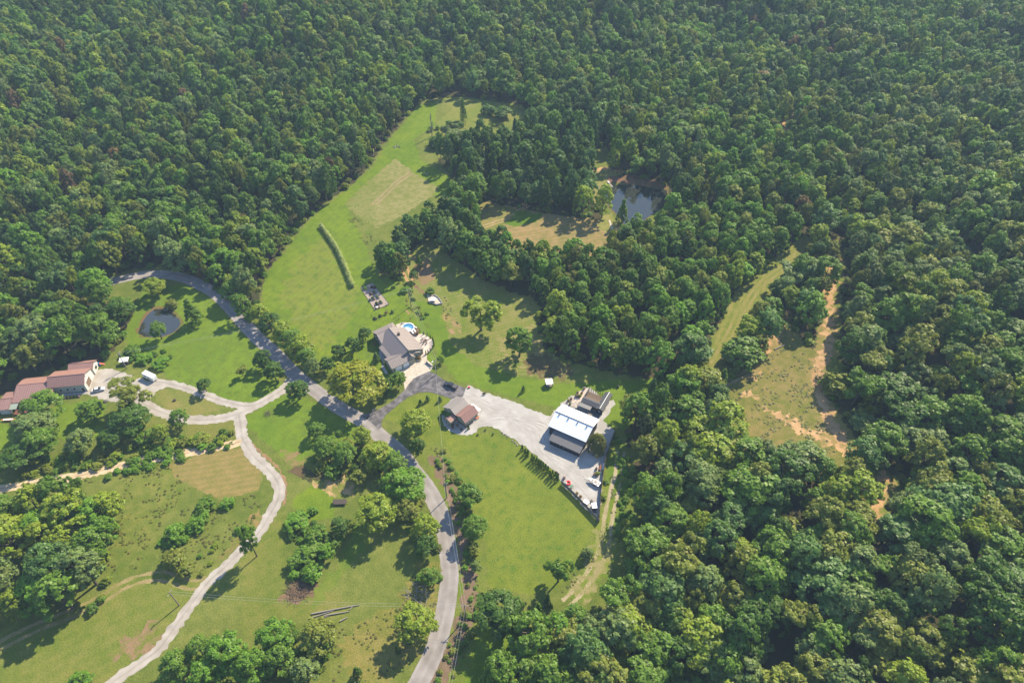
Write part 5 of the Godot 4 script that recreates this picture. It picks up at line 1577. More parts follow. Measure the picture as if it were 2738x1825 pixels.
func barn() -> void:
	var b := thing("barn", "big dark barn with a bright metal roof and a lean-to on the gravel yard", "barn", Vector3(13.33, 0, -154.78), -29.3)
	# own axes: x along the ridge, z towards the lean-to; the roof spans z -11.8 to 0
	gable(b, false, -0.3, 14.75, -5.85, 7.0, 0.0, 4.9, -11.8, 4.9, mats["dark_wall"], mats["galvanised"], 0.45, 0.75)
	var w := Shape.new()
	w.loft([[Vector3(2.4, -0.3, -0.4), Vector3(2.4, 3.85, -0.4), Vector3(2.4, 2.7, 3.6), Vector3(2.4, -0.3, 3.6)], [Vector3(14.1, -0.3, -0.4), Vector3(14.1, 3.85, -0.4), Vector3(14.1, 2.7, 3.6), Vector3(14.1, -0.3, 3.6)]])
	put("lean_to_wall", w.done(), mats["dark_wall"], b)
	var r := Shape.new()
	r.slab(Vector3(2.1, 4.05, -0.42), Vector3(14.4, 4.05, -0.42), Vector3(14.4, 2.75, 4.0), Vector3(2.1, 2.75, 4.0), 0.12)
	for k in range(1, 16):
		r.tube([Vector3(2.1 + k * 0.77, 4.07, -0.42), Vector3(2.1 + k * 0.77, 2.77, 4.0)], [0.035, 0.035], 4)
	put("lean_to_roof", r.done(), mats["grey_roof"], b)
	for x in [1.6, 5.3, 9.0, 12.7]:
		put("roof_vent", Shape.new().tube([Vector3(x, 6.3, -4.9), Vector3(x, 6.95, -4.9)], [0.17, 0.17], 8).box(Vector3(x, 7.0, -4.9), Vector3(0.5, 0.1, 0.5)).done(), mats["black"], b)
	put("ridge_vent", Shape.new().box(Vector3(7.2, 7.1, -5.85), Vector3(14.9, 0.12, 0.3)).done(), mats["charcoal_roof"], b)
	opening(b, "barn_door", Vector3(0.09, 2.0, -5.8), Vector2(4.2, 3.8), -90.0, mats["black"], mats["steel"])
	opening(b, "door", Vector3(8.0, 1.05, 3.62), Vector2(0.9, 2.0), 0.0, mats["charcoal_roof"], mats["black"])
	put("lamp", Shape.new().box(Vector3(6.6, 2.2, 3.7), Vector3(0.25, 0.2, 0.2)).done(), mats["white_paint"], b)
	for x in [5.0, 11.0]:
		opening(b, "window", Vector3(x, 1.7, 3.6), Vector2(1.1, 0.9), 0.0, mats["glass"], mats["black"])
	opening(b, "window", Vector3(0.1, 5.6, -5.85), Vector2(1.0, 0.9), -90.0, mats["glass"], mats["steel"])


func pergola_sheds() -> void:
	var O := Vector3(36, 0, -164)
	var t := thing("pergola_shed", "dark L-shaped open shed with black roofs around a bark courtyard behind the barn", "shed", O, -29.0)
	var roof: Material = mats["charcoal_roof"]
	# south range
	put("roof_slope", Shape.new().slab(Vector3(-10.9, 3.0, -1.0), Vector3(-3.4, 3.0, -1.0), Vector3(-3.4, 2.2, 0.75), Vector3(-10.9, 2.2, 0.75), 0.1).done(), roof, t)
	put("roof_slope", Shape.new().slab(Vector3(-10.9, 3.0, -1.0), Vector3(-3.4, 3.0, -1.0), Vector3(-3.4, 2.5, -2.1), Vector3(-10.9, 2.5, -2.1), 0.1).done(), roof, t)
	# east range
	put("roof_slope", Shape.new().slab(Vector3(-3.0, 3.2, -8.3), Vector3(-3.0, 3.2, 1.2), Vector3(-1.7, 2.4, 1.2), Vector3(-1.7, 2.4, -8.3), 0.1).done(), roof, t)
	put("roof_slope", Shape.new().slab(Vector3(-3.0, 3.2, -8.3), Vector3(-3.0, 3.2, 1.2), Vector3(-4.6, 2.4, 1.2), Vector3(-4.6, 2.4, -8.3), 0.1).done(), roof, t)
	put("ridge_cap", Shape.new().box(Vector3(-3.0, 3.24, -3.55), Vector3(0.22, 0.1, 9.5)).done(), mats["steel"], t)
	for p in [[-10.7, 0.55], [-8.3, 0.55], [-5.9, 0.55], [-3.7, 0.55], [-10.7, -1.9], [-8.3, -1.9], [-5.9, -1.9], [-1.9, 1.0], [-1.9, -2.0], [-1.9, -5.0], [-1.9, -8.0], [-4.4, -5.0], [-4.4, -8.0]]:
		put("post", Shape.new().box(Vector3(p[0], 1.15, p[1]), Vector3(0.18, 2.35, 0.18)).done(), mats["dark_wood"], t)
	put("wall", Shape.new().box(Vector3(-3.15, 1.1, 1.02), Vector3(2.3, 2.2, 0.12)).box(Vector3(-7.0, 0.9, -1.55), Vector3(6.4, 1.5, 0.1)).done(), mats["dark_wall"], t)
	put("log_stack", Shape.new().box(Vector3(-7.4, 0.6, -0.3), Vector3(5.6, 1.0, 1.0)).done(), mats["wood"], t)
	put("window", Shape.new().box(Vector3(-3.1, 1.4, 1.1), Vector3(0.7, 0.6, 0.06)).done(), mats["pale_blue"], t)
	put("courtyard", Shape.new().prism(pv([-11.0, -7.3, -4.6, -7.3, -4.6, -1.9, -11.0, -1.9]), 0.02, 0.09).done(), mats["wood"], t)
	# the trellis on two sides
	for side in [[Vector3(-11.0, 0, -7.4), Vector3(-4.5, 0, -7.4)], [Vector3(-11.0, 0, -7.4), Vector3(-11.0, 0, -1.2)]]:
		var a: Vector3 = side[0]
		var b: Vector3 = side[1]
		for k in 8:
			var p := a.lerp(b, k / 7.0)
			put("trellis_post", Shape.new().box(p + Vector3(0, 1.15, 0), Vector3(0.13, 2.3, 0.13)).done(), mats["dark_wood"], t)
		for y in [0.5, 1.2, 2.0]:
			put("rail", Shape.new().tube([a + Vector3(0, y, 0), b + Vector3(0, y, 0)], [0.05, 0.05], 4).done(), mats["dark_wood"], t)
	# grey decks and canopies between barn and sheds
	var d := thing("grey_deck", "flat grey canopy roof between the barn and the pergola shed", "canopy", O, -29.0)
	put("deck_top", Shape.new().box(Vector3(-8.85, 2.0, 1.75), Vector3(5.4, 0.12, 2.0)).done(), mats["grey_roof"], d)
	for p in [[-11.3, 0.95], [-6.4, 0.95], [-11.3, 2.5], [-6.4, 2.5]]:
		put("post", Shape.new().box(Vector3(p[0], 1.0, p[1]), Vector3(0.14, 2.0, 0.14)).done(), mats["dark_wood"], d)
	var e := thing("barn_walkway", "narrow grey boardwalk along the barn wall", "boardwalk", O, -29.0)
	put("deck_top", Shape.new().box(Vector3(-8.9, 0.4, 3.35), Vector3(10.2, 0.12, 0.85)).done(), mats["grey_wood"], e)
	put("frame", Shape.new().box(Vector3(-8.9, 0.16, 3.35), Vector3(10.0, 0.34, 0.7)).done(), mats["dark_wood"], e)
	var f := thing("low_deck", "low dark deck at the corner between barn and pergola shed", "deck", O, -29.0)
	put("deck_top", Shape.new().box(Vector3(-4.2, 0.25, 1.95), Vector3(3.6, 0.12, 1.9)).done(), mats["charcoal_roof"], f)
	put("frame", Shape.new().box(Vector3(-4.2, 0.1, 1.95), Vector3(3.4, 0.2, 1.7)).done(), mats["dark_wood"], f)
	# pots and beds on the terrace
	var rng := RandomNumberGenerator.new()
	rng.seed = 5
	plant_pot(Vector3(28.21, -0.00, -176.86), "bloom", "pink flower tub at the far corner of the stepping stone terrace")
	plant_pot(Vector3(27.02, -0.00, -174.35), "rust", "reddish shrub pot on the stepping stone terrace")
	plant_pot(Vector3(25.71, -0.00, -173.03), "olive", "olive shrub pot on the stepping stone terrace")
	plant_pot(Vector3(26.38, -0.00, -173.03), "gold", "yellow shrub pot beside the olive one on the terrace")
	plant_pot(Vector3(25.49, -0.00, -174.64), "dry", "dry brown planting at the lawn edge of the terrace")
	plant_pot(Vector3(24.83, -0.00, -173.03), "dry", "straw coloured planting half way along the terrace edge")
	plant_pot(Vector3(22.74, -0.00, -171.44), "dry", "brown planting on the terrace half way to the barn")
	plant_pot(Vector3(21.59, -0.00, -170.57), "rust", "rusty planting on the terrace nearest the barn roof")
	plant_pot(Vector3(22.14, -0.00, -168.86), "grey_green", "grey plant tub at the end of the boardwalk")
	var stones := Shape.new()
	var c := Vector3(23.56, -0.00, -170.57)
	for k in 46:
		var p := c + Vector3(rng.randf_range(-2.4, 2.6), 0.09, rng.randf_range(-3.2, 2.2))
		stones.box(p, Vector3(rng.randf_range(0.3, 0.55), 0.06, rng.randf_range(0.3, 0.5)), Basis(Vector3.UP, rng.randf() * 3.0))
	tag(put("stepping_stones", stones.done(), mats["grey_concrete"]), "grey stepping stones set in the terrace behind the barn", "stones", "", "stuff")


func plant_pot(at: Vector3, tint: String, label: String, size := 0.9) -> void:
	var t := thing("plant_pot", label, "plant pot", at)
	put("pot", Shape.new().tube([Vector3(0, 0, 0), Vector3(0, 0.5, 0)], [0.3 * size, 0.42 * size], 10).done(), mats["terracotta"], t)
	var c := put("foliage", crowns["bush"][0], leaf_mats[tint], t)
	c.position = Vector3(0, 0.35, 0)
	c.scale = Vector3(0.14, 0.075, 0.14) * size


func red_house() -> void:
	var h := thing("red_roofed_house", "long white walled house with salmon red metal roofs behind the gravel parking yard", "house", Vector3(-172, 0, -178), 8.0)
	var red: Material = mats["red_roof"]
	var dark: Material = mats["dark_red_roof"]
	gable(h, false, -6.8, 6.9, -0.23, 6.5, 3.3, 4.0, -5.7, 4.0, mats["white_wall"], red, 0.4, 0.8)
	gable(h, false, -2.3, 7.2, -8.4, 4.6, -5.6, 3.4, -11.2, 3.0, mats["white_wall"], red, 0.35, 0.8)
	# west wing
	gable(h, false, -18.4, -6.9, 0.6, 4.6, 8.3, 3.0, -4.4, 3.0, mats["white_wall"], dark, 0.4, 0.8, red)
	gable(h, false, -22.5, -18.3, 6.4, 3.8, 11.2, 2.8, 2.0, 2.8, mats["white_wall"], dark, 0.35, 0.8)
	# entrance roof in the corner
	put("roof_slope", Shape.new().slab(Vector3(-7.4, 4.3, 1.5), Vector3(-4.6, 3.6, 3.2), Vector3(-4.2, 2.9, 7.4), Vector3(-9.0, 3.0, 8.2), 0.12).done(), red, h)
	put("wall", Shape.new().box(Vector3(-6.6, 1.2, 5.4), Vector3(3.6, 3.0, 3.8)).done(), mats["stone"], h)
	put("awning", Shape.new().slab(Vector3(-19.0, 2.9, 8.6), Vector3(-15.8, 2.9, 8.6), Vector3(-15.8, 2.5, 11.1), Vector3(-19.0, 2.5, 11.1), 0.08).done(), mats["green_roof"], h)
	opening(h, "garage_door", Vector3(6.52, 1.75, -0.4), Vector2(3.6, 3.2), 90.0, mats["brown_door"], mats["white_paint"])
	opening(h, "door", Vector3(5.2, 1.1, 2.93), Vector2(1.0, 2.1), 0.0, mats["dark_wood"], mats["white_paint"])
	for x in [-2.7, -0.2, 2.3]:
		opening(h, "window", Vector3(x, 1.9, 2.93), Vector2(0.8, 1.1), 0.0, mats["glass"], mats["white_paint"])
	put("gable_vent", Shape.new().box(Vector3(6.53, 5.2, -0.23), Vector3(0.06, 0.5, 0.4)).done(), mats["black"], h)
	opening(h, "window", Vector3(6.87, 1.6, -8.4), Vector2(1.6, 1.6), 90.0, mats["black"], mats["white_paint"])
	put("chimney", Shape.new().box(Vector3(-6.6, 4.9, -1.4), Vector3(0.6, 2.0, 0.6)).done(), mats["stone"], h)
	put("front_walk", Shape.new().box(Vector3(1.2, 0.05, 3.9), Vector3(9.6, 0.14, 1.3)).done(), mats["grey_concrete"], h)
	var bed := thing("flower_bed", "flower bed of mixed blooms along the white wall's walk", "flower bed", Vector3(-171.0, 0, -172.5), 8.0)
	put("soil", Shape.new().box(Vector3(0, 0.08, 0), Vector3(8.5, 0.16, 1.1)).done(), mats["soil"], bed)
	for k in 7:
		var f := put("flower_clump", crowns["bush"][k % 2], leaf_mats[["rust", "mid", "bloom", "gold", "olive", "mid", "bloom"][k]], bed)
		f.position = Vector3(-3.8 + k * 1.25, 0.1, 0)
		f.scale = Vector3(0.1, 0.05, 0.1)
	var deck := thing("red_deck", "reddish timber deck at the end of the red roofed house", "deck", Vector3(-184.5, 0, -166.4), 8.0)
	put("deck_top", Shape.new().box(Vector3(0, 0.7, 0), Vector3(6.4, 0.12, 5.0)).done(), mats["red_wood"], deck)
	for x in [-3.0, 0.0, 3.0]:
		for z in [-2.3, 2.3]:
			put("post", Shape.new().box(Vector3(x, 0.75, z), Vector3(0.14, 1.6, 0.14)).done(), mats["red_wood"], deck)
	for z in [-2.3, 2.3]:
		put("rail", Shape.new().box(Vector3(0, 1.5, z), Vector3(6.2, 0.08, 0.1)).done(), mats["red_wood"], deck)
	var can := thing("canoe", "orange and white canoe shape lying beside the reddish deck", "canoe", Vector3(-188.25, -0.00, -161.30), 4.0)
	var rings := []
	var rim := []
	for k in 9:
		var f := k / 8.0 * 2.0 - 1.0
		var w := 0.48 * sqrt(maxf(0.02, 1.0 - f * f))
		rings.append([Vector3(f * 2.4, 0.75, -w), Vector3(f * 2.4, 0.3 + 0.2 * f * f, -w * 0.7), Vector3(f * 2.4, 0.3 + 0.2 * f * f, w * 0.7), Vector3(f * 2.4, 0.75, w)])
		rim.append(Vector3(f * 2.4, 0.77, w))
	put("hull", Shape.new().loft(rings).done(), mats["orange_plastic"], can)
	put("inside", Shape.new().box(Vector3(0, 0.77, 0), Vector3(3.4, 0.05, 0.55)).done(), mats["white_paint"], can)
	var toy := thing("play_slide", "small blue and red toy slide behind the red roofed house", "toy slide", Vector3(-166.17, -0.00, -189.81), 20.0)
	put("ladder", Shape.new().box(Vector3(-0.4, 0.7, 0), Vector3(0.7, 1.4, 0.8)).done(), mats["blue_plastic"], toy)
	put("chute", Shape.new().slab(Vector3(-0.1, 1.3, -0.3), Vector3(-0.1, 1.3, 0.3), Vector3(1.5, 0.15, 0.3), Vector3(1.5, 0.15, -0.3), 0.08).done(), mats["red_plastic"], toy)
	var fire := thing("boulder", "dark grey boulder at the grass edge of the parking yard", "boulder", Vector3(-156.10, -0.00, -170.64), 30.0)
	rock_shape(fire, 1.0, 0.75, mats["dark_rock"], 3)


func rock_shape(root: Node3D, r: float, tall: float, m: Material, sd: int) -> void:
	var rng := RandomNumberGenerator.new()
	rng.seed = sd
	var rings := []
	for k in 5:
		var y := tall * (k / 4.0)
		var w: float = r * [0.95, 1.0, 0.85, 0.55, 0.12][k]
		var ring := []
		for j in 8:
			var a := TAU * j / 8.0
			ring.append(Vector3(cos(a), 0, sin(a)) * w * rng.randf_range(0.8, 1.15) + Vector3(0, y - 0.1, 0))
		rings.append(ring)
	put("stone", Shape.new().loft(rings).done(), m, root)


# ---------------------------------------------------------------- pool, patio and garden

func garden_and_pool() -> void:
	var pc := Vector3(-44.18, 1.20, -210.84)
	var pool := thing("round_pool", "round above-ground pool with a white rim and bright blue lining", "swimming pool", Vector3(pc.x, 0, pc.z))
	var wall := Shape.new()
	var rim := Shape.new()
	var liner := Shape.new()
	var bottom := Shape.new()
	for k in 32:
		var a := TAU * k / 32.0
		var b := TAU * (k + 1) / 32.0
		var u := Vector3(cos(a), 0, sin(a))
		var v := Vector3(cos(b), 0, sin(b))
		var up := Vector3(0, 1.25, 0)
		wall.quad(u * 2.66, u * 2.66 + up, v * 2.66 + up, v * 2.66)
		rim.loft([[u * 2.40 + up, u * 2.40 + up * 1.05, u * 2.76 + up * 1.05, u * 2.76 + up * 0.99], [v * 2.40 + up, v * 2.40 + up * 1.05, v * 2.76 + up * 1.05, v * 2.76 + up * 0.99]])
		liner.quad(u * 2.42 + up, u * 2.42 + Vector3(0, 0.04, 0), v * 2.42 + Vector3(0, 0.04, 0), v * 2.42 + up)
		bottom.tri(Vector3(0, 0.06, 0), u * 2.42 + Vector3(0, 0.06, 0), v * 2.42 + Vector3(0, 0.06, 0))
	put("wall", wall.done(), mats["white_paint"], pool)
	put("rim", rim.done(), mats["white_paint"], pool)
	put("liner", liner.done(), mats["pool_liner"], pool)
	put("pool_floor", bottom.done(), mat("pool_floor", Color(0.55, 0.80, 0.90), 0.5), pool)
	var water_m := StandardMaterial3D.new()
	water_m.resource_name = "clear_water"
	water_m.transparency = BaseMaterial3D.TRANSPARENCY_ALPHA
	water_m.albedo_color = Color(0.6, 0.88, 1.0, 0.12)
	water_m.roughness = 0.03
	var disc := Shape.new()
	for k in 32:
		disc.tri(Vector3(0, 1.0, 0), Vector3(cos(TAU * k / 32.0) * 2.4, 1.0, sin(TAU * k / 32.0) * 2.4), Vector3(cos(TAU * (k + 1) / 32.0) * 2.4, 1.0, sin(TAU * (k + 1) / 32.0) * 2.4))
	put("water", disc.done(), water_m, pool)
	sheet("pool_slab", "pale concrete slab between the pool and the farmhouse wing", pv([-49.9, -213.7, -47.7, -214.9, -46.2, -215.2, -44.9, -214.9, -46.9, -211.7, -46.7, -210.2, -47.0, -209.4, -48.4, -211.0]), mats["concrete"], 0.09, 0.0, "slab")
	var tank := thing("pool_pump", "grey pool pump with filter tank on the pale slab", "pump", Vector3(-47.28, -0.00, -214.26))
	put("tank", Shape.new().tube([Vector3(0, 0, 0), Vector3(0, 0.9, 0)], [0.3, 0.26], 10).done(), mats["cushion_grey"], tank)
	put("motor", Shape.new().tube([Vector3(0.5, 0.25, 0), Vector3(1.1, 0.25, 0)], [0.18, 0.18], 8).done(), mats["steel"], tank)
	# the deck beside the pool
	var deck := thing("pool_deck", "brown timber deck between the pool and the patio", "deck", Vector3(-41.34, -0.00, -209.02), -40.0)
	put("deck_top", Shape.new().box(Vector3(0, 0.85, 0), Vector3(3.6, 0.1, 3.4)).done(), mats["wood"], deck)
	for x in [-1.7, 0.0, 1.7]:
		put("rail_post", Shape.new().box(Vector3(x, 1.0, -1.62), Vector3(0.1, 1.9, 0.1)).done(), mats["red_wood"], deck)
		put("rail_post", Shape.new().box(Vector3(1.72, 1.0, -x * 0.9 + 0.06), Vector3(0.1, 1.9, 0.1)).done(), mats["red_wood"], deck)
	put("rail", Shape.new().box(Vector3(0, 1.85, -1.62), Vector3(3.5, 0.08, 0.12)).box(Vector3(1.72, 1.87, 0), Vector3(0.12, 0.08, 3.2)).done(), mats["red_wood"], deck)
	put("steps", Shape.new().box(Vector3(-0.6, 0.55, 1.95), Vector3(1.2, 0.1, 0.45)).box(Vector3(-0.6, 0.25, 2.35), Vector3(1.2, 0.1, 0.45)).done(), mats["red_wood"], deck)
	lounger(Vector3(-41.99, 0.90, -207.90), -58, "pale cushioned lounger on the pool deck nearest the farmhouse roof")
	lounger(Vector3(-41.18, 0.90, -208.86), -58, "pale cushioned lounger on the pool deck nearest the pool rim")
	lounger(Vector3(-41.10, 0.90, -211.07), -30, "pale lounger at the far end of the pool deck")
	var tub := thing("flower_tub", "red flowering tub at the patio end of the pool deck", "plant pot", Vector3(-39.86, -0.00, -207.44))
	put("pot", Shape.new().tube([Vector3(0, 0, 0), Vector3(0, 0.6, 0)], [0.3, 0.42], 10).done(), mats["terracotta"], tub)
	var fl := put("foliage", crowns["bush"][0], leaf_mats["maroon"], tub)
	fl.position = Vector3(0, 0.5, 0)
	fl.scale = Vector3(0.13, 0.07, 0.13)
	# fire pit and chairs
	var pit := thing("fire_pit", "round stone fire pit in the middle of the pinkish patio", "fire pit", Vector3(-36.26, -0.00, -203.74))
	for k in 14:
		var a := TAU * k / 14.0
		put("block", Shape.new().box(Vector3(cos(a) * 0.72, 0.32, sin(a) * 0.72), Vector3(0.28, 0.4, 0.3), Basis(Vector3.UP, -a)).done(), mats["clay"], pit)
	put("ash", Shape.new().tube([Vector3(0, 0.12, 0), Vector3(0, 0.3, 0)], [0.6, 0.6], 12).done(), mats["black"], pit)
	patio_chair(Vector3(-37.48, -0.00, -204.68), 80, "grey patio chair on the pool side of the fire pit")
	patio_chair(Vector3(-37.73, -0.00, -202.88), 120, "grey patio chair on the house side of the fire pit")
	patio_chair(Vector3(-36.88, -0.00, -202.03), 165, "grey patio chair before the fire pit")
	patio_chair(Vector3(-35.63, -0.00, -202.03), 200, "grey patio chair on the garden side of the fire pit")
	var table := thing("patio_rack", "timber stair with dark rails from the farmhouse to the patio", "stairs", Vector3(-38.96, -0.00, -200.77), -54.0)
	for k in 5:
		put("step", Shape.new().box(Vector3(-0.8 + k * 0.42, 0.9 - k * 0.2, 0), Vector3(0.42, 0.12, 1.2)).done(), mats["pale_wood"], table)
	for z in [-0.65, 0.65]:
		put("rail", Shape.new().tube([Vector3(-1.0, 1.9, z), Vector3(0.95, 1.0, z)], [0.05, 0.05], 5).done(), mats["dark_wood"], table)
	var urn := thing("white_umbrella", "small closed white sunshade beside the farmhouse wall", "sunshade", Vector3(-40.21, -0.00, -200.77))
	put("pole", Shape.new().tube([Vector3(0, 0, 0), Vector3(0, 2.2, 0)], [0.04, 0.04], 6).done(), mats["steel"], urn)
	put("canopy", Shape.new().tube([Vector3(0, 1.1, 0), Vector3(0, 1.9, 0), Vector3(0, 2.4, 0)], [0.34, 0.3, 0.05], 8).done(), mats["white_paint"], urn)
	# clipped evergreens round the patio
	column_shrub(Vector2(-37.29, -207.79), 0.75, 2.1, "slim dark evergreen first of the row round the patio, counted from the pool", "clipped evergreens round the patio")
	column_shrub(Vector2(-35.76, -206.89), 0.75, 2.1, "slim dark evergreen second of the row round the patio, counted from the pool", "clipped evergreens round the patio")
	column_shrub(Vector2(-34.26, -205.33), 0.75, 2.3, "slim dark evergreen third of the row round the patio, counted from the pool", "clipped evergreens round the patio")
	column_shrub(Vector2(-33.22, -203.91), 0.75, 2.3, "slim dark evergreen fourth of the row round the patio, counted from the pool", "clipped evergreens round the patio")
	column_shrub(Vector2(-32.78, -202.88), 0.75, 2.4, "slim dark evergreen fifth of the row round the patio, counted from the pool", "clipped evergreens round the patio")
	column_shrub(Vector2(-32.51, -201.78), 0.75, 2.4, "slim dark evergreen sixth of the row round the patio, counted from the pool", "clipped evergreens round the patio")
	column_shrub(Vector2(-32.46, -200.43), 0.75, 2.4, "slim dark evergreen seventh of the row round the patio, counted from the pool", "clipped evergreens round the patio")
	column_shrub(Vector2(-32.88, -199.09), 0.75, 2.3, "slim dark evergreen eighth of the row round the patio, counted from the pool", "clipped evergreens round the patio")
	column_shrub(Vector2(-33.64, -197.59), 0.75, 2.3, "slim dark evergreen ninth of the row round the patio, counted from the pool", "clipped evergreens round the patio")
	column_shrub(Vector2(-34.44, -196.44), 0.75, 2.3, "slim dark evergreen tenth of the row round the patio, counted from the pool", "clipped evergreens round the patio")
	column_shrub(Vector2(-35.31, -195.86), 0.75, 2.3, "slim dark evergreen last of the row round the patio, counted from the pool", "clipped evergreens round the patio")
	for s in [[Vector2(-37.65, -192.80), 1.9, 1.9, "rust", "reddish ornamental bush at the farmhouse corner"], [Vector2(-39.87, -191.69), 1.7, 1.2, "olive", "flowering bush by the garage door corner"], [Vector2(-37.51, -195.85), 1.1, 1.8, "gold", "yellowish upright shrub at the corner of the low wing"], [Vector2(-40.54, -191.19), 1.3, 1.0, "mid", "low green shrub by the garage door"], [Vector2(-51.62, -190.59), 1.5, 1.2, "olive", "shrub in the bed before the garage wing"], [Vector2(-55.19, -198.54), 1.6, 1.2, "dark", "shrub in the dark bed before the farmhouse front"], [Vector2(-51.90, -197.09), 2.2, 1.4, "dark", "dark shrub in the porch corner"], [Vector2(-57.09, -201.47), 2.0, 1.3, "maroon", "dark reddish shrub before the farmhouse end gable"]]:
		tree("bush", "bush", s[0], s[1], s[2], s[3], s[4])
	# garden: gravel rectangle with raised beds
	var g := pv([-68.9, -238.4, -63.9, -241.6, -54.4, -226.9, -60.2, -223.1])
	sheet("garden_plot", "rectangle of pinkish garden gravel on the mown field", g, mats["garden_gravel"], 0.06, 0.05, "garden")
	var edge := thing("garden_edging", "low timber edging round the gravel garden rectangle", "edging")
	for k in 4:
		var a := g[k]
		var b := g[(k + 1) % 4]
		put("edge_board", Shape.new().box(Vector3((a.x + b.x) / 2.0, 0.1, (a.y + b.y) / 2.0), Vector3(a.distance_to(b), 0.2, 0.1), Basis(Vector3.UP, -(b - a).angle())).done(), mats["grey_wood"], edge)
	raised_bed(Vector3(-61.98, -0.00, -230.58), -58, Vector2(2.4, 0.9), "dark_wood", "dark", "dark raised bed in the middle of the garden gravel")
	raised_bed(Vector3(-59.68, -0.00, -227.03), -58, Vector2(2.4, 0.9), "dark_wood", "dark", "dark raised bed toward the lower end of the garden gravel")
	raised_bed(Vector3(-60.09, -0.00, -231.43), -58, Vector2(2.2, 0.9), "grey_wood", "lush", "grey raised bed with bright plants at the garden's inner side")
	raised_bed(Vector3(-58.19, -0.00, -228.17), -58, Vector2(2.2, 0.9), "grey_wood", "lush", "grey raised bed with bright plants lower down the garden")
	raised_bed(Vector3(-62.10, -0.00, -234.84), -58, Vector2(2.0, 0.9), "grey_wood", "mid", "raised bed with green plants in the shaded part of the garden")
	raised_bed(Vector3(-63.41, -0.00, -233.77), -58, Vector2(1.8, 0.9), "wood", "dry", "raised bed with dry orange plants in the shaded part of the garden")
	raised_bed(Vector3(-63.17, -0.00, -238.31), -20, Vector2(2.6, 1.2), "dark_wood", "maroon", "dark slatted bed at the shaded far end of the garden")
	raised_bed(Vector3(-63.14, -0.00, -229.53), -58, Vector2(1.4, 0.8), "grey_wood", "grey_green", "small bed with pale plants on the garden's outer edge")
	raised_bed(Vector3(-57.16, -0.00, -219.19), -40, Vector2(1.5, 1.1), "red_wood", "lush", "square brown planter box with bright greens on the lawn")
	raised_bed(Vector3(-59.27, -0.00, -217.50), -55, Vector2(1.7, 1.2), "dark_wood", "mid", "low dark framed bed on the lawn nearest the farmhouse")
	tree("bush", "shrub", Vector2(-66.52, -237.22), 2.6, 1.8, "mid", "leafy shrub in the shaded corner of the garden gravel")
	tree("bush", "bush", Vector2(-54.77, -220.50), 1.7, 1.5, "maroon", "round planting of reddish and orange leaves on the lawn below the garden")
	tree("bush", "shrub", Vector2(-52.33, -221.50), 1.7, 2.0, "mid", "dark green bush on the lawn below the garden")
	tree("bush", "shrub", Vector2(-58.72, -234.63), 1.6, 1.0, "lush", "low bright plant hugging the garden's edge")
	var set_at := Vector3(-59.38, -0.00, -224.45)
	var tb := thing("garden_table", "garden table with a white top at the corner of the garden gravel", "table", set_at, 25.0)
	put("table_top", Shape.new().box(Vector3(0, 0.74, 0), Vector3(1.0, 0.05, 0.6)).done(), mats["white_paint"], tb)
	for x in [-0.42, 0.42]:
		for z in [-0.24, 0.24]:
			put("leg", Shape.new().box(Vector3(x, 0.37, z), Vector3(0.06, 0.72, 0.06)).done(), mats["steel"], tb)
	patio_chair(set_at + Vector3(-0.9, 0, -0.5), 60.0, "dark garden chair on the outer side of the white topped table", "black")
	patio_chair(set_at + Vector3(0.9, 0, 0.1), 250.0, "dark garden chair on the inner side of the white topped table", "black")
	patio_chair(set_at + Vector3(-0.3, 0, 0.8), 150.0, "dark garden chair below the white topped table", "black")
	garden_post(Vector3(-48.97, -0.00, -217.21), "short dark post on the lawn nearer the garden beds")
	garden_post(Vector3(-43.91, -0.00, -216.91), "short dark post on the lawn nearer the pool")
	garden_post(Vector3(-54.68, -0.00, -226.61), "thin dark stake at the inner lower garden corner")
	garden_post(Vector3(-55.55, -0.00, -225.89), "thin dark stake at the lower garden edge")
	garden_post(Vector3(-60.77, -0.00, -218.99), "short dark stake beside the low framed bed")
	# concrete wall at the end of the apron
	var w := thing("retaining_wall", "low grey block wall with a ledge at the end of the concrete apron", "wall", Vector3(-33.35, -0.00, -190.19), -47.0)
	put("blocks", Shape.new().box(Vector3(0, 0.5, 0), Vector3(3.6, 1.0, 0.55)).done(), mats["grey_concrete"], w)
	put("cap", Shape.new().box(Vector3(0, 1.04, 0), Vector3(3.75, 0.1, 0.7)).done(), mats["concrete"], w)
	put("ledge", Shape.new().box(Vector3(1.9, 0.2, 0.5), Vector3(0.9, 0.4, 1.5)).done(), mats["concrete"], w)
	# wedge shaped terrace with the spring house
	var fin := pv([-38.7, -233.9, -37.4, -234.0, -35.0, -232.9, -33.0, -231.2, -31.4, -228.3, -30.9, -227.2, -33.3, -226.3, -34.8, -227.2, -36.2, -227.7, -37.3, -228.7, -37.6, -231.1])
	sheet("wedge_terrace", "wedge shaped pale concrete terrace at the foot of the hay field", fin, mats["concrete"], 0.25, 0.0, "terrace")
	var curb := thing("terrace_wall", "dark low wall along the curved edge of the wedge terrace", "wall")
	for k in range(2, 9):
		var a := fin[k]
		var b := fin[k + 1]
		put("wall_piece", Shape.new().box(Vector3((a.x + b.x) / 2.0, 0.3, (a.y + b.y) / 2.0), Vector3(a.distance_to(b) + 0.1, 0.9, 0.22), Basis(Vector3.UP, -(b - a).angle())).done(), mats["grey_concrete"], curb)
	var sp := thing("spring_hut", "tiny hut with a white roof on the wedge shaped terrace", "hut", Vector3(-35.11, -0.00, -228.62), -5.0)
	put("wall", Shape.new().box(Vector3(0, 0.7, 0), Vector3(1.7, 1.4, 1.3)).done(), mats["stone"], sp)
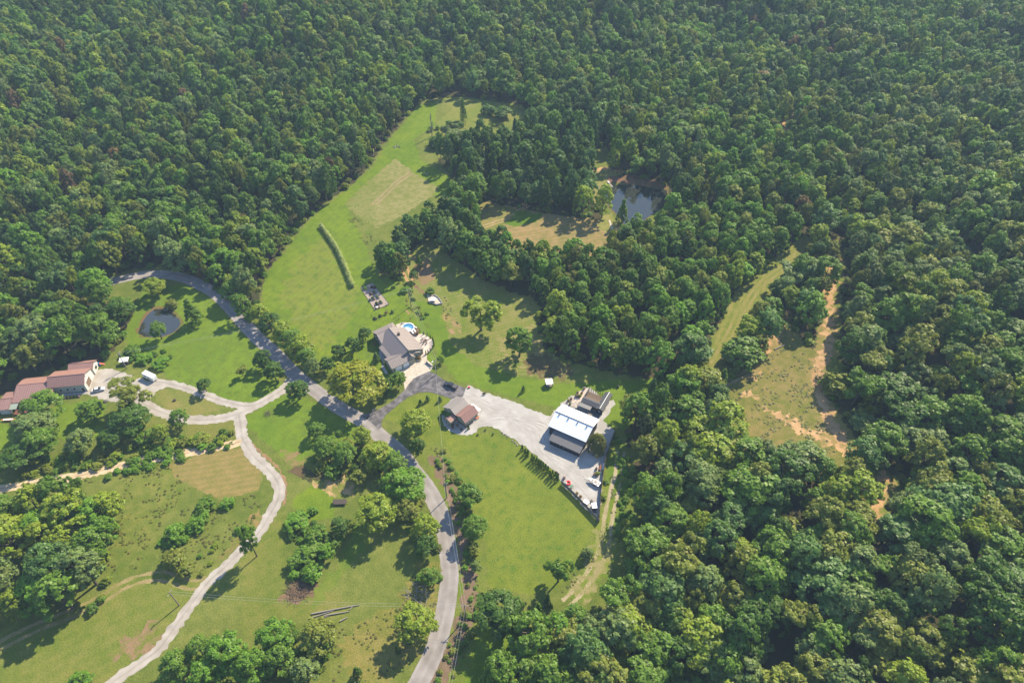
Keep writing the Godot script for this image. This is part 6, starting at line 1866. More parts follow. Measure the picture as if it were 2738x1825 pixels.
	put("roof", Shape.new().slab(Vector3(-1.05, 1.75, -0.9), Vector3(1.05, 1.75, -0.9), Vector3(1.05, 1.45, 0.85), Vector3(-1.05, 1.45, 0.85), 0.08).done(), mats["white_paint"], sp)
	put("door", Shape.new().box(Vector3(-0.3, 0.6, 0.67), Vector3(0.7, 1.1, 0.06)).done(), mats["black"], sp)
	# the long hedge of tall grass across the mown field
	hedge()


func lounger(at: Vector3, turn: float, label: String) -> void:
	var t := thing("sun_lounger", label, "sun lounger", at, turn, "loungers on the pool deck")
	put("frame", Shape.new().box(Vector3(0, 0.28, 0), Vector3(1.9, 0.06, 0.66)).done(), mats["steel"], t)
	put("cushion", Shape.new().box(Vector3(0.3, 0.36, 0), Vector3(1.25, 0.1, 0.6)).done(), mats["white_paint"], t)
	put("backrest", Shape.new().box(Vector3(-0.6, 0.58, 0), Vector3(0.75, 0.1, 0.6), Basis(Vector3(0, 0, 1), -0.6)).done(), mats["white_paint"], t)
	for x in [-0.8, 0.8]:
		for z in [-0.28, 0.28]:
			put("leg", Shape.new().box(Vector3(x, 0.13, z), Vector3(0.05, 0.26, 0.05)).done(), mats["steel"], t)


func patio_chair(at: Vector3, turn: float, label: String, m := "cushion_grey") -> void:
	var t := thing("patio_chair", label, "chair", at + Vector3(0, 0.1, 0), turn, "garden chairs")
	put("seat", Shape.new().box(Vector3(0, 0.42, 0), Vector3(0.62, 0.1, 0.6)).done(), mats[m], t)
	put("backrest", Shape.new().box(Vector3(0, 0.78, -0.3), Vector3(0.62, 0.65, 0.08), Basis(Vector3(1, 0, 0), -0.2)).done(), mats[m], t)
	for x in [-0.27, 0.27]:
		put("armrest", Shape.new().box(Vector3(x, 0.62, 0), Vector3(0.07, 0.05, 0.55)).done(), mats[m], t)
		for z in [-0.25, 0.25]:
			put("leg", Shape.new().box(Vector3(x, 0.19, z), Vector3(0.05, 0.38, 0.05)).done(), mats["black"], t)


func column_shrub(at: Vector2, wide: float, tall: float, label: String, group: String) -> void:
	tree("columnar_evergreen", "spire", at, wide, tall, "dark", label, group)


func raised_bed(at: Vector3, turn: float, size: Vector2, m: String, tint: String, label: String) -> void:
	var t := thing("raised_bed", label, "raised bed", at, turn)
	for s in [-1.0, 1.0]:
		put("side_board", Shape.new().box(Vector3(0, 0.3, s * size.y / 2.0), Vector3(size.x, 0.6, 0.08)).done(), mats[m], t)
		put("end_board", Shape.new().box(Vector3(s * size.x / 2.0, 0.3, 0), Vector3(0.08, 0.6, size.y - 0.09)).done(), mats[m], t)
	put("soil", Shape.new().box(Vector3(0, 0.25, 0), Vector3(size.x - 0.1, 0.48, size.y - 0.1)).done(), mats["soil"], t)
	for k in 3:
		var f := put("plant", crowns["bush"][k % 2], leaf_mats[tint], t)
		f.position = Vector3((k - 1) * size.x * 0.3, 0.45, 0)
		f.scale = Vector3(0.075, 0.035 + 0.012 * k, 0.075)


func garden_post(at: Vector3, label: String) -> void:
	var t := thing("garden_post", label, "post", at)
	put("shaft", Shape.new().box(Vector3(0, 0.7, 0), Vector3(0.2, 1.5, 0.2)).done(), mats["dark_wood"], t)
	put("cap", Shape.new().box(Vector3(0, 1.48, 0), Vector3(0.28, 0.08, 0.28)).done(), mats["grey_wood"], t)


func hedge() -> void:
	var rng := RandomNumberGenerator.new()
	rng.seed = 77
	var c := curve([-96.4, -286.2, -90.7, -276.9, -85.4, -268.0, -80.4, -257.7, -76.2, -247.9, -72.4, -238.5], 0.22)
	var v := PackedVector3Array()
	var nn := PackedVector3Array()
	var cc := PackedColorArray()
	var ix := PackedInt32Array()
	for i in c.size():
		var d := (c[mini(i + 1, c.size() - 1)] - c[maxi(i - 1, 0)]).normalized()
		var side := d.orthogonal()
		for k in 26:
			var w := rng.randfn() * 0.5
			var p := c[i] + side * w + d * rng.randf_range(-0.2, 0.2)
			var tall := 2.5 - absf(w) * 0.9 + rng.randf_range(-0.5, 0.3) + 0.8 * noise.get_noise_2d(p.x * 9.0, p.y * 9.0)
			var y := tall * pow(rng.randf(), 0.4)
			var nrm := (Vector3(rng.randfn(), rng.randfn() + 0.9, rng.randfn()) + Vector3(side.x, 0, side.y) * w).normalized()
			var u := nrm.cross(Vector3(rng.randfn(), rng.randfn(), rng.randfn())).normalized()
			var tn := rng.randf_range(0.75, 1.2)
			leaf_face(v, nn, cc, ix, Vector3(p.x, height(p.x, p.y) + y, p.y), u * 0.34, nrm.cross(u) * 0.17, nrm, Color(tn, tn, tn * 0.9))
	var t := thing("grass_hedge", "long curving hedge of tall pale grass across the mown field", "hedge")
	put("leaves", leaf_mesh(v, nn, cc, ix), leaf_mats["hedge"], t)


# ---------------------------------------------------------------- vehicles

# a body from sections along x: [x, half width, underside, top, half width at the top]
func body(sections: Array) -> ArrayMesh:
	var rings := []
	for s in sections:
		var w: float = s[1]
		var t: float = s[4]
		rings.append([Vector3(s[0], s[2], -w), Vector3(s[0], lerpf(s[2], s[3], 0.6), -w), Vector3(s[0], s[3], -t), Vector3(s[0], s[3], t), Vector3(s[0], lerpf(s[2], s[3], 0.6), w), Vector3(s[0], s[2], w)])
	return Shape.new().loft(rings).done()


func wheels(root: Node3D, xs: Array, half: float, r: float) -> void:
	for x in xs:
		for s in [-1.0, 1.0]:
			var w := put("wheel", Shape.new().tube([Vector3(0, 0, -0.11), Vector3(0, 0, 0.11)], [r, r], 12).done(), mats["rubber"], root)
			w.position = Vector3(x, r, s * half)
			put("rim", Shape.new().tube([Vector3(0, 0, -0.125), Vector3(0, 0, 0.125)], [r * 0.6, r * 0.6], 10).done(), mats["steel"], w)


func vehicles() -> void:
	var up := Vector3(0, 0.05, 0)
	# the pickup
	var t := thing("pickup_truck", "dark navy crew cab pickup parked across the asphalt drive", "pickup", Vector3(-23.94, -0.00, -178.27) + up * 2.0, 152.5)
	put("body", body([[-2.85, 0.88, 0.55, 0.98, 0.86], [-2.8, 0.95, 0.42, 1.08, 0.92], [-0.9, 0.97, 0.4, 1.1, 0.93], [1.2, 0.97, 0.4, 1.1, 0.93], [1.5, 0.97, 0.4, 1.14, 0.9], [2.6, 0.93, 0.42, 1.05, 0.82], [2.85, 0.8, 0.5, 0.95, 0.72]]), mats["navy_paint"], t)
	put("cabin_glass", body([[-1.0, 0.86, 1.08, 1.12, 0.84], [-0.85, 0.86, 1.08, 1.78, 0.7], [0.6, 0.86, 1.08, 1.78, 0.7], [1.4, 0.86, 1.08, 1.14, 0.8]]), mats["glass"], t)
	put("cabin_roof", Shape.new().box(Vector3(-0.12, 1.8, 0), Vector3(1.5, 0.07, 1.42)).done(), mats["navy_paint"], t)
	put("load_bed", Shape.new().box(Vector3(-1.85, 1.1, 0), Vector3(1.7, 0.06, 1.5)).done(), mats["black"], t)
	put("bed_cover", Shape.new().box(Vector3(-1.85, 1.15, 0), Vector3(1.75, 0.05, 1.62)).done(), mats["charcoal_roof"], t)
	for s in [-0.65, 0.65]:
		put("headlight", Shape.new().box(Vector3(2.8, 0.82, s), Vector3(0.12, 0.16, 0.32)).done(), mats["white_paint"], t)
		put("taillight", Shape.new().box(Vector3(-2.84, 0.85, s * 1.25), Vector3(0.06, 0.3, 0.16)).done(), mats["red_plastic"], t)
	wheels(t, [-1.75, 1.8], 0.86, 0.4)
	# the silver sedan
	var c := thing("sedan_car", "silver white sedan parked on the gravel before the white walled house", "car", Vector3(-161.08, -0.00, -176.24) + up, 18.5)
	put("body", body([[-2.35, 0.68, 0.4, 0.78, 0.6], [-2.2, 0.86, 0.28, 0.92, 0.76], [-1.4, 0.9, 0.24, 0.98, 0.82], [0.9, 0.9, 0.24, 0.96, 0.82], [2.0, 0.86, 0.26, 0.82, 0.74], [2.35, 0.66, 0.36, 0.66, 0.58]]), mats["silver_paint"], c)
	put("cabin_glass", body([[-1.75, 0.78, 0.94, 0.99, 0.74], [-1.05, 0.8, 0.94, 1.4, 0.6], [0.2, 0.8, 0.94, 1.42, 0.62], [1.05, 0.78, 0.94, 0.97, 0.74]]), mats["glass"], c)
	put("cabin_roof", Shape.new().box(Vector3(-0.42, 1.43, 0), Vector3(1.3, 0.05, 1.24)).done(), mats["silver_paint"], c)
	for s in [-0.6, 0.6]:
		put("headlight", Shape.new().box(Vector3(2.26, 0.62, s), Vector3(0.14, 0.13, 0.3)).done(), mats["white_paint"], c)
		put("taillight", Shape.new().box(Vector3(-2.32, 0.72, s), Vector3(0.08, 0.14, 0.3)).done(), mats["red_plastic"], c)
	wheels(c, [-1.4, 1.4], 0.8, 0.32)
	# the white box trailer
	var b := thing("box_trailer", "white box trailer with rounded roof parked at the lawn edge", "trailer", Vector3(-143.25, -0.00, -182.69) + up, -27.2)
	put("body", body([[-2.9, 0.95, 0.5, 2.3, 0.85], [-2.7, 1.08, 0.42, 2.55, 0.98], [2.6, 1.08, 0.42, 2.55, 0.98], [2.95, 0.95, 0.6, 2.2, 0.85]]), mats["white_paint"], b)
	for x in [-1.9, -0.6, 0.7, 2.0]:
		put("roof_seam", Shape.new().box(Vector3(x, 2.56, 0), Vector3(0.05, 0.03, 1.9)).done(), mats["steel"], b)
	put("door", Shape.new().box(Vector3(0.6, 1.3, 1.09), Vector3(0.7, 1.6, 0.04)).done(), mats["silver_paint"], b)
	put("window", Shape.new().box(Vector3(-1.2, 1.6, 1.09), Vector3(0.9, 0.5, 0.04)).done(), mats["glass"], b)
	put("tow_bar", Shape.new().tube([Vector3(2.8, 0.5, 0), Vector3(3.9, 0.5, 0)], [0.07, 0.06], 6).done(), mats["steel"], b)
	wheels(b, [-0.5, 0.35], 0.95, 0.34)
	# boat on its trailer
	var o := thing("motor_boat", "white open motor boat on a trailer by the yard's fence", "boat", Vector3(28.24, -0.00, -133.69) + up, 143.3)
	var hull := []
	for k in 9:
		var f := k / 8.0
		var x := -2.3 + 4.6 * f
		var w := 0.95 * (1.0 - pow(f, 3.2)) + 0.03
		hull.append([Vector3(x, 1.25 + 0.12 * f, -w), Vector3(x, 0.75 + 0.3 * f * f, -w * 0.75), Vector3(x, 0.55 + 0.55 * f * f * f, 0), Vector3(x, 0.75 + 0.3 * f * f, w * 0.75), Vector3(x, 1.25 + 0.12 * f, w)])
	put("hull", Shape.new().loft(hull).done(), mats["white_paint"], o)
	put("floor", Shape.new().box(Vector3(-0.5, 1.3, 0), Vector3(3.0, 0.06, 1.2)).done(), mats["pale_wood"], o)
	for x in [-1.4, 0.1]:
		put("seat", Shape.new().box(Vector3(x, 1.42, 0), Vector3(0.5, 0.2, 1.3)).done(), mats["white_wall"], o)
	put("windscreen", Shape.new().box(Vector3(0.75, 1.55, 0), Vector3(0.06, 0.4, 1.3), Basis(Vector3(0, 0, 1), 0.5)).done(), mats["glass"], o)
	put("outboard_motor", Shape.new().box(Vector3(-2.45, 1.35, 0), Vector3(0.4, 0.7, 0.35)).done(), mats["black"], o)
	put("trailer_frame", Shape.new().box(Vector3(0, 0.45, -0.55), Vector3(4.4, 0.1, 0.08)).box(Vector3(0, 0.45, 0.55), Vector3(4.4, 0.1, 0.08)).box(Vector3(-0.6, 0.42, 0), Vector3(0.1, 0.08, 1.6)).box(Vector3(2.9, 0.45, 0), Vector3(1.6, 0.08, 0.1)).done(), mats["steel"], o)
	wheels(o, [-0.6], 0.95, 0.3)
	# little cart in the corner of the fence
	var g := thing("utility_cart", "small cart with a white and pale blue roof in the fence corner", "cart", Vector3(27.43, -0.00, -123.39) + up, -86.1)
	put("body", body([[-1.4, 0.7, 0.3, 0.85, 0.66], [-1.2, 0.8, 0.25, 0.95, 0.76], [1.0, 0.8, 0.25, 0.9, 0.72], [1.45, 0.66, 0.35, 0.7, 0.58]]), mats["navy_paint"], g)
	put("roof", Shape.new().box(Vector3(-0.4, 1.85, 0), Vector3(2.1, 0.08, 1.7)).done(), mats["white_paint"], g)
	for x in [-0.5, 0.1]:
		put("roof_panel", Shape.new().box(Vector3(x, 1.9, 0), Vector3(0.38, 0.04, 1.5)).done(), mats["pale_blue"], g)
	put("windscreen", Shape.new().box(Vector3(0.75, 1.4, 0), Vector3(0.05, 0.9, 1.4), Basis(Vector3(0, 0, 1), 0.3)).done(), mats["glass"], g)
	for x in [-1.35, 0.5]:
		for z in [-0.75, 0.75]:
			put("roof_post", Shape.new().tube([Vector3(x, 0.8, z), Vector3(x, 1.85, z)], [0.04, 0.04], 5).done(), mats["black"], g)
	wheels(g, [-0.95, 0.95], 0.72, 0.3)
	# flat dark trailer on the grass
	var f := thing("flatbed_trailer", "dark brown flatbed trailer standing on the grass below the clay bank", "trailer", Vector3(-57.88, -0.00, -125.85) + up, 1.7)
	put("deck_top", Shape.new().box(Vector3(0, 0.75, 0), Vector3(4.4, 0.12, 1.9)).done(), mats["dark_wood"], f)
	put("headboard", Shape.new().box(Vector3(-2.15, 1.1, 0), Vector3(0.1, 0.6, 1.9)).done(), mats["dark_wood"], f)
	put("tow_bar", Shape.new().tube([Vector3(2.1, 0.6, 0), Vector3(3.1, 0.5, 0)], [0.07, 0.06], 6).done(), mats["black"], f)
	wheels(f, [-0.5, 0.5], 0.85, 0.36)


# ---------------------------------------------------------------- fences, poles and small things

func fence(called: String, label: String, line: PackedVector2Array, m: Material) -> void:
	var t := thing(called, label, "fence")
	var boards := Shape.new()
	var rng := RandomNumberGenerator.new()
	rng.seed = 3
	for k in 16:
		boards.box(Vector3(-1.2 + 0.15 * k + 0.075, 1.18 + rng.randf_range(-0.04, 0.03), rng.randf_range(-0.01, 0.01)), Vector3(0.135, 2.05, 0.03))
	boards.box(Vector3(0, 0.6, 0.05), Vector3(2.4, 0.1, 0.05))
	boards.box(Vector3(0, 1.9, 0.05), Vector3(2.4, 0.1, 0.05))
	var panel := boards.done()
	var post_mesh := Shape.new().box(Vector3(0, 1.1, 0), Vector3(0.15, 2.35, 0.15)).done()
	for i in line.size() - 1:
		var a := line[i]
		var b := line[i + 1]
		var n := maxi(1, int(round(a.distance_to(b) / 2.4)))
		for k in n:
			var p := a.lerp(b, (k + 0.5) / n)
			var o := put("fence_panel", panel, m, t)
			o.position = Vector3(p.x, height(p.x, p.y), p.y)
			o.basis = Basis(Vector3.UP, -(b - a).angle()).scaled_local(Vector3(a.distance_to(b) / n / 2.4, 1, 1))
			var q := a.lerp(b, float(k) / n)
			put("post", post_mesh, m, t).position = Vector3(q.x, height(q.x, q.y), q.y)


var wire_ends := {}

func utility_pole(key: String, label: String, at: Vector3, tall: float, facing: float, lamp := false, box := false) -> void:
	var t := thing("utility_pole", label, "pole", at, facing)
	put("shaft", Shape.new().tube([Vector3(0, -0.4, 0), Vector3(0, tall, 0)], [0.2, 0.13], 8).done(), mats["pole_wood"], t)
	put("crossarm", Shape.new().box(Vector3(0, tall - 0.5, 0), Vector3(2.0, 0.14, 0.12)).done(), mats["pole_wood"], t)
	for x in [-0.9, 0.0, 0.9]:
		put("insulator", Shape.new().tube([Vector3(x, tall - 0.45, 0), Vector3(x, tall - 0.15, 0)], [0.07, 0.05], 6).done(), mats["white_paint"], t)
	if lamp:
		var arm := put("lamp_arm", Shape.new().tube([Vector3(0, tall - 0.3, 0.1), Vector3(-0.9, tall, 0.5)], [0.06, 0.05], 6).done(), mats["steel"], t)
		put("lamp_head", Shape.new().tube([Vector3(-0.75, tall + 0.02, 0.45), Vector3(-1.5, tall - 0.05, 0.75)], [0.2, 0.16], 8).done(), mats["white_paint"], arm)
	if box:
		put("transformer", Shape.new().tube([Vector3(0.35, tall - 2.0, 0), Vector3(0.35, tall - 1.0, 0)], [0.26, 0.26], 10).done(), mats["steel"], t)
	wire_ends[key] = at + Vector3(0, tall - 0.2, 0)


func power_line(label: String, a: Vector3, b: Vector3, sag: float, count := 1) -> void:
	var t := thing("power_line", label, "cable", Vector3.ZERO, 0.0)
	var side := (b - a).cross(Vector3.UP).normalized()
	for k in count:
		var pts := []
		var r := []
		var off := side * (k - (count - 1) / 2.0) * 0.8
		for i in 13:
			var f := i / 12.0
			pts.append(a.lerp(b, f) + off - Vector3(0, sag * 4.0 * f * (1.0 - f), 0))
			r.append(0.02)
		put("wire", Shape.new().tube(pts, r, 4).done(), mats["wire"], t)


func log_of_wood(called: String, label: String, a: Vector3, b: Vector3, r: float, m := "grey_bark", group := "") -> void:
	var at := (a + b) / 2.0
	var t := thing(called, label, "log", at, 0.0, group)
	put("stem", Shape.new().tube([a - at + Vector3(0, r, 0), Vector3(0, r * 1.1, 0), b - at + Vector3(0, r * 0.8, 0)], [r, r * 0.85, r * 0.5], 8).done(), mats[m], t)


func branches(called: String, label: String, category: String, at: Vector3, spread: float, tall: float, n: int, m: String, sd: int, upright := 0.0) -> void:
	var t := thing(called, label, category, at)
	var rng := RandomNumberGenerator.new()
	rng.seed = sd
	var s := Shape.new()
	if upright > 0.0:
		s.tube([Vector3(0, -0.3, 0), Vector3(0.2, tall * 0.5, 0), Vector3(0, tall, 0.2)], [0.28, 0.17, 0.04], 7)
	for k in n:
		var a := rng.randf() * TAU
		var b := Vector3(cos(a), 0, sin(a))
		var p := b * sqrt(rng.randf()) * spread * 0.6 + Vector3(0, rng.randf() * tall * 0.5, 0)
		var c := rng.randf() * TAU
		var e := p + Vector3(cos(c), rng.randf_range(-0.15, 0.4), sin(c)) * spread * 0.8 * rng.randf_range(0.4, 0.8)
		if upright > 0.0:
			p = Vector3(0.1, tall * rng.randf_range(0.3, 0.9), 0.1)
			e = p + b * spread * rng.randf_range(0.4, 1.0) * (1.3 - p.y / tall) + Vector3(0, tall * 0.18, 0)
		e.y = maxf(e.y, 0.05)
		s.tube([p, (p + e) / 2.0 + Vector3(0, 0.15, 0), e], [0.1, 0.06, 0.02], 4)
	put("branches" if upright == 0.0 else "trunk", s.done(), mats[m], t)


func fences_and_poles() -> void:
	fence("plank_fence", "dark plank fence between the gravel yard and the lower lawn", pv([17.0, -133.2, 18.3, -131.9, 21.6, -127.9, 25.5, -122.7, 28.6, -118.4]), mats["grey_wood"])
	fence("plank_fence", "brown plank fence along the wood side of the gravel yard", pv([28.6, -118.4, 29.2, -122.3, 30.2, -129.0, 31.3, -134.7, 32.3, -139.5, 33.5, -144.4, 36.2, -151.7, 37.8, -155.6]), mats["wood"])
	utility_pole("house", "lamp pole with a white lamp head at the edge of the asphalt drive", Vector3(-30.18, -0.00, -184.78), 8.2, 20.0, true)
	utility_pole("far", "slim pole on the weedy slope above the farmhouse pool", Vector3(-44.49, -0.00, -225.58), 10.0, 20.0)
	utility_pole("parking", "pole with a transformer leaning over the gravel parking yard", Vector3(-154.94, -0.00, -188.01), 9.0, 70.0, false, true)
	utility_pole("lower", "thin pole on the mown slope beside the lower gravel lane", Vector3(-99.93, -0.00, -90.59), 8.6, 80.0)
	utility_pole("bank", "pole in the dead brush on the road bank beside the lower lawn", Vector3(-22.17, -0.00, -127.86), 9.0, 10.0)
	utility_pole("bottom", "pole in the dead brush near the bottom of the road", Vector3(-13.68, -0.00, -86.63), 9.0, 0.0)
	power_line("three wires from the slim pole down over the farmhouse lawn to the lamp pole", wire_ends["far"], wire_ends["house"], 1.2, 3)
	power_line("wire from the parking yard pole across lawn and road to the slim pole", wire_ends["parking"], wire_ends["far"], 2.5, 2)
	power_line("wire from the lamp pole past the garage to the road bank pole", wire_ends["house"], wire_ends["bank"], 1.5, 1)
	power_line("pair of wires along the road bank", wire_ends["bank"], wire_ends["bottom"], 1.5, 2)
	power_line("pair of wires across the meadow from the lane pole to the bottom road pole", wire_ends["lower"], wire_ends["bottom"], 2.5, 2)
	power_line("pair of wires leaving the bottom road pole out of the picture", wire_ends["bottom"], wire_ends["bottom"] + Vector3(-6, 1, 45), 1.5, 2)
	# the evergreen row along the gravel yard
	column_shrub(Vector2(3.64, -147.61), 1.35, 3.2, "slim evergreen first in the row along the gravel yard, counted from the garage", "evergreen row along the gravel yard")
	column_shrub(Vector2(4.71, -146.14), 1.35, 3.0, "slim evergreen second in the row along the gravel yard, counted from the garage", "evergreen row along the gravel yard")
	column_shrub(Vector2(5.62, -145.30), 1.35, 3.6, "slim evergreen third in the row along the gravel yard, counted from the garage", "evergreen row along the gravel yard")
	column_shrub(Vector2(7.06, -143.46), 1.35, 3.4, "slim evergreen fourth in the row along the gravel yard, counted from the garage", "evergreen row along the gravel yard")
	column_shrub(Vector2(7.84, -142.59), 1.35, 3.4, "slim evergreen fifth in the row along the gravel yard, counted from the garage", "evergreen row along the gravel yard")
	column_shrub(Vector2(8.70, -142.02), 1.35, 3.5, "slim evergreen sixth in the row along the gravel yard, counted from the garage", "evergreen row along the gravel yard")
	column_shrub(Vector2(9.46, -141.16), 1.35, 3.5, "slim evergreen seventh in the row along the gravel yard, counted from the garage", "evergreen row along the gravel yard")
	column_shrub(Vector2(10.16, -140.59), 1.35, 3.6, "slim evergreen eighth in the row along the gravel yard, counted from the garage", "evergreen row along the gravel yard")
	column_shrub(Vector2(10.93, -139.88), 1.35, 3.7, "slim evergreen ninth in the row along the gravel yard, counted from the garage", "evergreen row along the gravel yard")
	column_shrub(Vector2(11.76, -139.07), 1.35, 3.8, "slim evergreen tenth in the row along the gravel yard, counted from the garage", "evergreen row along the gravel yard")
	column_shrub(Vector2(12.52, -138.32), 1.35, 3.6, "slim evergreen eleventh in the row along the gravel yard, counted from the garage", "evergreen row along the gravel yard")
	column_shrub(Vector2(13.17, -136.74), 1.35, 3.2, "slim evergreen twelfth in the row along the gravel yard, counted from the garage", "evergreen row along the gravel yard")
	column_shrub(Vector2(14.05, -136.46), 1.35, 3.8, "slim evergreen thirteenth in the row along the gravel yard, counted from the garage", "evergreen row along the gravel yard")
	column_shrub(Vector2(14.96, -135.81), 1.35, 3.9, "slim evergreen fourteenth in the row along the gravel yard, counted from the garage", "evergreen row along the gravel yard")
	column_shrub(Vector2(15.73, -134.89), 1.35, 3.9, "slim evergreen fifteenth and last in the row along the gravel yard, counted from the garage", "evergreen row along the gravel yard")
	for s in [[Vector2(-9.75, -156.70), 0.9, 0.8, "small dark bush nearest the yard's inner bend"], [Vector2(-12.57, -154.42), 0.9, 0.8, "small dark bush nearest the garage forecourt edge"], [Vector2(-6.90, -154.78), 1.0, 0.9, "small dark bush furthest out on the lower lawn"]]:
		tree("bush", "bush", s[0], s[1], s[2], "dark", s[3])
	tree("columnar_evergreen", "spire", Vector2(-16.06, -157.41), 1.1, 2.2, "dark", "single slim evergreen at the corner of the garage's red part")
	tree("bush", "shrub", Vector2(-25.86, -164.50), 2.2, 2.2, "lush", "leafy shrub by the garage annex's back corner")
	plant_pot(Vector3(-21.99, -0.00, -158.72), "maroon", "dark red potted plant nearest the garage annex", 0.8)
	plant_pot(Vector3(-20.25, -0.00, -158.58), "rust", "rusty potted plant in the middle of the shaded forecourt", 0.8)
	plant_pot(Vector3(-21.91, -0.00, -157.49), "maroon", "dark potted plant near the forecourt's curved edge", 0.8)
	plant_pot(Vector3(-18.72, -0.00, -156.84), "maroon", "red potted plant at the forecourt's sunny corner", 0.8)
	# edge stones of the yard
	var rng := RandomNumberGenerator.new()
	rng.seed = 12
	var stone_at := [Vector3(-3.54, -0.00, -155.56), Vector3(-2.58, -0.00, -154.73), Vector3(-1.67, -0.00, -153.91), Vector3(0.17, -0.00, -151.72), Vector3(1.19, -0.00, -150.96), Vector3(1.80, -0.00, -149.95)]
	var stone_says := ["first", "second", "third", "fourth", "fifth", "last"]
	for k in 6:
		var st := thing("edge_stone", "white edge stone %s along the gravel yard, counted from the garage" % stone_says[k], "rock", stone_at[k], rng.randf() * 360.0, "edge stones of the gravel yard")
		rock_shape(st, 0.45, 0.5, mats["rock"], 40 + k)
	# things kept in the yard
	var ring := thing("inflatable_ring", "red inflatable ring with a white patch lying by the plank fence", "inflatable ring", Vector3(19.45, -0.00, -133.69))
	var rings := []
	var patch := []
	for k in 21:
		var a := TAU * k / 20.0
		var c := Vector3(cos(a) * 0.72, 0.32, sin(a) * 0.72)
		var circle := []
		for j in 8:
			var b := TAU * j / 8.0
			circle.append(c + (Vector3(cos(a), 0, sin(a)) * cos(b) + Vector3.UP * sin(b)) * 0.3)
		(patch if k in [8, 9, 10, 11] else rings).append(circle)
		if k in [8, 11]:
			rings.append(circle)
	put("tube", Shape.new().loft(rings).done(), mats["red_plastic"], ring)
	put("white_patch", Shape.new().loft(patch).done(), mats["white_paint"], ring)
	var tab := thing("folding_table", "dark green folding table beside the red inflatable ring", "table", Vector3(20.43, -0.00, -132.04), 35.0)
	put("table_top", Shape.new().box(Vector3(0, 0.75, 0), Vector3(1.3, 0.05, 0.8)).done(), mats["green_plastic"], tab)
	for x in [-0.55, 0.55]:
		for z in [-0.33, 0.33]:
			put("leg", Shape.new().box(Vector3(x, 0.37, z), Vector3(0.06, 0.74, 0.06)).done(), mats["steel"], tab)
	plant_pot(Vector3(18.12, -0.00, -135.53), "bloom", "pinkish pot plant at the end of the plank fence")
	var board := thing("white_table", "white flat topped bench table against the plank fence", "table", Vector3(24.96, -0.00, -125.86), -38.0)
	put("table_top", Shape.new().box(Vector3(0, 0.8, 0), Vector3(1.9, 0.08, 1.35)).done(), mats["white_paint"], board)
	for x in [-0.8, 0.8]:
		put("trestle", Shape.new().box(Vector3(x, 0.38, 0), Vector3(0.1, 0.76, 1.1)).done(), mats["grey_wood"], board)
	var chim := thing("clay_stove", "round orange clay stove near the yard's wood side fence", "stove", Vector3(29.63, -0.00, -139.46))
	put("belly", Shape.new().tube([Vector3(0, 0.1, 0), Vector3(0, 0.35, 0), Vector3(0, 0.75, 0), Vector3(0, 1.0, 0), Vector3(0, 1.5, 0)], [0.3, 0.48, 0.45, 0.18, 0.16], 12).done(), mats["clay"], chim)
	put("stand", Shape.new().tube([Vector3(0, 0, 0), Vector3(0, 0.14, 0)], [0.42, 0.34], 8).done(), mats["black"], chim)
	var st := thing("plank_stack", "stack of brown planks against the wood side fence", "plank stack", Vector3(30.97, -0.00, -140.00), 74.0)
	for k in 5:
		put("plank", Shape.new().box(Vector3(0.06 * (k % 2), 0.1 + 0.11 * k, 0), Vector3(2.8 - 0.15 * k, 0.1, 0.9 - 0.1 * k)).done(), mats["wood" if k % 2 else "red_wood"], st)
	var st2 := thing("pipe_rack", "white pipes leaning along the wood side fence", "pipes", Vector3(32.15, -0.00, -140.55), 78.0)
	for k in 3:
		put("pipe", Shape.new().tube([Vector3(-1.3, 0.12 + 0.1 * k, 0.2 * k - 0.2), Vector3(1.3, 0.35 + 0.1 * k, 0.2 * k - 0.2)], [0.07, 0.07], 8).done(), mats["white_paint"], st2)
	plant_pot(Vector3(29.50, -0.00, -137.13), "olive", "clay tub with olive plants between stove and boat", 1.2)
	plant_pot(Vector3(28.81, -0.00, -136.95), "dry", "clay tub with dry stalks between stove and boat")
	plant_pot(Vector3(30.27, -0.00, -137.31), "mid", "clay tub with green plants close to the fence by the boat")
	plant_pot(Vector3(22.08, -0.00, -129.13), "rust", "orange pot plant by the middle of the plank fence")
	plant_pot(Vector3(23.16, -0.00, -127.87), "maroon", "dark pot plant by the lower plank fence")
	branches("brush_heap", "small heap of dark sticks beside the little cart", "sticks", Vector3(26.95, -0.00, -126.28), 1.2, 0.5, 22, "dark_wood", 8)
	var bench := thing("garden_bench", "dark red bench at the end of the evergreen row", "bench", Vector3(15.81, -0.00, -137.29), -52.0)
	put("seat", Shape.new().box(Vector3(0, 0.45, 0), Vector3(1.6, 0.06, 0.45)).done(), mats["red_wood"], bench)
	put("backrest", Shape.new().box(Vector3(0, 0.8, -0.24), Vector3(1.6, 0.5, 0.06)).done(), mats["red_wood"], bench)
	for x in [-0.7, 0.7]:
		put("leg", Shape.new().box(Vector3(x, 0.22, 0), Vector3(0.08, 0.44, 0.42)).done(), mats["black"], bench)
	var mower := thing("garden_tiller", "small red garden machine at the top corner of the gravel yard", "garden machine", Vector3(-16.90, -0.00, -177.57), 40.0)
	put("engine", Shape.new().box(Vector3(0, 0.5, 0), Vector3(0.7, 0.45, 0.5)).done(), mats["red_plastic"], mower)
	put("handle", Shape.new().tube([Vector3(-0.3, 0.6, 0), Vector3(-1.1, 1.1, 0)], [0.04, 0.04], 5).done(), mats["black"], mower)
	wheels(mower, [0.1], 0.3, 0.28)
	var seat := thing("yard_seat", "small dark swing seat at the upper edge of the gravel yard", "swing seat", Vector3(-10.79, -0.00, -173.98), 20.0)
	put("seat", Shape.new().box(Vector3(0, 0.5, 0), Vector3(1.2, 0.08, 0.5)).done(), mats["black"], seat)
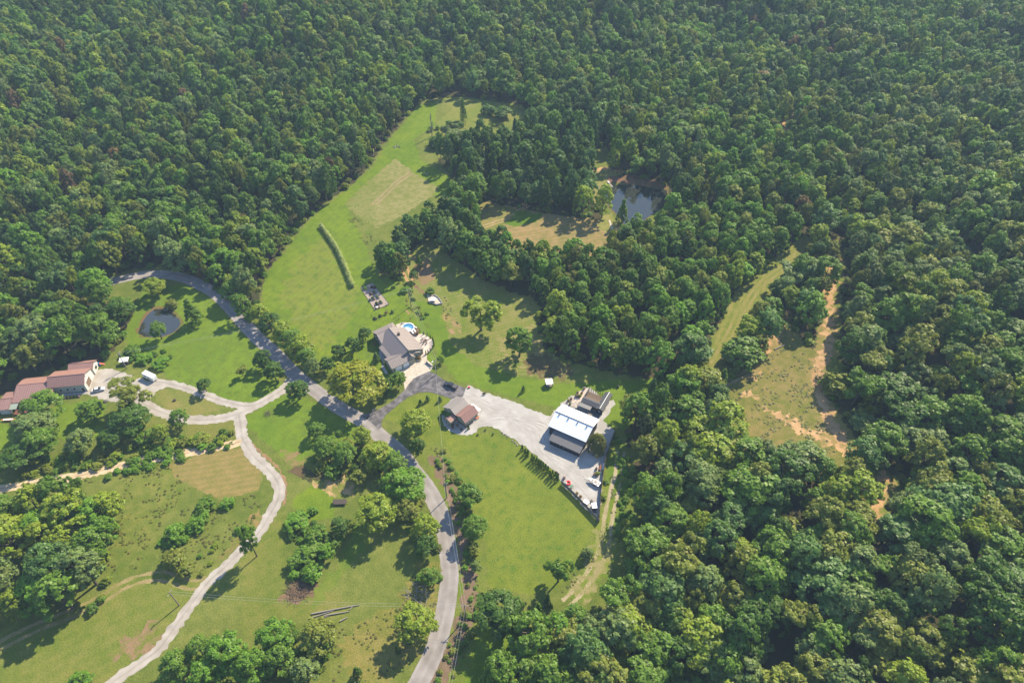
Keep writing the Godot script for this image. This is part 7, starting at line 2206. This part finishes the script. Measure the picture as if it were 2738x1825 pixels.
	put("backrest", Shape.new().box(Vector3(0, 0.85, -0.25), Vector3(1.2, 0.5, 0.06)).done(), mats["wood"], seat)
	for x in [-0.7, 0.7]:
		put("frame", Shape.new().tube([Vector3(x, 0, 0.4), Vector3(x, 1.5, 0), Vector3(x, 0, -0.5)], [0.04, 0.04, 0.04], 5).done(), mats["black"], seat)
	# odds and ends on the grass
	var stump := thing("tree_stump", "dark stump alone on the lawn beyond the pergola shed", "stump", Vector3(41.53, -0.00, -177.75))
	put("wood", Shape.new().tube([Vector3(0, -0.1, 0), Vector3(0, 0.2, 0), Vector3(0, 1.1, 0)], [0.5, 0.36, 0.3], 9).done(), mats["dark_wood"], stump)
	var stump2 := thing("tree_stump", "dark stump on the grass island between the gravel drives", "stump", Vector3(-129.73, -0.00, -171.16))
	put("wood", Shape.new().tube([Vector3(0, -0.1, 0), Vector3(0, 0.2, 0), Vector3(0, 0.6, 0)], [0.7, 0.55, 0.5], 9).done(), mats["dark_wood"], stump2)
	branches("brush_heap", "heap of cut branches with a sapling on the lawn by the gravel drive", "branch heap", Vector3(-92.17, -0.00, -164.26), 2.2, 0.9, 30, "bark", 5)
	var sign := thing("drive_sign", "dark sign board on stones at the mouth of the asphalt drive", "sign", Vector3(-52.48, -0.00, -166.59), 30.0)
	put("board", Shape.new().box(Vector3(0, 1.0, 0), Vector3(1.3, 0.6, 0.08)).done(), mats["green_plastic"], sign)
	for x in [-0.55, 0.55]:
		put("post", Shape.new().box(Vector3(x, 0.6, 0), Vector3(0.1, 1.3, 0.1)).done(), mats["wood"], sign)
	put("stone", Shape.new().box(Vector3(0, 0.15, 0.2), Vector3(1.6, 0.35, 0.8)).done(), mats["rock"], sign)
	# fallen timber
	log_of_wood("fallen_log", "longest pale fallen log lying on the rough meadow", Vector3(-59.59, -0.00, -87.89), Vector3(-45.82, -0.00, -90.68), 0.26, "grey_bark", "fallen logs on the rough meadow")
	log_of_wood("fallen_log", "pale fallen log just below the longest one", Vector3(-55.66, -0.00, -87.40), Vector3(-48.47, -0.00, -88.66), 0.24, "grey_bark", "fallen logs on the rough meadow")
	log_of_wood("fallen_log", "fallen log crossing the others at their thin end", Vector3(-60.02, -0.00, -86.53), Vector3(-53.31, -0.00, -88.86), 0.2, "grey_bark", "fallen logs on the rough meadow")
	log_of_wood("fallen_log", "short fallen log lying apart below the others", Vector3(-50.81, -0.00, -85.67), Vector3(-48.65, -0.00, -86.92), 0.24, "grey_bark", "fallen logs on the rough meadow")
	log_of_wood("fallen_log", "thin fallen log under the crossing one", Vector3(-58.03, -0.00, -86.15), Vector3(-54.01, -0.00, -87.50), 0.16, "grey_bark", "fallen logs on the rough meadow")
	log_of_wood("fallen_log", "forked stub at the thick end of the longest log", Vector3(-48.56, -0.00, -89.20), Vector3(-47.36, -0.00, -90.68), 0.16, "grey_bark", "fallen logs on the rough meadow")
	log_of_wood("fallen_log", "bleached log lying on the scrub beside the clay track", Vector3(108.01, 0.87, -197.76), Vector3(112.98, 1.26, -200.15), 0.28)
	branches("brush_heap", "brown heap of dead branches at the foot of the thicket", "branch heap", Vector3(-65.23, -0.00, -94.95), 5.5, 1.0, 110, "wood", 9)
	branches("fallen_tree", "grey leafless fallen tree beside the bottom road", "fallen tree", Vector3(-28.40, -0.00, -94.44), 6.0, 1.6, 46, "grey_bark", 10)
	branches("fallen_tree", "grey leafless branches at the wood edge below the pale roofed stand", "fallen tree", Vector3(78.52, 0.26, -169.10), 4.5, 2.0, 40, "grey_bark", 11)
	branches("dead_tree", "bare grey dead tree standing in the far meadow", "tree", Vector3(-48.22, -0.00, -380.31), 2.2, 14.0, 30, "grey_bark", 12, 1.0)
	branches("dead_tree", "bare pale snag at the wood edge behind the pergola shed", "tree", Vector3(50.23, -0.00, -157.65), 3.0, 11.0, 26, "grey_bark", 13, 1.0)
	var rocks := Vector3(-66.71, -0.00, -366.46)
	for k in 3:
		var r := thing("field_rock", ["white rock in the far meadow, nearest the wood", "pale rock in the far meadow, middle of three", "dark topped rock in the far meadow"][k], "rock", rocks + Vector3(k * 1.4 - 2.4, 0, -1.2 * (k % 2)), k * 70.0)
		rock_shape(r, 0.9 - 0.15 * k, 0.8, mats["rock"] if k < 2 else mats["dark_rock"], 60 + k)
	var tower := thing("field_post", "dark post with a stone foot in the far meadow", "post", Vector3(-47.49, -0.00, -336.58))
	put("shaft", Shape.new().box(Vector3(0, 1.1, 0), Vector3(0.25, 2.4, 0.25)).done(), mats["dark_wood"], tower)
	put("foot", Shape.new().box(Vector3(0, 0.2, 0), Vector3(0.9, 0.45, 0.9)).done(), mats["rock"], tower)
	# at the forest pond
	var dock := thing("pond_dock", "L-shaped timber dock at the forest pond", "dock", Vector3(48.56, -0.00, -319.56), -35.0)
	put("platform", Shape.new().box(Vector3(0, 0.1, 0), Vector3(3.2, 0.14, 2.6)).done(), mats["dark_wood"], dock)
	put("walkway", Shape.new().box(Vector3(-2.9, 0.12, -0.9), Vector3(3.0, 0.14, 1.0)).done(), mats["grey_wood"], dock)
	for x in [-1.4, 1.4]:
		for z in [-1.1, 1.1]:
			put("pile", Shape.new().tube([Vector3(x, -1.4, z), Vector3(x, 0.6, z)], [0.1, 0.1], 6).done(), mats["dark_wood"], dock)
	put("rail", Shape.new().box(Vector3(1.4, 0.65, 0), Vector3(0.08, 0.08, 2.4)).box(Vector3(0, 0.65, 1.15), Vector3(2.8, 0.08, 0.08)).done(), mats["dark_wood"], dock)
	var dock2 := thing("pond_dock", "straight narrow dock with a pale end at the forest pond", "dock", Vector3(53.57, -0.00, -325.79), -72.3)
	put("walkway", Shape.new().box(Vector3(0, 0.1, 0), Vector3(6.4, 0.14, 1.3)).done(), mats["grey_wood"], dock2)
	put("boat_ramp", Shape.new().box(Vector3(-2.2, 0.26, 0), Vector3(1.9, 0.16, 0.9)).done(), mats["white_wall"], dock2)
	for x in [-0.4, 2.9]:
		for z in [-0.6, 0.6]:
			put("pile", Shape.new().tube([Vector3(x, -1.4, z), Vector3(x, 0.5, z)], [0.09, 0.09], 6).done(), mats["dark_wood"], dock2)
	sheet("concrete_path", "narrow pale concrete strip beside the forest pond's dam", ribbon([49.8, -291.8, 50.0, -287.6, 50.3, -283.9], 0.9), mats["concrete"], 0.06, 0.0, "path")
